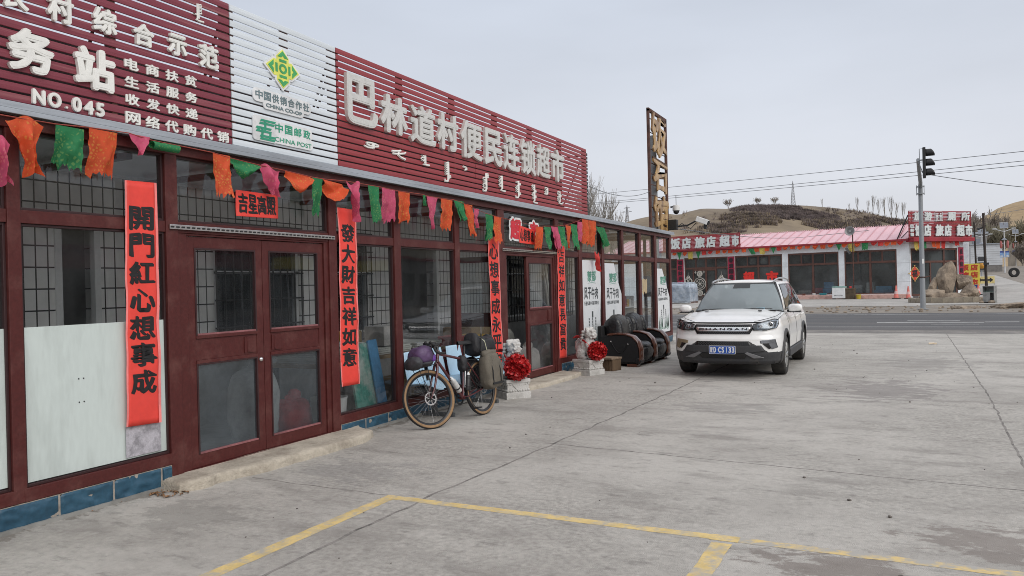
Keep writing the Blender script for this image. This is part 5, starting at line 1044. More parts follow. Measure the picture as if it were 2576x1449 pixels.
for k, y0 in enumerate((.2, 1.03)):
    yc = y0+.315; b = MB(); cushion(b, (.56, yc, .37), (.36, .31, .12), 3); cushion(b, (.86, yc, .26), (.075, .30, .13), 2.6); cushion(b, (.55, yc, .16), (.33, .30, .08), 4); b.build('seat_cushion', M_lea, sofa, 70)
    b = MB(); cushion(b, (.16, yc, .55), (.12, .33, .36), 3); b.build('back', M_lea, sofa, 70)
    for j, (dy, w_) in enumerate(((-.27, .10), (0, .30), (.27, .10))):
        b = MB(); M = Mx.Translation((.27, yc+dy, .71)) @ Mx.Rotation(R(-10), 4, 'Y'); bagshape(b, (0, 0, 0), (.17 if j == 1 else .20, w_, .31 if j == 1 else .25), M, 2.7, 16); b.build('back_cushion', M_lea2 if (j == 1 and k == 0) else M_lea, sofa, 70)
b = MB(); b.box(.05, .86, .02, 1.84, .055, .14); b.box(.0, .1, .02, 1.84, .06, .80); b.build('base', M_felt, sofa, bevel=.02)
# ================================================================== WHITE SUV
M_paint = mat('white_car_paint', (.82, .82, .81), .30, 0, .05, 1.8, (.70, .69, .655), .48, .78, 0, coat=.6); M_trim = mat('grey_car_plastic', (.045, .046, .05), .6, 0, .25, 4, (.095, .085, .075), .5, .75, .15, 80); M_carblk = mat('gloss_black_trim', (.012, .012, .013), .25); M_seal = mat('panel_gap', (.05, .05, .05), .8)
M_wind = glass_mat('car_glass', (.60, .65, .65), .40, (.40, .46, .48), .01, 1.55, .35); M_dkgl = glass_mat('tinted_car_glass', (.16, .17, .18), .03, (.4, .42, .43), .01, 1.6); M_lens = glass_mat('lamp_lens', (.85, .88, .9), .03, (.6, .6, .6), .03)  # pale film on car_glass is dust plus painted-in sky reflection
M_refl = mat('lamp_reflector', (.22, .23, .25), .25, .7, .15, 18); M_amb = mat('amber', (.55, .26, .03), .3); M_tail = mat('tail_lamp_red', (.35, .01, .01), .2); M_rimA = mat('alloy_wheel', (.46, .46, .45), .35, .75, .12, 5); M_ctyre = mat('dusty_tyre', (.028, .027, .026), .85, 0, .3, 7, (.06, .055, .048), .48, .7, .2, 60); M_int = mat('car_interior', (.035, .033, .032), .8); M_mud = mat('fog_gold', (.25, .20, .13), .45)
car = thing('parked_suv', 'white SUV with a blue licence plate parked facing the camera', 'car', (2.955, 13.2, 0))
W_ = .915; LN = 4.64
def lerp_tab(tab, x):
    for (a, p), (b_, q) in zip(tab, tab[1:]):
        if x <= b_: t = max(0, min(1, (x-a)/(b_-a))); t = t*t*(3-2*t)*.5+t*.5; return p+(q-p)*t
    return tab[-1][1]
def yfront(x): u = min(1, abs(x)/W_); return .60*(1-(max(0, 1-u**2.7))**(1/2.7))
def yrear(x): u = min(1, abs(x)/W_); return LN-.5*(1-(max(0, 1-u**3.2))**(1/3.2))
DF = [(.20, .14), (.30, .05), (.42, .015), (.55, 0), (.66, .01), (.74, .04), (.84, .06), (.93, .10), (1.0, .17), (1.1, .3)]
DS = [(.20, .10), (.30, .035), (.45, .012), (.65, 0), (.85, .012), (.95, .035), (1.05, .075), (1.15, .14)]
def belt(y): return lerp_tab([(0, .925), (.25, .955), (.6, 1.0), (1.3, 1.065), (2.5, 1.075), (3.8, 1.10), (4.64, 1.12)], y)
def outline(t):
    """t in 0..1 once round: starts at rear centre, right side (+x), front centre, left side"""
    n = 400; return t
PL = []
for i in range(61): x = W_*sin(pi/2*i/60); PL.append((x, yrear(x)))
for i in range(1, 120): y = PL[60][1]+(yfront(W_)-PL[60][1])*i/120; PL.append((W_, y))
for i in range(61): x = W_*cos(pi/2*i/60); PL.append((x, yfront(x)))
half = PL; ring = half+[(-x, y) for x, y in half[-2:0:-1]]
NRM = []
for i in range(len(ring)):
    a, c = ring[i-1], ring[(i+1) % len(ring)]; t = V((c[0]-a[0], c[1]-a[1])); t = t.normalized() if t.length > 1e-6 else V((0, -1)); NRM.append((t.y, -t.x) if V((t.y, -t.x)).dot(V((ring[i][0], ring[i][1]-2.3))) > 0 else (-t.y, t.x))
def skin(i, z):
    (x, y), (nx, ny) = ring[i], NRM[i]; wf = max(0, -ny) if y < 2.3 else max(0, ny)*.8; d = lerp_tab(DF, z)*wf+lerp_tab(DS, z)*(1-wf)
    bl = .02*math.exp(-((z-.86)/.05)**2)*(1-wf); return (x-nx*d, y-ny*d, z) if True else None
NZ_ = 84; vs = []
for i in range(len(ring)):
    zb = .245 if ring[i][1] < 1.4 or ring[i][1] > 3.2 else .27; zt = belt(ring[i][1])
    for j in range(NZ_+1): z = zb+(zt-zb)*j/NZ_; vs.append(skin(i, z))
AX = (.925, 3.62); WR = .345; AR = .405
def zlow(y):                                            # where black plastic gives way to paint
    return .44 if y < 1.5 else (.40 if y < 3 else .47)
b = MB(); b.v = vs; nr = len(ring)
for i in range(nr):
    for j in range(NZ_):
        q = [i*(NZ_+1)+j, ((i+1) % nr)*(NZ_+1)+j, ((i+1) % nr)*(NZ_+1)+j+1, i*(NZ_+1)+j+1]; c = sum((V(vs[k]) for k in q), V())/4
        if abs(c.x) > .55 and any(math.hypot(c.y-a, c.z-WR) < AR for a in AX): continue
        if c.y < .30 and abs(c.x) < .8: lowz = .635-.19*max(0, (abs(c.x)-.43)/.30) if abs(c.x) < .73 else .445
        else: lowz = .445 if c.y < 1.5 else .43
        b.f.append(tuple(q)); b.m.append(1 if c.z < lowz else 0)
# hood, deck under the cabin
def hood(u, v):
    y0 = yfront(0); x = (u-.5)*2; yy = .03+v*1.42
    hw = W_-.0; px = x*(W_-.075); ys = max(yy, yfront(px)+lerp_tab(DF, .93)*.9) if v < .999 else yy
    yb = yfront(px)*.92+.095; y = yb+(1.38-yb)*v; z = belt(y)+.075*(1-abs(x)**2.4)*min(1, .25+v*1.2)+.012*math.exp(-((abs(x)-.62)/.07)**2)*v
    w2 = 1-(.0 if y > .7 else 0); return (px, y, z-.004)
b.grid(hood, 30, 22, 0); b.grid(lambda u, v: ((u-.5)*1.66, 1.36+v*3.0, belt(1.36+v*3)-.03), 4, 8, 0)
body = b.build('body', [M_paint, M_trim], car, 45)
# cabin
def cab(t, v):
    """t 0..1: 0 front centre -> .5 rear centre on +x, back to 1 on -x ; v 0 belt .. 1 roof edge"""
    s = 1 if t <= .5 else -1; tt = t*2 if t <= .5 else (1-t)*2
    def rr(u, hw, y0, y1, cf, cr):                      # rounded rectangle half outline, u 0..1
        L1, L2, L3 = hw, (y1-y0), hw; d = u*(L1+L2+L3)
        if d < L1: x = d; f = d/hw; return (x, y0+cf*f**2.6)
        if d < L1+L2: f = (d-L1)/L2; y = y0+cf+(y1-cr-y0-cf)*f; bulge = .03*sin(pi*f); return (hw+bulge, y)
        f = (L1+L2+L3-d)/hw; return (hw*f, y1-cr*f**3)
    a = rr(tt, .80, 1.22, 4.52, .24, .10); c = rr(tt, .60, 2.06, 4.06, .10, .10)
    x = a[0]+(c[0]-a[0])*v+.022*sin(pi*v)*(a[0]/.8); y = a[1]+(c[1]-a[1])*v; zb_ = belt(a[1])-.01+(.03 if tt < .25 else 0)*(1-tt/.25); zr = 1.615-.012*abs((c[1]-2.9))**2
    y += (-.03 if tt < .25 else (.03 if tt > .75 else 0))*sin(pi*v); return V((s*x, y, zb_+(zr-zb_)*v))
b = MB(); b.grid(lambda u, v: tuple(cab(u, v)), 140, 12, 0)
def roof(u, v):
    t = .5*v; e_ = cab(t, 1); x = (u-.5)*2; return (e_.x*x, e_.y, e_.z+.055*(1-abs(x)**2.2)*min(1, 4*v*(1-v)*1.6+.0))
b.grid(roof, 16, 70, 0); cabin = None
T_WS = .128; faces = []
def inwin(t, v):
    tt = t*2 if t <= .5 else (1-t)*2
    if tt < .1818*.985: return .03 < v < .965
    if tt > .828: return .30 < v < .92
    return .10 < v < .90 and .235 < tt < .79
keep = []; km = []
for f, m_ in zip(b.f, b.m):
    keep.append(f); km.append(m_)
nb = 140*12; kf = []; kmm = []
for k, (f, m_) in enumerate(zip(b.f, b.m)):
    if k < nb:
        i = k % 140; j = k//140
        if inwin((i+.5)/140, (j+.5)/12): continue
    kf.append(f); kmm.append(m_)
b.f, b.m = kf, kmm; b.build('cabin', M_paint, car, 40)
def patch(fn, t0, t1, v0, v1, off_, name, m, nu=16, nv=8, parent=None, skew=0):
    b = MB()
    def g(u, v):
        vv = v0+(v1-v0)*v; t = t0+(t1-t0)*u+skew*(vv-v0)*(1 if t0 < .5 else -1); p = cab(t, vv); e_ = 1e-3; d1 = cab(t+e_, vv)-cab(t-e_, vv); d2 = cab(t, min(1, vv+e_))-cab(t, max(0, vv-e_)); n = d1.cross(d2)
        n = n.normalized() if n.length else V((0, 0, 1)); c = V((0, 2.9, 1.2)); n = n if n.dot(p-c) > 0 else -n; return tuple(p+n*off_)
    b.grid(g, nu, nv); return b.build(name, m, parent or car, 60)
b = MB()
for s in (1, -1):
    f = (lambda u, v, s=s: tuple(cab((.0905*u) if s > 0 else 1-.0905*u, .02+.95*v)+V((0, -.004, .004)))); b.grid(f, 12, 10)
b.build('windshield', M_wind, car, 60)
b = MB()
for s in (1, -1):
    for (u0, u1, v0, v1) in ((0, .0905, .015, .06), (0, .0905, .945, .98), (.0855, .0915, .02, .98), (0, .022, .80, .95)):
        b.grid(lambda u, v, s=s: tuple(cab((u0+(u1-u0)*u) if s > 0 else 1-(u0+(u1-u0)*u), v0+(v1-v0)*v)+V((0, -.007, .007))), 8, 6)
b.build('windshield_edge', M_carblk, car, 60)
for s in (1, -1):
    o_ = lambda t: t if s > 0 else 1-t
    for nm, a, c in (('side_window', .118, .215), ('side_window', .221, .318), ('side_window', .324, .395)):
        patch(cab, o_(a), o_(c), .10, .90, .002, nm, M_dkgl, 14, 8, skew=(.012 if a < .2 else (-.0 if a < .3 else -.012)))
    e_ = MB()
    for a, c, v0, v1 in ((.105, .402, .06, .11), (.115, .398, .89, .93), (.214, .222, .1, .9), (.317, .325, .1, .9)):
        pts_n = 30
        e_.grid(lambda u, v: tuple(cab(o_(a+(c-a)*u), v0+(v1-v0)*v)+V((s*.005, 0, 0))), 30, 2)
    e_.build('window_trim', M_carblk, car, 60)
b = MB(); b.grid(lambda u, v: tuple(cab(.43+.14*u, .28+.66*v)+V((0, .004, 0))), 14, 8); b.build('rear_window', M_wind, car, 60)
# roof rails, mirrors, handles, wipers
for s in (1, -1):
    b = MB(); pts = [V((s*.575, 2.02+2.15*i/20, 1.635+.052*sin(pi*min(1, max(0, i/20)))**.5-.02*(1-sin(pi*i/20)))) for i in range(21)]; b.tube(pts, .017, 8); b.build('roof_rail', M_alu, car, 60)
    b = MB(); bagshape(b, (s*1.0, 1.55, 1.135), (.115, .07, .075), Mx.Identity(4), 2.8, 14); mi_ = b.build('mirror', M_paint, car, 60); b = MB(); b.tube([(s*.86, 1.62, 1.08), (s*.96, 1.57, 1.085)], .03, 8); b.box(*sorted((s*.91, s*1.10)), 1.50, 1.61, 1.055, 1.075); b.build('mirror_base', M_carblk, mi_, bevel=.008); b = MB(); b.box(*sorted((s*.93, s*1.09)), 1.612, 1.622, 1.075, 1.19); b.build('mirror_glass', M_chrome, mi_)
    for y in (2.45, 3.38):
        b = MB(); b.tube([(s*.905, y, .955), (s*.935, y+.02, .962), (s*.935, y+.18, .965), (s*.905, y+.2, .96)], .012, 6); b.build('door_handle', M_paint, car, 60)
    b = MB(); idx = [k for k in range(nr) if ring[k][0]*s > .9]
    for y in (1.42, 2.48, 3.32):
        k = min(idx, key=lambda q: abs(ring[q][1]-y)); x0 = [V(skin(k, .36+.70*j/10)) for j in range(11)]
        if y > 3: x0 = [p+V((0, .30*max(0, (.75-p.z)) * -1, 0)) for p in x0]
        b.tube([p+V((s*.001, 0, 0)) for p in x0], .004, 4)
    b.build('door_gap', M_seal, car)
    b = MB(); b.box(*sorted((s*.935, s*.88)), 1.32, 3.2, .275, .415); b.build('sill', M_trim, car, bevel=.02)
    b = MB()                                            # flares round the wheel openings
    for a in AX:
        def fl(u, v, a=a): an = R(-14)+R(208)*u; r = AR-.012+.065*v; x = .915-.03*v-.05*max(0, sin(an))*0; y = a+r*cos(an); z = WR+r*sin(an); k = min(range(nr), key=lambda q: abs(ring[q][1]-y)+(0 if ring[q][0]*s > 0 else 9)) ; sx = abs(skin(k, min(1.0, max(.25, z)))[0]); return (s*(sx+.012-.010*v), y, z)
        b.grid(fl, 30, 3)
    q = b.build('wheel_arch', M_trim, car, 60); m_ = q.modifiers.new('t', 'SOLIDIFY'); m_.thickness = .03; m_.offset = 0
b = MB()
for x0, x1 in ((-.62, -.05), (.0, .62)): b.tube([(x0, 1.27+.2*abs(x0/.7)**2.6*.2, 1.118), ((x0+x1)/2, 1.265, 1.135), (x1, 1.27+.2*abs(x1/.7)**2.6, 1.125)], .009, 5)
b.box(-.70, .70, 1.22, 1.30, 1.085, 1.112); b.build('wiper', M_carblk, car)
b = MB()
for s in (1, -1): b.box(*sorted((s*.44, s*.50)), .98, 1.04, 1.104, 1.116)
b.build('washer_nozzle', M_carblk, car)
# front end, laid on the nose surface
def nose(x, z, off_=0.): return V((x, yfront(x)+lerp_tab(DF, z)*(1-.25*min(1, abs(x)/W_)**3)-off_, z))
def face(name, poly, off_, m, th=.02, parent=None, dens=26):
    """outline given as (x, z) pairs; mirrored pieces are separate calls"""
    z0 = min(p[1] for p in poly); z1 = max(p[1] for p in poly); b = MB(); nv = 22
    def span(z):
        xs = []
        for (xa, za), (xb, zb_) in zip(poly, poly[1:]+poly[:1]):
            if (za <= z < zb_) or (zb_ <= z < za): xs.append(xa+(xb-xa)*(z-za)/(zb_-za))
        return (min(xs), max(xs)) if len(xs) > 1 else None
    def fn(u, v):
        z = z0+(z1-z0)*(.004+.992*v); s_ = span(z) or (0, 0); return tuple(nose(s_[0]+(s_[1]-s_[0])*u, z, off_))
    b.grid(fn, dens, nv); o = b.build(name, m, parent or car, 50); k = o.modifiers.new('t', 'SOLIDIFY'); k.thickness = th; k.offset = -1
    # keep the sheet facing forwards
    if o.data.polygons[0].normal.y > 0: o.data.flip_normals()
    return o
def mir(p): return [(-x, z) for x, z in p]
grl = face('grille', [(-.47, .915), (.47, .915), (.50, .85), (.44, .752), (-.44, .752), (-.50, .85)], .008, M_carblk)
b = MB()
for r_ in range(7):
    for c in range(28): x = -.40+.80*c/27+(.015 if r_ % 2 else 0); z = .762+.145*r_/6; p = nose(x, z, .012); b.box(p.x-.006, p.x+.006, p.y-.002, p.y, z-.006, z+.006)
b.build('grille_mesh', M_trim, grl)
br = face('grille_bar', [(-.455, .872), (.455, .872), (.46, .85), (.42, .80), (-.42, .80), (-.46, .85)], .030, M_chrome, .02, grl)
b = MB()
def tmap(bb, s, x0, x1, z0, z1, off_, bold):
    k0 = len(bb.v); text(bb, s, (x0, z0, x1, z1), Mx.Identity(4), bold=bold); bb.v[k0:] = [tuple(nose(x, z, off_+zz*.2)) for x, z, zz in bb.v[k0:]]
for i, ch in enumerate('CHANGAN'): x = -.36+.72*i/6; tmap(b, ch, x-.045, x+.045, .818, .856, .0335, .003)
b.build('lettering', M_carblk, grl, recalc=False)
# black lower intake, skid bar, plate
li = face('lower_intake', [(-.43, .632), (.43, .632), (.47, .565), (-.47, .565)], .006, M_carblk); b = MB()
for r_ in range(4):
    for c in range(30): x = -.41+.82*c/29+(.012 if r_ % 2 else 0); z = .575+.048*r_/3; p = nose(x, z, .008); b.box(p.x-.006, p.x+.006, p.y-.003, p.y, z-.005, z+.005)
b.build('intake_mesh', M_trim, li)
face('bumper_bar', [(-.62, .565), (.62, .565), (.68, .47), (.40, .44), (-.40, .44), (-.68, .47)], .018, M_trim, .03)
face('lower_grille', [(-.40, .43), (.40, .43), (.36, .345), (-.36, .345)], .012, M_carblk)
for s in (1, -1):
    f = mir if s < 0 else (lambda p: p)
    face('skid_accent', f([(.40, .455), (.66, .35), (.50, .345), (.36, .43)] if s > 0 else [(.40, .455), (.66, .35), (.50, .345), (.36, .43)]), .022, mat('silver_grey_plastic', (.20, .20, .21), .45, .3), .02)
    hl = face('headlight', f([(.49, .90), (.62, .94), (.80, .985), (.862, .975), (.868, .90), (.845, .845), (.70, .81), (.50, .815)]), .004, M_refl, .01, dens=20)
    face('headlight_lid', f([(.49, .915), (.62, .955), (.80, 1.0), (.865, .99), (.862, .975), (.80, .985), (.62, .94), (.49, .90)]), .010, M_carblk, .01, hl)
    face('lamp_trim', f([(.49, .83), (.70, .825), (.845, .86), (.845, .845), (.70, .808), (.49, .812)]), .010, M_carblk, .01, hl)
    for x, z, r_ in ((.745, .90, .052), (.60, .872, .040)):
        b = MB(); p = nose(s*x, z, .012); d = V((s*.35 if x > .7 else s*.12, -1, .05)).normalized(); Q = Mx.Translation(p) @ d.to_track_quat('Z', 'Y').to_matrix().to_4x4(); b.lathe([(r_, -.02), (r_, .004), (r_*.86, .006), (r_*.80, -.006)], 20, 0, Q); b.build('lamp_ring', M_chrome, hl, 40); b = MB(); b.lathe([(r_*.8, -.004), (r_*.5, .012), (0, .018)], 20, 0, Q); b.build('projector', M_dkgl if x > .7 else M_refl, hl, 60)
    face('lens', f([(.49, .90), (.62, .94), (.80, .985), (.862, .975), (.868, .90), (.845, .845), (.70, .81), (.50, .815)]), .026, M_lens, .004, hl, 20)
    face('inner_shadow', f([(.50, .90), (.56, .92), (.55, .82), (.50, .82)]), .009, M_carblk, .006, hl, 6)
    fg = face('fog_light', f([(.60, .645), (.825, .665), (.86, .52), (.78, .495), (.74, .52), (.72, .605), (.61, .595)]), .006, M_mud if s < 0 else M_refl, .012, dens=14); face('fog_recess', f([(.64, .59), (.73, .60), (.77, .51), (.735, .50)]), .012, M_carblk, .006, fg, 8)
b = MB(); py = nose(0, .49, .035).y; b.prism(rrect(-.22, .42, .22, .56, .012), .006, 0, frame((0, py, 0), (1, 0, 0), (0, 0, 1)), -.002); b.prism(rrect(-.212, .428, .212, .552, .01), .003, 1, frame((0, py-.006, 0), (1, 0, 0), (0, 0, 1)), -.002)
PMt = frame((0, py-.0075, 0), (1, 0, 0), (0, 0, 1)); M_pblue = mat('plate_blue', (.012, .075, .36), .4)
for ch, x0, x1 in (('蒙', -.205, -.155), ('D', -.145, -.10), ('C', -.065, -.02), ('S', -.01, .035), ('1', .065, .078), ('3', .105, .15), ('3', .158, .203)): text(b, ch, (x0, .442, x1, .54), PMt, bold=.005 if ch != '蒙' else .002, mi=0)
b.ball((-.083, py-.0085, .49), .006, 6); o = b.build('licence_plate', [M_white, M_pblue], car, recalc=False)
# hood shut line and plastic under the nose
b = MB(); b.tube([nose(x, .932, -.03)+V((0, .0, .012)) for x in [-.47+.94*i/16 for i in range(17)]], .006, 4)
for s in (1, -1): b.tube([(s*.50, .165, .955), (s*.70, .36, 1.0), (s*.80, .62, 1.032), (s*.815, 1.0, 1.06), (s*.80, 1.3, 1.09)], .005, 4)
b.build('hood_gap', M_seal, car)
b = MB(); b.box(-.80, .80, .30, 4.35, .24, .33); b.box(-.55, .55, .12, 4.5, .26, .6); b.box(-.70, .70, .55, 1.3, .3, .90); b.box(-.70, .70, 3.2, 4.1, .3, .95); b.build('underbody', M_carblk, car)
b = MB(); 
for x in (-.38, .38):
    for y in (2.15, 3.15): bagshape(b, (x, y+.12, .98), (.24, .09, .34), Mx.Identity(4), 3, 12); bagshape(b, (x, y+.17, 1.40), (.13, .05, .10), Mx.Identity(4), 2.6, 10)
b.box(-.74, .74, 1.42, 1.75, .98, 1.10); b.build('seats', M_int, car, 60)
b = MB(); Q = Mx.Translation((.36, 1.80, 1.10)) @ Mx.Rotation(R(60), 4, 'X'); b.tube([Q @ V((.18*cos(a), .18*sin(a), 0)) for a in [i*pi/10 for i in range(20)]], .014, 6, closed=True); b.tube([Q @ V((-.17, 0, 0)), Q @ V((.17, 0, 0))], .018, 6); b.build('steering_wheel', M_int, car, 60)
b = MB(); b.box(-.13, .13, 1.98, 2.0, 1.485, 1.545); b.build('rear_view_mirror', M_int, car, bevel=.01); b = MB(); b.tube([(0, 1.99, 1.48), (0, 1.97, 1.36)], .003, 4); b.ball((0, 1.97, 1.33), (.012, .012, .03), 8); b.tube([(0, 1.97, 1.3), (0, 1.97, 1.22)], .006, 5); b.build('hanging_charm', M_white, car); b = MB(); b.box(.34, .50, 1.345, 1.35, 1.135, 1.15); b.build('permit_card', mat('pale_blue_card', (.35, .6, .75), .5), car)
for s in (1, -1): b = MB(); b.box(*sorted((s*.60, s*.80)), 4.36, 4.47, .92, 1.08); b.build('tail_light', M_tail, car, bevel=.03)
# wheels
def cwheel(x, y, s):
    Q = Mx.Translation((x, y, WR)) @ Mx.Rotation(s*pi/2, 4, 'Y'); b = MB(); hw = .112
    b.lathe([(.225, hw-.01), (.27, hw+.008), (.318, hw), (.338, hw-.022), (.345, hw-.05), (.345, -hw+.05), (.338, -hw+.022), (.318, -hw), (.225, -hw)], 40, 0, Q)
    for i in range(56):
        a = 2*pi*i/56
        for z0, z1 in ((hw-.045, hw-.01), (-hw+.01, -hw+.045)): b.add([Q @ V((r*cos(q), r*sin(q), z)) for r, q, z in ((.349, a, z0), (.349, a+.06, z0), (.342, a+.06, z1), (.342, a, z1))], [(0, 1, 2, 3)])
    t = b.build('wheel', M_ctyre, car, 40, recalc=False)
    r_ = MB(); r_.lathe([(.226, hw-.012), (.222, hw-.006), (.212, hw-.008), (.208, hw-.05), (.20, -hw+.02)], 40, 0, Q)
    for k in range(5):
        for d in (-.19, .19):
            a = 2*pi*k/5+.3; p = [Q @ V((.045*cos(a+d*.4), .045*sin(a+d*.4), hw-.03)), Q @ V((.12*cos(a+d*.7), .12*sin(a+d*.7), hw-.012)), Q @ V((.215*cos(a+d), .215*sin(a+d), hw-.015))]; r_.tube(p, [.022, .019, .017], 6)
    r_.lathe([(.062, hw-.045), (.06, hw-.012), (.03, hw-.006), (0, hw-.006)], 20, 0, Q); r_.build('rim', M_rimA, t, 45, recalc=False)
    d = MB(); d.lathe([(.19, hw-.075), (.06, hw-.07), (0, hw-.07)], 24, 0, Q); d.build('brake', M_int, t)
for y in AX:
    cwheel(.80, y, 1); cwheel(-.80, y, -1)
# ================================================================== ROADSIDE RESTAURANT BEYOND THE HIGHWAY
M_fwall = tile_mat('restaurant_white_panel', (.76, .80, .83), (.36, .38, .40), 6.0, 1.45, (0, .2), .02, .35, 'XZ'); M_pink = mat('pink_metal_roof', (.74, .47, .51), .5, 0, .07, .6, (.67, .43, .465), .45, .65, 0); M_fred = mat('restaurant_red_trim', (.30, .022, .035), .5, 0, .15, 2); M_brn = mat('brown_window_frame', (.105, .045, .033), .5, 0, .15, 3); M_fgl = glass_mat('restaurant_glass', (.62, .66, .66), .13, (.36, .40, .41), .02, 1.5, .5); M_step = mat('pink_step_paint', (.56, .36, .31), .8, 0, .15, 3); M_gold = mat('gold_paper', (.55, .40, .14), .5)
FA = R(-10); FO = V((6.4, 66.1, 0)); FX = V((cos(FA), sin(FA), 0)); FN = V((sin(FA), -cos(FA), 0))      # front plane, +x to the right, FN towards the road
FMx_ = Mx((FX, -FN, V((0, 0, 1)))).transposed().to_4x4(); FMx_.translation = FO                         # local x along front, y into the house, z up
CA = TH+R(18.7); CXv = V((cos(CA), sin(CA), 0)); CMx = Mx((CXv, V((-sin(CA), cos(CA), 0)), V((0, 0, 1)))).transposed().to_4x4(); CMx.translation = FO
rest = thing('roadside_restaurant', 'long low restaurant with a pink metal roof across the highway', 'building', FO, FA)
def ft(x, z, y=0.): return frame((x, y, z), (1, 0, 0), (0, 0, 1))
# front wall as piers and lintel, glazed bays between
bays = [(-22.5, -19.05), (-18.35, -14.3), (-13.65, -9.6), (-9.12, -5.12), (-4.68, -.88)]
b = MB(); zt = 3.80; x = -26
for a, c in bays:
    b.box(x, a, 0, .3, 0, zt); b.box(a, c, 0, .3, 0, .36); x = c
b.box(x, .02, 0, .3, 0, zt); b.box(-26, .02, .0, .3, zt, 4.42); b.box(-26, -25.7, .3, 9, 0, 4.4); b.box(-26, 3.0, 8.7, 9, 0, 4.4); b.build('wall', M_fwall, rest)
b = MB(); b.box(-26, .02, 5.0, 5.2, .0, 4.3); b.box(-26, 3, .3, 8.7, .0, .02); b.build('inner_wall', mat('dim_interior', (.12, .12, .115), .9, 0, .3, 1), rest)
b = MB()
def roofp(u, v): x = -26.3+26.35*u; return (x, -.45+4.8*v, 4.50+1.36*v)
b.grid(roofp, 4, 2); b.grid(lambda u, v: (-26.3+28.6*u, 4.35+4.9*v, 5.86-1.36*v), 4, 2); b.build('roof', M_pink, rest); b = MB()
for i in range(36): x = -26+26*i/35; b.add([(x-.018, -.46, 4.53), (x+.018, -.46, 4.53), (x+.018, 4.34, 5.89), (x-.018, 4.34, 5.89), (x-.018, -.46, 4.58), (x+.018, -.46, 4.58), (x+.018, 4.34, 5.94), (x-.018, 4.34, 5.94)], [(0, 1, 2, 3), (4, 7, 6, 5), (0, 4, 5, 1), (1, 5, 6, 2), (2, 6, 7, 3), (3, 7, 4, 0)])
b.build('roof_seam', mat('roof_seam', (.60, .37, .405), .6), rest)
b = MB(); random.seed(3); k = 150
for i in range(k): x = -26.2+26.2*i/(k-1); b.ball((x, 4.3, 5.90), (.05, .05, .04), 5)
b.build('ridge_cap', M_pink, rest)
b = MB(); b.box(-26.3, .05, -.47, -.40, 4.38, 4.52); b.box(-26.3, .02, -.40, .0, 4.40, 4.43); b.build('eave_trim', M_fred, rest)
for i, (a, c) in enumerate(bays):
    b = MB(); w_ = c-a; z1 = zt; zb = .36 if i != 1 else .22; T = 2.86
    for q in (a, c-.10): b.box(q, q+.10, .02, .14, zb, z1)
    b.box(a+.1, c-.1, .02, .14, z1-.14, z1); b.box(a+.1, c-.1, .02, .14, zb, zb+.08); b.box(a+.1, c-.1, .015, .135, T-.09, T+.07)
    m_ = (a+c)/2; b.box(m_-.08, m_+.08, .02, .14, zb+.08, T-.09); b.box(m_-.08, m_+.08, .02, .14, T+.07, z1-.14)
    for q in (a+w_*.27, c-w_*.27): b.box(q-.05, q+.05, .02, .14, T+.07, z1-.14)
    f = b.build('window', M_brn, rest); g_ = MB(); g_.add([(a, .06, zb), (c, .06, zb), (c, .06, z1), (a, .06, z1)], [(0, 1, 2, 3)]); g_.build('pane', M_fgl, f, recalc=False)
    if i in (2, 3):
        b = MB()
        for q in (a+w_*.29, m_+.10):
            q1 = q+w_*.19; b.box(q, q1, -.01, .02, T+.1, T+.16); b.box(q, q1, -.01, .02, z1-.2, z1-.14); b.box(q, q+.06, -.01, .02, T+.16, z1-.2); b.box(q1-.06, q1, -.01, .02, T+.16, z1-.2)
        b.build('vent_sash', M_bar, f)
# restaurant entrance with lattice paper cuts
b = MB(); M_cut = mat('white_papercut', (.55, .53, .48), .6)
for q in (-17.5, -16.3, -15.4): b.box(q-.06, q+.06, -.02, .12, .2, 2.78)
b.box(-17.5, -15.4, -.02, .12, 2.62, 2.75); b.box(-17.5, -16.3, -.02, .12, .2, .5); e_ = b.build('door', M_brn, rest); b = MB()
for cz, r_ in ((1.45, .55), (2.35, .24), (.62, .24)):
    for rr_ in (r_, r_*.72): b.tube([(-16.9+rr_*cos(a), -.03, cz+rr_*sin(a)) for a in [i*pi/12 for i in range(24)]], .03, 4, closed=True)
    for k in range(4): a = k*pi/4; b.tube([(-16.9-r_*.6*cos(a), -.03, cz-r_*.6*sin(a)), (-16.9+r_*.6*cos(a), -.03, cz+r_*.6*sin(a))], .022, 4)
for x, z in ((-17.3, 2.5), (-16.5, 2.5), (-17.3, .5), (-16.5, .5)): b.tube([(x-.1, -.03, z), (x+.1, -.03, z)], .025, 4); b.tube([(x, -.03, z-.12), (x, -.03, z+.12)], .025, 4)
b.build('paper_cut', M_cut, e_)
for x in (-18.0, -14.9):
    b = MB()
    for dx, dz, r_ in ((0, 1.75, .3), (-.2, 1.72, .16), (.2, 1.72, .16), (0, 2.05, .13), (0, 1.42, .13)): b.tube([(x+dx+r_*cos(a), -.02, dz+r_*sin(a)) for a in [i*pi/8 for i in range(16)]], .035, 4, closed=True)
    for q in (-.06, 0, .06): b.tube([(x+q, -.02, 1.35), (x+q, -.02, .8)], .02, 4)
    b.tube([(x, -.02, 2.2), (x, -.02, 2.5)], .012, 4); b.build('hanging_knot', M_cut, rest)
b = MB(); b.box(-18.6, -14.0, -1.0, 0, 0, .2); b.box(-18.5, -14.1, -.6, 0, .2, .34); b.build('entrance_step', mat('dark_step', (.09, .07, .065), .8, 0, .2, 3), rest)
b = MB(); b.box(-13.7, 0, -.9, 0, 0, .32); b.box(-12, -3, -.95, -.9, 0, .28); b.build('terrace_step', M_step, rest, bevel=.02)
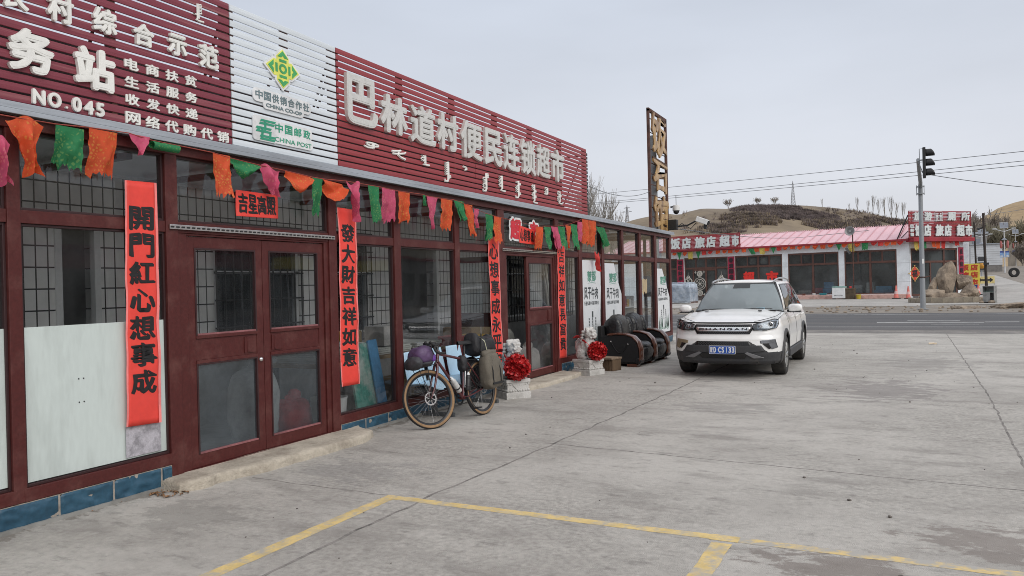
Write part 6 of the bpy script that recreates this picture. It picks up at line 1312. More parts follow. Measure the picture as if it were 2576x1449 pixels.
# corner section
b = MB(); cw = lambda *a, mi=0: b.box(*a, mi)
b.box(-.02, .0, .02, .3, 0, .1); 
corner = MB(); 
for x0, x1, z0, z1 in ((.02, .12, 0, 4.45), (4.82, 5.45, 0, 4.45), (.12, 4.82, 3.80, 4.45), (.12, 4.82, 0, .12)): corner.box(x0, x1, .0, .3, z0, z1)
corner.box(5.15, 5.45, .3, 9, 0, 4.4); IM = FMx_.inverted() @ CMx
corner.v = [tuple(IM @ V(p)) for p in corner.v]; corner.build('corner_wall', M_fwall, rest)
b = MB()
for x0, x1, z0, z1 in ((.12, .26, .12, 3.8), (4.68, 4.82, .12, 3.8), (.26, 4.68, 3.64, 3.8), (.26, 4.68, 2.68, 2.84), (1.40, 1.52, .12, 2.68), (2.05, 2.17, .12, 2.68), (3.42, 3.56, .12, 3.64), (2.17, 3.42, .12, .4), (.26, 1.4, .12, .3)): b.box(x0, x1, .04, .16, z0, z1)
b.v = [tuple(IM @ V(p)) for p in b.v]; f = b.build('entrance_frame', M_brn, rest); b = MB(); b.add([(.2, .09, .12), (4.75, .09, .12), (4.75, .09, 3.7), (.2, .09, 3.7)], [(0, 1, 2, 3)]); b.v = [tuple(IM @ V(p)) for p in b.v]; b.build('pane', M_fgl, f, recalc=False)
b = MB(); b.add([(-.05, -.1, 4.42), (5.6, -.1, 4.42), (5.5, 8.8, 4.42), (-2, 8.8, 4.42)], [(0, 1, 2, 3)]); b.v = [tuple(IM @ V(p)) for p in b.v]; b.build('flat_roof', M_galv, rest, recalc=False)
b = MB(); b.box(-.3, 5.8, -.75, .0, 4.28, 4.58); b.v = [tuple(IM @ V(p)) for p in b.v]; b.build('canopy', M_fred, rest, bevel=.03)
b = MB(); b.box(.3, 1.3, -.45, 0, 0, .14); b.box(1.2, 3.6, -.5, 0, 0, .12); b.v = [tuple(IM @ V(p)) for p in b.v]; b.build('corner_step', mat('grey_step', (.22, .215, .21), .85), rest)
# signboards
M_sgrd = mat('restaurant_sign_red', (.29, .025, .035), .5, 0, .12, 1.2); M_sgw = mat('restaurant_sign_letter', (.62, .66, .66), .5, 0, .08, 2)
def board(name, label, M, x0, x1, z0, z1, y, gaps):
    t = thing(name, label, 'signboard', M.translation, M.to_euler().z); b = MB(); n = int((z1-z0)/.105)
    for i in range(n): z = z0+(z1-z0)*i/n; b.box(x0, x1, y, y+.05, z, z+(z1-z0)/n-(.028 if gaps else .012))
    b.build('slat_panel', M_sgrd, t); b = MB()
    for q in (x0, x1-.06): b.box(q, q+.06, y-.012, y+.03, z0-.05, z1+.05)
    b.box(x0, x1, y-.013, y+.03, z1, z1+.06); b.box(x0, x1, y-.013, y+.03, z0-.06, z0)
    for q in (x0+.3, (x0+x1)/2, x1-.3): b.box(q, q+.05, y+.052, y+.1, z0, z1); b.tube([(q, y+.1, z1-.1), (q, y+1.3, z0-.1)], .025, 4)
    b.build('frame', M_sgrd, t); return t
s1 = board('restaurant_sign', 'wide low red signboard over the restaurant entrance, left of the pink roof', FMx_, -20.1, -12.92, 4.48, 5.72, -.62, False)
def fl_letter(t, ch, x0, z0, x1, z1, y, bold=.046, m=None): b = MB(); text(b, ch, (x0, z0, x1, z1), ft(0, 0, y), bold=bold, depth=.07, copies=8); b.build('letter', m or M_sgw, t, recalc=False)
for ch, x0, x1 in (('饭', -19.33, -18.38), ('店', -18.22, -17.36), ('旅', -17.0, -16.05), ('店', -15.92, -15.06), ('超', -14.72, -13.78), ('市', -13.62, -12.98)): fl_letter(s1, ch, x0, 4.62, x1 + .0, 5.62, -.70)
for i, ch in enumerate('巴林福'): fl_letter(s1, ch, -19.72, 5.30-i*.38, -19.40, 5.62-i*.38, -.66, .022)
s2 = board('restaurant_sign', 'tall red corner signboard with two rows of pale lettering', CMx, -.55, 5.68, 4.60, 6.56, -.55, True)
for ch, x0, x1 in (('旅', -.17, .60), ('游', .85, 1.60), ('厕', 3.18, 3.96), ('所', 4.55, 5.38)): fl_letter(s2, ch, x0, 5.88, x1, 6.52, -.63, .030)
for ch, x0, x1 in (('饭', -.10, .68), ('店', .78, 1.50), ('旅', 1.92, 2.72), ('店', 2.80, 3.52), ('超', 4.05, 4.84), ('市', 4.92, 5.64)): fl_letter(s2, ch, x0, 4.68, x1, 5.58, -.63, .042)
for i, ch in enumerate('巴林福'): fl_letter(s2, ch, -.50, 5.30-i*.31, -.18, 5.57-i*.31, -.6, .02)
b = MB(); P = ft(0, 0, -.62)
for q in (rrect(1.95, 5.86, 2.72, 6.54, .06),): 
    k = len(q); 
    for i in range(k): b.tube([P @ V((*q[i], 0)), P @ V((*q[(i+1) % k], 0))], .025, 4)
for x in (2.16, 2.5):                                   # two stylised standing figures of the toilet sign
    b.ball((x, -.62, 6.40), (.06, .03, .06), 8); b.box(x-.10, x+.10, -.64, -.60, 6.16, 6.32); b.box(x-.08, x-.02, -.64, -.60, 5.92, 6.16); b.box(x+.02, x+.08, -.64, -.60, 5.92, 6.16); b.box(x-.16, x+.16, -.636, -.604, 6.22, 6.27)
b.build('pictogram', M_sgw, s2)
b = MB(); b.tube([FMx_ @ V((-.75, -.4, 4.5)), CMx @ V((-.5, -.45, 6.3))], .05, 5); b.tube([FMx_ @ V((-.45, -.4, 4.6)), CMx @ V((-.5, -.45, 5.1))], .035, 5); o = b.build('sign_brace', M_bar, None); tag(o, 'black diagonal brace bars at the left end of the corner signboard', 'brace')
# couplets, diamond, paper letters
M_dkred = mat('crimson_banner', (.36, .022, .06), .6, 0, .2, 2); M_ink2 = mat('faded_black_ink', (.03, .012, .02), .7)
def fban(label, M, x0, x1, z0, z1, y, s, m=None):
    b = MB(); b.grid(lambda u, v: (x0+(x1-x0)*u, y+.02*NZ.noise(V((x0, v*4, u))), z0+(z1-z0)*v), 3, 10); b.v = [tuple(M @ V(p)) for p in b.v]; t = tag(b.build('couplet_banner', m or M_dkred, None, recalc=False), label, 'couplet banner', 'crimson couplet banners on the restaurant'); q = t.modifiers.new('t', 'SOLIDIFY'); q.thickness = .01
    b = MB(); glyph_col(b, s, (x0+.1, z0+.1, x1-.1, z1-.1), M @ ft(0, 0, y-.045), bold=.018)
    for ch in parts_of(b): ch.build('character', M_ink2, t, recalc=False)
fban('crimson couplet banner left of the restaurant entrance', FMx_, -19.05, -18.42, .70, 3.72, -.03, '福旺财源广进'); fban('crimson couplet banner right of the restaurant entrance, above the SUV', FMx_, -14.28, -13.68, .70, 3.78, -.03, '春满国盛世和'); fban('crimson couplet banner at the right corner, beside the yellow sign', CMx, 4.90, 5.42, .75, 3.85, -.04, '永兴贵财福旺')
b = MB(); D_ = CMx @ ft(.50, 1.88, .03); b.prism([(-.52, 0), (0, -.58), (.52, 0), (0, .58)], .02, 0, D_); text(b, '福', (-.26, -.28, .26, .28), CMx @ ft(.50, 1.88, -.005), bold=.014, mi=1)
for i in range(20): a = 2*pi*i/20; r_ = .55/(abs(cos(a))+abs(sin(a))); b.ball(D_ @ V((r_*cos(a), r_*sin(a)*1.05, .02)), .06, 5, 2)
tag(b.build('fortune_diamond', [mat('diamond_red', (.55, .05, .03), .5), M_ink, M_gold], None, recalc=False), 'red paper diamond with a black fortune character behind the corner glass', 'paper diamond')
for lb, ch, x0, x1 in (('square red paper character in the restaurant window, left one', '超', -12.98, -11.95), ('red paper character in the restaurant window, right one', '市', -11.0, -9.95)):
    b = MB(); text(b, ch, (x0, 1.3, x1, 2.42), FMx_ @ ft(0, 0, .03), bold=.06, copies=12); tag(b.build('window_character', mat('bright_red_film', (.72, .03, .02), .5), None, recalc=False), lb, 'window lettering', 'red window characters')
# pennants under the eaves
random.seed(31)
def far_pen(label, M, x, z, w_, h, c, kd, sd):
    b = flag_mesh(w_, h, kd, sd); b.v = [(p[0]*0+p[1], -p[0], p[2]) for p in b.v]; o = b.build('pennant', M_fl[c], None, recalc=False); o.matrix_world = M @ Mx.Translation((x, -.42, z)); tag(o, label, 'pennant', 'paper pennants under the restaurant eaves')
seq = [(-19.3, 'o'), (-18.85, 'g'), (-18.3, 'o'), (-17.8, 'y'), (-17.05, 'g'), (-16.5, 'r'), (-15.9, 'r'), (-15.2, 'o'), (-14.6, 'o'), (-14.1, 'o'), (-13.5, 'o'), (-12.9, 'o'), (-12.35, 'g'), (-11.8, 'o'), (-11.35, 'y'), (-10.9, 'o'), (-10.4, 'g'), (-9.9, 'r'), (-9.4, 'o'), (-8.8, 'o'), (-8.2, 'o'), (-7.6, 'o'), (-7.0, 'o'), (-6.4, 'o'), (-5.8, 'o'), (-5.2, 'g'), (-4.75, 'o'), (-4.3, 'y'), (-3.8, 'o'), (-3.25, 'g'), (-2.6, 'r'), (-2.1, 'r'), (-1.65, 'o'), (-1.2, 'o'), (-.75, 'r')]
pl_ = ['at the far left of the eave', 'over the left couplet', 'left over the entrance', 'over the entrance door', 'over the entrance top', 'at the middle of the entrance', 'right over the entrance', 'left of the right couplet', 'over the right couplet', 'just right of the right couplet', 'at the right end of the low sign', 'at the start of the pink roof', 'over the first big window, left', 'over the first big window, left middle', 'over the first big window, middle', 'over the first big window, right middle', 'over the first big window, right', 'at the pillar right of the first big window', 'left over the second big window', 'left middle over the second big window', 'middle of the second big window, left one', 'middle of the second big window, right one', 'right middle over the second big window', 'right over the second big window', 'at the right edge of the second big window', 'on the pillar left of the third window', 'left over the third window', 'left middle over the third window', 'middle over the third window', 'at the horn speaker pole', 'right of the horn speaker pole', 'right middle over the third window', 'right over the third window', 'at the right edge of the third window', 'at the corner pillar of the pink roof']
for i, (x, c) in enumerate(seq):
    big = c in 'gy'; kd = ('point' if i % 3 == 1 else 'lean' if i in (25, 12) else 'banner') if big else ('banner' if i % 2 else 'swag')
    far_pen(f"small {CN[c]} pennant under the restaurant eave, {pl_[i]}", FMx_, x, 4.40-.06*(x < -12.9), .42 if not big else .46, (.62 if big else .32)*random.uniform(.85, 1.2), c, kd, 300+i)
b = MB(); b.tube([FMx_ @ V((-20, -.42, 4.36)), FMx_ @ V((-12.9, -.42, 4.36)), FMx_ @ V((-12.8, -.42, 4.41)), FMx_ @ V((-.3, -.42, 4.41))], .012, 4); tag(b.build('pennant_string', M_rib, None), 'red string of small pennants under the restaurant eaves', 'string')
for i, (x, c, h, lb) in enumerate([(.05, 'y', .75, 'yellow pennant left under the corner canopy'), (.45, 'o', .6, 'orange pennant between yellow and green under the corner canopy'), (.85, 'g', .62, 'green pennant under the corner canopy beside the traffic pole'), (1.75, 'o', .55, 'orange gold pennant right of the traffic pole, first of two'), (2.2, 'o', .62, 'orange gold pennant right of the traffic pole, second of two'), (2.75, 'r', .62, 'red cloth under the corner canopy by the white lintel'), (3.5, 'r', .35, 'tattered red cloth left over the white lintel'), (4.1, 'r', .6, 'tattered red tassel hanging over the white lintel'), (4.65, 'r', .3, 'tattered red cloth right over the white lintel')]):
    far_pen(lb, CMx, x, 4.32 if i < 6 else 4.5, .42, h, c, 'banner', 400+i); 

# ------------------------------------------------------------------ things in front of the restaurant
M_cone = mat('faded_cone', (.62, .16, .13), .6, 0, .12, 3); M_rubb = mat('black_rubber', (.018, .018, .018), .8)
def cone(label, x, y, h=.78):
    t = thing('traffic_cone', label, 'traffic cone', (x, y, slope_lot(x, y)+.004), 0, 'faded red traffic cones'); b = MB(); b.lathe([(h*.19, .05), (h*.17, .09), (h*.04, h), (0, h)], 16); b.build('cone_body', M_cone, t, 60); b = MB(); b.box(-h*.3, h*.3, -h*.3, h*.3, 0, .06); b.build('cone_foot', M_rubb, t, bevel=.02)
    b = MB(); b.lathe([(h*.135, h*.36), (h*.1, h*.58)], 16); b.v = [(p[0]*1.03, p[1]*1.03, p[2]) for p in b.v]; b.build('cone_band', mat('cone_band', (.62, .40, .38), .5), t, 60)
cone('faded red traffic cone by the white corner pillar', 5.45, 64.6, 1.0); cone('faded red traffic cone half behind the grey traffic pole', 6.25, 63.4, .95); cone('faded red traffic cone between the yellow sign and the grey cabinet', 10.82, 65.5, .82)
def fpt(x, y=-1.0): return FMx_ @ V((x, y, 0))
p = fpt(-4.75, -1.5); t = thing('washing_machine', 'white twin-tub washing machine with a green lid standing before the pillar', 'washing machine', p, FA); b = MB(); b.box(-.48, .48, -.28, .28, .08, .92); b.build('housing', M_white, t, bevel=.03); b = MB(); b.box(-.49, .49, -.29, .29, .92, 1.0); b.box(-.45, .45, -.27, .27, 1.0, 1.02); b.build('lid', mat('lid_green', (.25, .42, .38), .4), t, bevel=.02); b = MB(); b.tube([(-.32, -.29, .30), (-.1, -.30, .34), (.2, -.3, .33), (.3, -.29, .30)], .012, 5); b.build('grip', M_trim, t); b = MB()
for x in (-.4, .4):
    for y in (-.22, .22): b.box(x-.06, x+.06, y-.05, y+.05, 0, .08)
b.build('feet', M_trim, t)
p = fpt(-3.95, -1.45); t = thing('waste_bin', 'brown wooden bin box beside the washing machine', 'bin', p, FA); b = MB(); b.box(-.33, .33, -.25, .25, .02, .80); b.build('bin_box', mat('brown_bin_board', (.085, .062, .04), .8, 0, .25, 4), t, bevel=.02); b = MB(); b.box(-.36, .36, -.28, .28, .80, .86); b.build('lid', mat('bin_lid', (.12, .09, .06), .8), t, bevel=.015)
p = fpt(-3.95, -1.45); b = MB(); b.lathe([(0, .86), (.09, .86), (.11, .98), (.10, 1.0), (0, 1.0)], 12); tag(b.build('red_pot', mat('pot_red', (.5, .03, .03), .4), None, 40, loc=p), 'small red pot standing on the brown bin', 'pot')
p = fpt(-3.35, -1.5); t = thing('yellow_bucket', 'yellow bucket with a wire handle at the pink step', 'bucket', p, 0); b = MB(); b.lathe([(0, 0), (.14, 0), (.19, .36), (.20, .37), (.18, .37), (.13, .03), (0, .03)], 18); b.build('bucket_body', mat('bucket_yellow', (.55, .42, .04), .5), t, 40); b = MB(); b.tube([(.19*cos(a), 0, .35-.12*sin(a)) for a in [i*pi/10 for i in range(11)]], .008, 4); b.build('handle', M_spoke, t)
p = fpt(-3.75, -1.2); t = thing('horn_speaker', 'grey horn loudspeaker on a thin dark pole before the restaurant', 'loudspeaker', p, FA); b = MB(); b.tube([(0, 0, 0), (0, 0, 5.2)], .045, 8); b.tube([(0, 0, 3.6), (-.02, -.1, 3.7)], .06, 6); b.build('pole', M_rust, t); b = MB(); Q = Mx.Translation((-.12, -.15, 5.28)) @ Mx.Rotation(R(84), 4, 'X'); b.lathe([(.36, .25), (.37, .24), (.22, .02), (.10, -.12), (.08, -.3), (0, -.3)], 24, 0, Q); b.lathe([(.35, .24), (.2, .02), (.11, .04), (.09, .14), (0, .15)], 24, 0, Q); b.build('horn', mat('horn_grey', (.36, .36, .36), .5), t, 50); b = MB(); b.box(-.5, -.16, -.2, -.17, 3.62, 3.66, 0, None); b.add([(-.55, -.25, 3.95), (-.2, -.35, 3.5), (-.08, -.1, 3.6), (-.43, 0, 4.05)], [(0, 1, 2, 3)]); b.build('solar_lamp', M_black, t)
p = fpt(-7.5, -.6)
for lb, x, col, sx, sz, nm, cat in (('small turquoise basin on the pink step', -6.25, (.05, .32, .38), .32, .16, 'plastic_basin', 'basin'), ('small white tub on the pink step beside the turquoise basin', -6.95, (.65, .66, .66), .14, .16, 'plastic_tub', 'tub'), ('brown flower pot on the pink step, right one', -7.75, (.16, .06, .04), .15, .14, 'flower_pot', 'pot'), ('brown flower pot on the pink step, left one', -8.75, (.15, .06, .045), .15, .14, 'flower_pot', 'pot')):
    b = MB(); q = fpt(x, -.5); q.z = .32; b.lathe([(0, 0), (sx*.75, 0), (sx, sz), (sx*.92, sz), (sx*.68, .02), (0, .02)], 16); tag(b.build(nm, mat(nm+'_m', col, .5), None, 40, loc=q), lb, cat)
p = fpt(-9.8, -2.0); t = thing('wooden_plank', 'dark plank lying on the forecourt behind the SUV', 'plank', p, FA); b = MB(); b.box(-.9, .9, -.15, .15, .06, .16); b.build('board', mat('dark_plank', (.07, .06, .05), .8), t); b = MB(); b.box(-.8, -.7, -.15, .15, 0, .06); b.box(.7, .8, -.15, .15, 0, .06); b.build('foot', M_bar, t)
# wrapped pallet at the left
t = thing('wrapped_pallet', 'pallet of goods wrapped in pale bluish plastic beside the shop corner', 'pallet', (-9.7, 59.6, 0), R(-6)); b = MB(); random.seed(4)
for i in range(5): 
    for j in range(4): b.box(-1.15+.46*i+.005, -1.15+.46*(i+1)-.005, -.9, .9, .14+.34*j, .14+.34*(j+1)-.012)
b.build('goods', mat('blue_white_packs', (.52, .60, .70), .5, 0, .15, 3), t, bevel=.02); b = MB(); 
for q in (-1.1, 0, 1.1): b.box(q-.08, q+.08, -.9, .9, 0, .12)
b.box(-1.2, 1.2, -.95, .95, .115, .14); b.build('pallet_base', M_woodd, t)
b = MB()
def wrapf(u, v): a = u*2*pi; r_ = 1.0/max(abs(cos(a)), abs(sin(a)))*.98; k = 1-.16*max(0, v-.72)/.28; return (1.2*min(1, max(-1, r_*cos(a)))*k+.03*NZ.noise(V((a*3, v*5, 0))), .97*min(1, max(-1, r_*sin(a)))*k+.03*NZ.noise(V((a*4, v*4, 5))), .05+1.58*v+.04*NZ.noise(V((a*2, v*3, 8))))
b.grid(wrapf, 48, 12); b.add([wrapf(i/48, 1) for i in range(48)], [tuple(range(48))]); b.build('plastic_wrap', glass_mat('plastic_wrap', (.8, .86, .92), .35, (.68, .75, .83), .2), t, 60)
# rock group inside a broken kerb
M_rock = mat('tan_boulder', (.33, .265, .20), .95, 0, .3, 2.2, (.17, .135, .105), .42, .64, 1, 9); M_kerbs = mat('kerb_stone', (.30, .26, .20), .95, 0, .2, 2, (.2, .17, .14), .45, .65, .5, 12)
def rock(label, pos, size, sd, pts=46, tilt=(0, 0, 0), pinch=0, grp='boulders in the kerbed rock group'):
    random.seed(sd); bm = bmesh.new(); bmesh.ops.create_cube(bm, size=2); bmesh.ops.subdivide_edges(bm, edges=bm.edges, cuts=29, use_grid_fill=True)
    planes = [(V((random.gauss(0, 1), random.gauss(0, 1), random.gauss(0, .8))).normalized(), random.uniform(.62, .9)) for i in range(pts//3)]
    for v in bm.verts:
        p = v.co.copy(); p = p.normalized()*(p.length*.45+.72); 
        for n, d in planes:                             # broken flat faces
            e_ = p.dot(n)-d
            if e_ > 0: p -= n*e_*.94
        q = p*1.7+V((sd, sd*.7, 0)); p += p.normalized()*(.10*NZ.noise(q*1.1)+.09*(.5-abs(NZ.noise(q*2.3)))+.05*(.5-abs(NZ.noise(q*5.5)))+.025*NZ.noise(q*12))
        k = 1-pinch*max(0, p.z); v.co = V((p.x*size[0]*k, p.y*size[1]*k, size[2]*(p.z*.5+.5)))
    me = bpy.data.meshes.new('boulder'); bm.to_mesh(me); bm.free(); me.materials.append(M_rock); me.shade_smooth(); me.set_sharp_from_angle(angle=R(40)); o = bpy.data.objects.new('boulder', me); COL.objects.link(o); o.location = pos; o.rotation_euler = tilt; tag(o, label, 'boulder', grp); return o
RC = V((8.35, 54.6, 0))
rock('tallest tan boulder standing upright in the rock group', RC+V((-.05, .3, .35)), (.52, .45, 2.1), 3, 40, (R(-3), R(3), .3), .30)
rock('rounded grey boulder leaning against the right of the tallest one', RC+V((.85, .4, .72)), (.48, .45, .95), 8, 40, (0, R(12), .8))
rock('leaning slab boulder at the left of the tallest one', RC+V((-1.05, .2, .5)), (.24, .34, 1.05), 12, 30, (0, R(24), .2), .2)
rock('broad low boulder at the front left foot of the rock group', RC+V((-.95, -.55, .05)), (.72, .5, .72), 17, 44, (0, 0, .4))
rock('low flat boulder at the front middle of the rock group', RC+V((.3, -.7, .05)), (.85, .45, .55), 23, 40, (0, 0, -.2))
rock('dark boulder at the right foot of the rock group', RC+V((1.15, -.25, .1)), (.60, .5, .98), 29, 40, (0, 0, 1.1))
rock('small rubble boulder at the right end of the rock group', RC+V((1.75, -.5, .0)), (.3, .3, .3), 31, 24)
random.seed(12); pts_ = []
for i in range(11):
    a = R(190)+R(160)*i/10; c_ = RC+V((1.95*cos(a)*1.02-.1, .2+1.75*sin(a)*.9, 0)); t = thing('kerb_stone', ['kerb block at the left end of the rock ring', 'second kerb block from the left of the rock ring', 'third kerb block from the left, behind the traffic pole', 'kerb block right of the traffic pole foot', 'long kerb block left of the crack', 'kerb block at the front of the rock ring, left of centre', 'tilted kerb block at the front of the rock ring', 'pale kerb block right of the front centre', 'kerb block before the dark right boulder', 'second kerb block from the right end of the ring', 'kerb block at the right end by the grey cabinet'][i], 'kerb stone', c_, a+pi/2+random.uniform(-.08, .08), 'kerb blocks round the rock group'); b = MB(); h = random.uniform(.27, .36)
    b.box(-.29, .29, -.1, .1, -.02, h); o = b.build('block', M_kerbs, t, bevel=.03)
rock('low rubble heap stone on the dirt at the right, larger', V((10.3, 44.4, -.1)), (.7, .45, .3), 41, 24, grp='rubble stones on the dirt verge'); rock('low rubble heap stone on the dirt at the right, behind', V((11.0, 45.6, -.1)), (.45, .35, .3), 43, 24, grp='rubble stones on the dirt verge')
rock('flat tan dirt lump by the road edge', V((8.6, 44.6, -.12)), (.7, .5, .22), 47, 24, grp='rubble stones on the dirt verge')
mb = MB(); random.seed(9)
for i in range(300): x = random.uniform(-10, 16); y = random.uniform(40, 49); s = random.uniform(.02, .09); mb.ball((x, y, s*.2), (s*1.3, s, s*.6), 5)
tag(mb.build('verge_stones', M_rock, None), 'loose stones strewn over the dirt verge beyond the road', kind='stuff')
# cabinet, yellow sign, blue crate, arrow board
t = thing('metal_cabinet', 'open grey metal cabinet standing at the right end of the rock kerb', 'cabinet', (10.37, 52.6, 0), R(-25)); t.scale = (.72, .72, .74); b = MB(); M_cab = mat('grey_cabinet', (.27, .27, .26), .6, .1, .2, 3)
b.box(-.42, -.39, -.3, .3, 0, 1.3); b.box(.39, .42, -.3, .3, 0, 1.3); b.box(-.39, .39, .27, .3, 0, 1.3); b.box(-.42, .42, -.32, .32, 1.3, 1.34); b.box(-.39, .39, -.3, .27, .08, .11); b.box(-.39, .39, -.3, .27, .82, .85); b.box(-.39, .12, -.3, -.28, .11, .82); b.build('housing', M_cab, t, bevel=.006); b = MB(); b.box(-.37, .37, -.28, .2, .86, .88); b.build('shelf', mat('shelf_green', (.28, .42, .34), .5), t); b = MB(); b.ball((-.45, -.5, .07), (.2, .15, .1), 8); b.ball((.3, -.5, .1), (.28, .2, .15), 8); b.build('stone_foot', M_rock, t)
ys = thing('yellow_sign', 'yellow board with three rows of red lettering beside the rocks', 'sign board', (10.92, 74, slope_lot(11, 74)), R(-2)); M_ysign = mat('sign_yellow', (.72, .56, .07), .55, 0, .08, 2); M_yred = mat('sign_red_letter', (.50, .045, .02), .5)
b = MB(); b.box(-.70, .70, 0, .06, .28, 2.12); b.build('panel', M_ysign, ys, bevel=.01); b = MB()
for q in (-.6, .6): b.box(q-.03, q+.03, .07, .12, 0, 2.0); b.tube([(q, .1, 1.4), (q, .9, 0)], .025, 5)
b.build('leg', M_bar, ys)
for r_, s in enumerate(('饭店', '旅店', '超市')):
    b = MB()
    for i, ch in enumerate(s): text(b, ch, (-.60+i*.64, 1.55-r_*.60, -.06+i*.64, 2.06-r_*.60), ft(0, 0, -.008), bold=.028, copies=8)
    b.build('lettering', M_yred, ys, recalc=False)
t = thing('blue_crate', 'blue plastic crate under the yellow sign', 'crate', (10.77, 71.5, slope_lot(10.77, 71.5))); b = MB()
for q in ((-.5, .5, -.3, -.27), (-.5, .5, .27, .3), (-.5, -.47, -.27, .27), (.47, .5, -.27, .27)): b.box(*q, 0, .45)
b.box(-.47, .47, -.27, .27, .02, .05); b.build('crate_body', mat('crate_blue', (.02, .07, .25), .5), t, bevel=.01); b = MB(); b.box(-.53, .53, -.33, .33, .45, .5); b.build('rim', mat('crate_rim', (.03, .1, .32), .5), t, bevel=.01)
ab = thing('arrow_board', 'yellow warning board with a black double arrow by the utility poles', 'road sign', (12.55, 80.5, slope_lot(12.55, 80.5)), R(-3)); b = MB(); b.box(-.72, .72, 0, .05, .12, .76); b.build('panel', mat('arrow_yellow', (.70, .58, .25), .5), ab, bevel=.01); b = MB(); b.prism([(-.62, .44), (-.36, .66), (-.36, .51), (.36, .51), (.36, .66), (.62, .44), (.36, .22), (.36, .37), (-.36, .37), (-.36, .22)], .01, 0, ft(0, 0, -.005)); b.build('arrow', M_bar, ab); b = MB()
for q in (-.68, .68): b.box(q-.03, q+.03, .05, .1, 0, .75)
b.build('leg', M_galv, ab)
t = thing('warning_lamp', 'round amber warning lamp unit standing behind the arrow board', 'warning lamp', (12.4, 81.6, slope_lot(12.4, 81.6))); b = MB(); b.box(-.35, .35, -.1, .1, 1.3, 2.0); b.box(-.3, .3, -.1, .1, 2.1, 2.5); b.build('housing', M_trim, t, bevel=.03); b = MB(); b.lathe([(.26, .0), (.2, .06), (0, .09)], 16, 0, Mx.Translation((0, -.1, 1.68)) @ Mx.Rotation(pi/2, 4, 'X')); b.build('lens', M_amb, t, 60); b = MB(); b.tube([(0, 0, 0), (0, 0, 1.3)], .05, 6); b.build('stand', M_galv, t)
# utility poles, tyre, lamps, shed
M_pole = mat('old_wood_pole', (.045, .035, .03), .95, 0, .3, 4, stretch=(3, 3, .4))
def upole(label, x, y, h, arm, r=.14):
    t = thing('utility_pole', label, 'utility pole', (x, y, slope_lot(x, y)), 0, 'dark wooden utility poles'); b = MB(); b.tube([(-.02*h, 0, h), (0, 0, 0)], [r*.75, r], 8); b.build('pole', M_pole, t, 60)
    b = MB()
    if arm: b.tube([(-.5, 0, h*.78), (.05, 0, h*.83)], .06, 5); b.ball((-.5, 0, h*.79), .1, 6); b.box(-.2, .2, -.25, -.1, h*.30, h*.33); b.build('bracket', M_bar, t)
    else: b.box(-.08, .08, -.18, -.1, 1.2, 1.6); b.build('meter_box', M_galv, t)
upole('thinner dark wooden utility pole, left of the two', 11.62, 76.8, 5.55, False, .085); upole('thicker taller dark wooden utility pole, right of the two', 12.3, 76.6, 6.3, True, .115)
b = MB(); b.lathe([(.26, -.15), (.45, -.16), (.51, -.09), (.51, .09), (.45, .16), (.26, .15), (.26, -.15)], 32); 
for i in range(30): a = 2*pi*i/30; b.add([(r_*cos(q), r_*sin(q), z) for r_, q, z in ((.52, a, -.1), (.52, a+.1, -.1), (.52, a+.14, .1), (.52, a+.04, .1))], [(0, 1, 2, 3)])
o = b.build('old_tyre', M_rubb, None, 40); o.location = (16.6, 97, ground_z(16.6, 97)+.48); o.rotation_euler = (R(90), 0, R(12)); tag(o, 'big black tractor tyre standing on edge beside the village road', 'tyre')
M_lp = mat('lamp_post_white', (.60, .61, .62), .45); M_solar = mat('solar_panel', (.22, .24, .28), .2, 0, .1, 3); M_lan = mat('lantern_red', (.42, .13, .12), .5); M_pos = mat('lamp_banner_blue', (.22, .36, .60), .6, 0, .2, 1.5)
def slamp(label, x, y, h):
    z = ground_z(x, y); t = thing('street_lamp', label, 'street lamp', (x, y, z), R(3), 'solar street lamps'); t.scale = (.62, .62, 1); b = MB(); b.tube([(0, 0, 0), (0, 0, h)], [.12, .07], 8); b.tube([(-1.6, 0, h*.93), (0, 0, h*.87), (1.6, 0, h*.93)], .05, 6); b.build('pole', M_lp, t, 60)
    for s in (1, -1):
        b = MB(); b.box(s*1.6-.35, s*1.6+.35, -.12, .12, h*.925, h*.945); b.build('lamp_head', M_lp, t, bevel=.02)
        b = MB(); b.lathe([(0, -.5), (.16, -.42), (.22, -.2), (.22, .2), (.16, .42), (0, .5)], 10, 0, Mx.Translation((s*.55, 0, h*.60))); b.build('lantern', M_lan, t, 50)
        b = MB(); b.box(*sorted((s*.12, s*.78)), -.02, .02, h*.33, h*.46); b.box(*sorted((s*.12, s*.78)), -.024, .024, h*.43, h*.462, 1); b.box(*sorted((s*.3, s*.7)), -.024, .024, h*.34, h*.37, 2); b.build('pole_banner', [M_pos, mat('banner_navy', (.04, .07, .26), .5), M_lp], t)
    b = MB(); b.add([(-.7, -.2, h*.95), (-.05, -.2, h*.95), (-.05, .15, h*1.06), (-.7, .15, h*1.06)], [(0, 1, 2, 3)]); b.add([(.05, -.2, h*.95), (.7, -.2, h*.95), (.7, .15, h*1.06), (.05, .15, h*1.06)], [(0, 1, 2, 3)]); b.build('solar_panel', M_solar, t); b = MB(); b.tube([(-.7, -.22, h*.945), (.7, -.22, h*.945), (.7, .16, h*1.065), (-.7, .16, h*1.065)], .03, 4, closed=True); b.build('panel_frame', M_lp, t); b = MB(); b.lathe([(0, h*.70), (.5, h*.70), (.12, h*.735), (0, h*.735)], 12); b.build('lantern_hat', M_solar, t)
slamp('solar street lamp with red lanterns and blue banners, nearest to the tyre', 17.15, 110, 5.75); slamp('smaller distant solar street lamp right of the nearest one', 22.9, 150, 5.7); slamp('solar street lamp standing between the two utility poles', 15.5, 118, 5.2); 
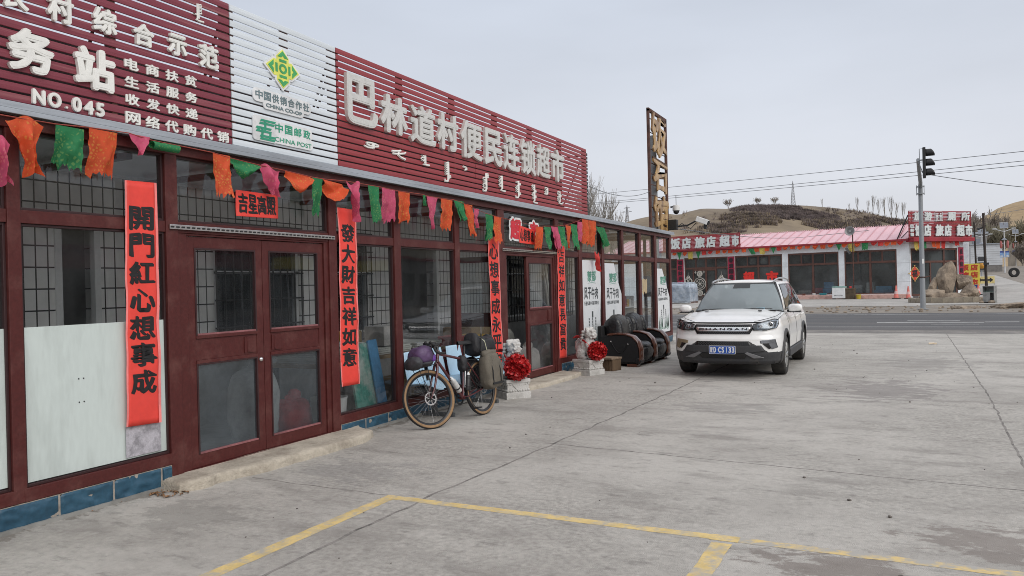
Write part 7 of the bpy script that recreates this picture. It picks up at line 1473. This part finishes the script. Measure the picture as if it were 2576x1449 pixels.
sh = thing('white_shed', 'white corrugated metal shed behind the utility poles', 'shed', (15.8, 116, ground_z(15.8, 116)), R(2)); sz0 = -ground_z(15.8, 116); b = MB(); M_shw = mat('white_corrugated', (.58, .60, .62), .5, 0, .06, .5); b.box(-1.75, 1.75, 0, 5, sz0+2.85, sz0+5.55)
for i in range(9): b.box(-1.77, 1.77, -.03, 0, sz0+2.9+.29*i, sz0+2.94+.29*i)
b.build('metal_wall', M_shw, sh); b = MB(); b.box(-1.72, 1.72, .02, 5, -1, sz0+2.85); b.build('block_base', mat('grey_blocks', (.20, .19, .18), .9), sh); b = MB(); b.box(-1.85, 1.85, -.2, 5.2, sz0+5.55, sz0+5.66); b.build('roof', M_galv, sh)
gh = thing('grey_house', 'grey flat house behind the trees, right of the corner sign', 'house', (15.2, 131, ground_z(15.2, 131)), R(5)); gz = 7.9-ground_z(15.2, 131); b = MB(); b.box(-3, 2, 0, 8, -2, gz-.3); b.build('wall', mat('grey_render', (.34, .34, .34), .9, 0, .1, .5), gh); b = MB(); b.box(-3.2, 2.2, -.3, 8.2, gz-.3, gz); b.build('roof', M_galv, gh); b = MB(); b.box(-2, -.8, -.05, 0, gz-2, gz-1); b.box(.2, 1.2, -.05, 0, gz-2, gz-1); b.build('window', M_solar, gh)
gh = thing('village_house', 'distant house with a pale flat roof at the right picture edge', 'house', (31.5, 185, ground_z(31.5, 185)), R(4)); gz = 10.2-ground_z(31.5, 185); b = MB(); b.box(-4.6, 5, 0, 8, -3, gz-.7); b.build('wall', mat('house_render', (.40, .36, .30), .9, 0, .15, .4), gh); b = MB(); b.box(-5.4, 6.5, -.6, 8.4, gz-.7, gz); b.build('roof', M_shw, gh); b = MB(); b.box(-3.5, -2, -.05, 0, gz-3.2, gz-1.7); b.box(1, 3, -.05, 0, gz-3.2, gz-1.7); b.build('window', M_solar, gh)
# ------------------------------------------------------------------ traffic light
tl = thing('traffic_light', 'grey traffic signal pole with a dark three-lamp head across the road', 'traffic light', (6.7, 43.55, 0)); M_gpole = mat('grey_painted_pole', (.30, .32, .34), .5, .1, .08, 1.5, (.24, .25, .26), .5, .7, 0, stretch=(2, 2, .4))
b = MB(); b.tube([(0, 0, 0), (0, 0, .03)], .26, 16); b.tube([(0, 0, .03), (-.0, 0, 6.15)], [.125, .095], 16); b.build('pole', M_gpole, tl, 60); b = MB(); b.tube([(0, 0, 5.75), (0, 0, 5.80)], .19, 12); b.tube([(0, 0, 6.10), (0, 0, 6.15)], .19, 12)
for i in range(6): a = i*pi/3; b.tube([(.165*cos(a), .165*sin(a), 5.7), (.165*cos(a), .165*sin(a), 6.2)], .018, 6)
b.build('flange', M_gpole, tl, 40); b = MB(); b.tube([(0, 0, 6.15), (0, -.5, 6.28), (-.1, -2.6, 6.62), (-.19, -5.05, 6.80)], [.095, .09, .08, .07], 12); b.build('mast_arm', M_gpole, tl, 60)
hd = MB(); hx, hy = .05, -5.0
hd.box(hx-.06, hx+.06, hy-.18, hy+.18, 5.98, 7.32); h_ = hd.build('signal_head', M_black, tl, bevel=.02)
for k in range(3):
    z = 6.22+.43*k; b = MB(); b.grid(lambda u, v: (hx+.06+.36*v*(1-.45*(.5-.5*cos(2*pi*u*.8+.63+pi*.0))**2), hy+.17*cos(R(-50)+R(280)*u), z+.17*sin(R(-50)+R(280)*u)), 18, 5); q = b.build('visor', M_black, h_, 60); m_ = q.modifiers.new('t', 'SOLIDIFY'); m_.thickness = .01; b = MB(); b.lathe([(.15, .0), (.1, .03), (0, .045)], 14, 0, Mx.Translation((hx+.06, hy, z)) @ Mx.Rotation(pi/2, 4, 'Y')); b.build('signal_lens', [mat('lens_green', (.01, .08, .05), .2), mat('lens_amber', (.1, .06, .01), .2), mat('lens_red', (.1, .01, .01), .2)][k], h_, 60)
b = MB(); b.tube([(hx-.02, hy, 7.28), (hx-.18, hy, 7.28), (hx-.18, hy, 6.6), (hx-.18, hy+.05, 6.75)], .015, 5); b.tube([(hx-.06, hy, 6.78), (-.19, -5.0, 6.78)], .03, 6); b.tube([(hx-.06, hy, 6.2), (-.18, -5.0, 6.75)], .02, 6); b.build('hanger', M_gpole, tl)
b = MB(); b.tube([(-.14, -.05, 1.60), (-.02, -.15, 1.61), (.14, -.05, 1.60), (.36, .05, 1.66)], .03, 6); b.build('rusty_band', M_rust, tl); b = MB(); b.add([(.0, -.122, 2.28), (.085, -.09, 2.28), (.085, -.088, 2.52), (.0, -.120, 2.52)], [(0, 1, 2, 3)]); b.build('notice', M_white, tl)
# ------------------------------------------------------------------ root-wood letter sign
ws = thing('root_wood_sign', 'tall rusty frame with three gnarled golden wood characters above the shop end', 'sign', (-1.5, 24.3, 0)); M_root = mat('varnished_root_wood', (.50, .315, .125), .4, 0, .3, 2.2, (.24, .13, .05), .45, .62, .4, 12, stretch=(1, 1.5, .6), coat=.2); M_rootd = mat('root_wood_bark', (.10, .055, .03), .7, 0, .3, 6)
b = MB()
for y in (0, 2.05): b.box(-.04, .04, y-.05, y+.05, 0, 7.28)
b.box(-.04, .04, -.05, 2.1, 7.22, 7.32); 
for z in (7.0, 6.55, 6.0, 5.55, 5.2, 4.85, 4.5, 4.1, 3.8, 3.3): b.box(-.01, .01, .05, 2.0, z, z+.022)
b.build('frame', M_rust, ws); b = MB(); b.tube([(-.16, 1.05, 0), (-.16, 1.05, 6.6)], [.13, .11], 12); b.build('concrete_post', mat('grey_post_concrete', (.23, .235, .24), .85, 0, .12, 3), ws, 60)
for ch, z0, z1, sd in (('饭', 5.85, 7.30, 3), ('石', 4.65, 5.75, 5), ('馆', 3.35, 4.55, 8)):
    b = MB(); b2 = MB(); text(b, ch, (.14, z0+.06, 1.88, z1-.06), FY(0, 0, .05), bold=.035, depth=.05, wob=.17, seed=sd, copies=12); text(b2, ch, (.11, z0+.03, 1.91, z1-.03), FY(0, 0, .043), bold=.052, depth=.03, wob=.17, seed=sd, copies=12); o = b.build('wood_letter', M_root, ws, recalc=False); b2.build('bark_edge', M_rootd, o, recalc=False)
def seccam(label, p, kind):
    t = thing('security_camera', label, 'camera', p)
    if kind:
        b = MB(); b.box(.10, .52, -.10, .10, -.02, .16, 0, Mx.Rotation(R(22), 4, 'Y')); b.build('housing', M_white, t, bevel=.02); b = MB(); b.box(.50, .56, -.09, .09, -.0, .13, 0, Mx.Rotation(R(22), 4, 'Y')); b.ball((.42, 0, -.22), .07, 8); b.box(.38, .46, -.06, .06, -.34, -.2); b.build('lens', M_black, t); b = MB(); b.tube([(.15, 0, -.02), (-.2, 0, -.18), (-.9, 0, -.22)], .03, 5); b.tube([(.1, .05, -.1), (-.1, .05, -.3), (-.4, .05, -.1), (-.7, .05, -.28)], .015, 5); b.build('bracket', M_black, t)
    else:
        b = MB(); b.lathe([(0, .12), (.12, .10), (.13, 0), (.13, -.08)], 12); b.build('housing', M_white, t, 50); b = MB(); b.ball((0, 0, -.10), .11, 10); b.build('lens', M_black, t, 60); b = MB(); b.tube([(-.2, 0, .05), (0, 0, .08)], .03, 5); b.tube([(0, 0, .1), (0, 0, .45)], .01, 4); b.build('bracket', M_black, t)
seccam('white bullet security camera on a bracket beside the wooden sign', (-.62, 26.4, 3.78), True); seccam('white dome security camera on the right bar of the wooden sign', (-1.22, 26.5, 4.22), False)
b = MB(); b.box(-.25, .25, -.12, .12, 0, .35); tag(b.build('junction_box', M_black, None, loc=(-1.35, 26.15, 3.45), bevel=.02), 'black junction box with cables at the foot of the wooden sign', 'box')
# ------------------------------------------------------------------ wires
M_wire = mat('wire', (.16, .17, .18), .7)
def wire(label, a, c, sag, r=.022):
    a, c = V(a), V(c); b = MB(); b.tube([a.lerp(c, i/24)-V((0, 0, sag*4*(i/24)*(1-i/24))) for i in range(25)], r, 4); tag(b.build('power_line', M_wire, None), label, 'wire', 'overhead wires')
def ext(a, c, k): a, c = V(a), V(c); return a-(c-a)*k, c+(c-a)*k
for lb, a, c in (('highest of the three long overhead wires crossing the sky', (-20.2, 70, 10.53), (11.9, 50, 8.5)), ('middle one of the three long overhead wires', (-20.2, 70, 9.69), (11.9, 50, 7.98)), ('lowest of the three long overhead wires', (-20.2, 70, 9.54), (11.9, 50, 7.74))):
    p, q = ext(a, c, .5); wire(lb, p, q, .25, .017)
wire('wire falling to the right from the signal head', (7.0, 38.6, 6.1), (16.5, 42, 4.9), .25, .015); wire('low wire running from the shop corner to the corner sign', (-1.4, 26.4, 3.55), (-.3, 64.5, 5.0), .25, .014); wire('low wire from above the pink roof to the right picture edge', (-.3, 64.5, 5.0), (21.5, 95, 8.9), .25, .02); wire('slack cable from the red board end to the wooden sign', (-.3, 14.7, 3.85), (-1.5, 24.25, 4.6), .25, .008)
# ================================================================== GOODS BEHIND THE GLASS
M_foam = mat('white_foam_sheet', (.62, .62, .58), .8, 0, .1, 4); M_sack = mat('woven_sack', (.52, .50, .48), .8, 0, .15, 6); M_redsk = mat('red_sack', (.35, .03, .035), .6, 0, .2, 6); M_tealb = mat('teal_panel', (.10, .36, .30), .5, 0, .3, 3, (.42, .52, .48), .45, .6); M_blueb = mat('blue_panel', (.10, .30, .55), .5, 0, .15, 3); M_jack = mat('grey_jacket_cloth', (.17, .17, .18), .9, 0, .15, 6, None, .45, .65, .5, 14); M_yelg = mat('yellow_packs', (.50, .30, .03), .6, 0, .3, 5); M_cart = mat('cardboard', (.30, .21, .12), .85, 0, .12, 4); M_goldf = mat('gold_foil_leaf', (.48, .33, .10), .4, .3, .3, 9)
b = MB(); b.lathe([(0, .03), (.12, .03), (.15, .36), (.16, .38), (.145, .38), (.11, .06), (0, .06)], 20); t = tag(b.build('plastic_bucket', M_white, None, 40, loc=(-.28, 7.08, .03)), 'white plastic bucket behind the glass below the couplet banner with 意', 'bucket')
b = MB(); b.add([(-.12, 7.32, .2), (-.12, 7.72, .2), (-.26, 7.72, 1.0), (-.26, 7.32, .98), (-.15, 7.32, .2), (-.15, 7.72, .2), (-.29, 7.72, 1.0), (-.29, 7.32, .98)], [(0, 1, 2, 3), (4, 7, 6, 5), (0, 4, 5, 1), (2, 6, 7, 3), (1, 5, 6, 2), (0, 3, 7, 4)]); tag(b.build('display_panel', M_tealb, None), 'teal and white printed panel leaning behind the window beside the bicycle', 'panel')
b = MB(); b.add([(-.08, 7.68, .2), (-.08, 7.86, .2), (-.24, 7.86, 1.03), (-.24, 7.68, 1.02), (-.1, 7.68, .2), (-.1, 7.86, .2), (-.26, 7.86, 1.03), (-.26, 7.68, 1.02)], [(0, 1, 2, 3), (4, 7, 6, 5), (0, 4, 5, 1), (2, 6, 7, 3), (1, 5, 6, 2), (0, 3, 7, 4)]); tag(b.build('display_panel', M_blueb, None), 'narrow blue panel leaning behind the window at the post', 'panel')
t = thing('goods_table', 'low table stacked with white foam sheets behind the windows', 'table', (-.75, 8.3, .03)); b = MB(); b.box(-.4, .4, -1.4, 1.4, .72, .76); b.build('tabletop', M_cart, t)
for x in (-.35, .35):
    for y in (-1.3, 1.3): b = MB(); b.box(x-.03, x+.03, y-.03, y+.03, 0, .72); b.build('leg', M_bar, t)
random.seed(14)
for i, (y0, y1, h, m_, lb) in enumerate([(7.0, 7.85, .22, M_foam, 'stack of white foam sheets on the table, nearest'), (8.1, 8.9, .10, M_foam, 'thin stack of white sheets on the table, middle'), (9.0, 9.65, .12, M_foam, 'thin stack of white sheets on the table, farthest')]):
    b = MB()
    for k in range(int(h/.025)): dx = random.uniform(-.03, .03); dy = random.uniform(-.03, .03); b.box(-1.1+dx, -.42+dx, y0+dy, y1+dy, .795+k*.025, .795+k*.025+.021)
    tag(b.build('foam_sheets', m_, None), lb, 'foam sheets', 'foam sheet stacks')
for lb, x, y, z, sx, sy, sz, m_, nm in (('white carton with coloured print on the table behind the bicycle bars', -.55, 8.45, .905, .16, .22, .26, M_sack, 'carton'), ('yellow carton on the table behind the window', -.95, 8.15, .905, .14, .16, .2, M_yelg, 'carton'), ('brown carton below the table behind the seats', -.6, 8.75, .03, .25, .3, .4, M_cart, 'carton'), ('white carton below the table at the window left of the bicycle', -.62, 7.55, .03, .22, .25, .32, M_foam, 'carton'), ('tall brown carton in the dark behind the open doorway', -1.5, 12.3, .03, .3, .35, .9, M_cart, 'carton')):
    b = MB(); b.box(-sx, sx, -sy, sy, 0, sz); b.box(-sx-.001, sx+.001, -.025, .025, sz*.02, sz+.002, 1); tag(b.build(nm, [m_, M_tape], None, loc=(x, y, z), bevel=.006), lb, 'carton', 'cartons behind the glass')
def sack(label, x, y, h, r, m_, sd):
    random.seed(sd); b = MB(); bagshape(b, (0, 0, h/2), (r*.8, r, h/2), Mx.Identity(4), 3, 18); b.tube([(0, 0, h*.95), (.03, 0, h*1.02), (.0, .05, h*1.08)], [r*.4, r*.25, r*.35], 8); tag(b.build('goods_sack', m_, None, 70, loc=(x, y, .03)), label, 'sack', 'sacks behind the glass')
sack('white woven sack standing behind the right leaf of the double door', -.5, 6.05, .82, .26, M_sack, 1); sack('red sack slumped behind the right leaf of the double door', -.35, 6.45, .45, .22, M_redsk, 2); sack('pale sack deep behind the left leaf of the double door', -1.1, 5.35, .62, .26, M_sack, 3); sack('milky plastic bag low in the pane beside the right lion', -.3, 13.55, .55, .26, M_foam, 4); sack('milky plastic bag lying on another in the pane beside the right lion', -.4, 13.9, .8, .2, M_foam, 5); sack('white bag seen through the lower glass of the doorway leaf', -.4, 12.55, .5, .26, M_sack, 6); sack('white bag seen through the upper part of the doorway leaf glass', -1.0, 12.75, .85, .26, M_foam, 7)
b = MB(); 
def jk(u, v): a = u*pi*1.3; return (-.25+.10*cos(a)*(1+.3*sin(v*5)), 11.32+.30*(u-.5)*(1.2-.5*v)+.02*sin(v*9), 1.25-.85*v+.04*sin(u*7)*v)
b.grid(jk, 16, 16); o = b.build('hanging_jacket', M_jack, None, 70, recalc=False); q = o.modifiers.new('t', 'SOLIDIFY'); q.thickness = .02; tag(o, 'dark grey jacket hanging inside the open doorway behind the left lion', 'jacket')
for i, (x, y, z, s, m_, lb) in enumerate([(-1.1, 11.75, .03, .24, M_yelg, 'lower yellow pack stack inside the open doorway'), (-1.25, 11.45, .03, .22, M_redsk, 'red pack stack inside the open doorway')]):
    b = MB()
    for k in range(4): b.box(-s, s, -s, s, k*.2, k*.2+.19)
    tag(b.build('pack_stack', m_, None, loc=(x, y, z), bevel=.015), lb, 'goods', 'stacked packs inside the doorway')
random.seed(3)
for i in range(4): y = 13.45+.14*i; b = MB(); b.tube([(-.2-.05*i, y, .1), (-.5, y+.08, 2.1)], .022, 8); tag(b.build('plastic_pipe', M_foam, None), f"white pipe leaning behind the pane right of the couplet banner, {['nearest', 'second', 'third', 'farthest'][i]} of four", 'pipe', 'white pipes behind the pane')
t = thing('gold_tree', 'gold foil ornamental tree behind the pane above the armchairs', 'ornament', (-.55, 17.35, .03)); b = MB(); b.tube([(0, 0, 0), (0, 0, .6), (.03, .05, 1.2)], [.04, .03, .015], 6); b.build('stem', M_woodd, t); b = MB()
for i in range(130):
    a = random.uniform(0, 6.3); z = random.uniform(.65, 1.65); r_ = random.uniform(.05, .42)*(1-.4*abs(z-1.1)); b.ball((r_*cos(a), r_*sin(a), z), (.03, .03, .04), 5)
b.build('foil_leaves', M_goldf, t); 
t = thing('shelf_unit', 'open shelf with orange and white goods behind the pane with the torn sticker', 'shelf', (-.7, 18.7, .03)); b = MB()
for z in (.1, .55, 1.0): b.box(-.2, .2, -.5, .5, z, z+.03)
b.box(-.2, .2, -.53, -.5, 0, 1.3); b.box(-.2, .2, .5, .53, 0, 1.3); b.build('frame', M_white, t); b = MB()
for z in (.13, .58, 1.03):
    for k in range(5): b.box(-.15, .15, -.46+.19*k, -.31+.19*k, z, z+random.uniform(.15, .3), k % 3)
b.build('goods', [M_yelg, M_foam, M_redsk], t)
# long low shop row on the far side of the yard, seen only as a reflection in the glass
op = thing('opposite_shops', 'long low shop row across the yard, mirrored dimly in the shop glass', 'building', (34, 30, 0)); b = MB(); b.box(0, 9, -14, 40, 0, 4.2); b.build('wall', mat('opposite_wall', (.30, .28, .26), .9, 0, .15, .4), op); b = MB(); b.box(-.3, 9, -14.2, 40.2, 4.2, 4.5); b.build('roof', M_fred, op)
for i in range(11): b = MB(); y = -13+4.8*i; b.box(-.04, -.005, y, y+3.6, .5, 3.0); b.box(-.06, -.04, y+1.75, y+1.85, .5, 3.0, 1); b.build('window', [M_carblk, M_white], op)
b = MB(); b.box(-.25, -.01, -13.5, 10, 3.2, 4.1); b.box(-.26, -.01, 11, 26, 3.2, 4.1, 1); b.build('sign_band', [M_fred, M_ysign], op)
t = bpy.context.view_layer; t.update()
# restaurant stock behind its windows
for i, (x, y, z, sx, sz, col, lb) in enumerate([(-6.9, .45, .36, .5, .55, (.35, .05, .08), 'red carton low in the second big restaurant window'), (-6.0, .5, .36, .45, 1.0, (.06, .22, .42), 'tall blue carton stack in the second big restaurant window'), (-5.5, .45, .36, .3, .6, (.38, .30, .2), 'tan carton at the right of the second big restaurant window'), (-7.9, .45, .36, .6, .35, (.35, .33, .3), 'grey goods at the left of the second big restaurant window'), (-3.9, .45, .36, .5, .7, (.40, .42, .42), 'pale appliance at the left of the third big restaurant window'), (-2.9, .5, .36, .3, .9, (.42, .43, .42), 'tall pale box in the third big restaurant window'), (-1.9, .45, .36, .7, .6, (.10, .25, .40), 'blue goods at the right of the third big restaurant window'), (-11.2, .5, .36, .6, .5, (.35, .3, .25), 'tan goods in the first big restaurant window')]):
    b = MB(); b.box(-sx, sx, -.3, .3, 0, sz*.48); b.box(-sx*.8, sx*.9, -.28, .28, sz*.5, sz); o = b.build('stock_boxes', mat('stock%d' % i, tuple(min(.8, c*1.7) for c in col), .6, 0, .25, 2.5), None, bevel=.02); o.matrix_world = FMx_ @ Mx.Translation((x, y, z)); tag(o, lb, 'goods', 'goods in the restaurant windows')
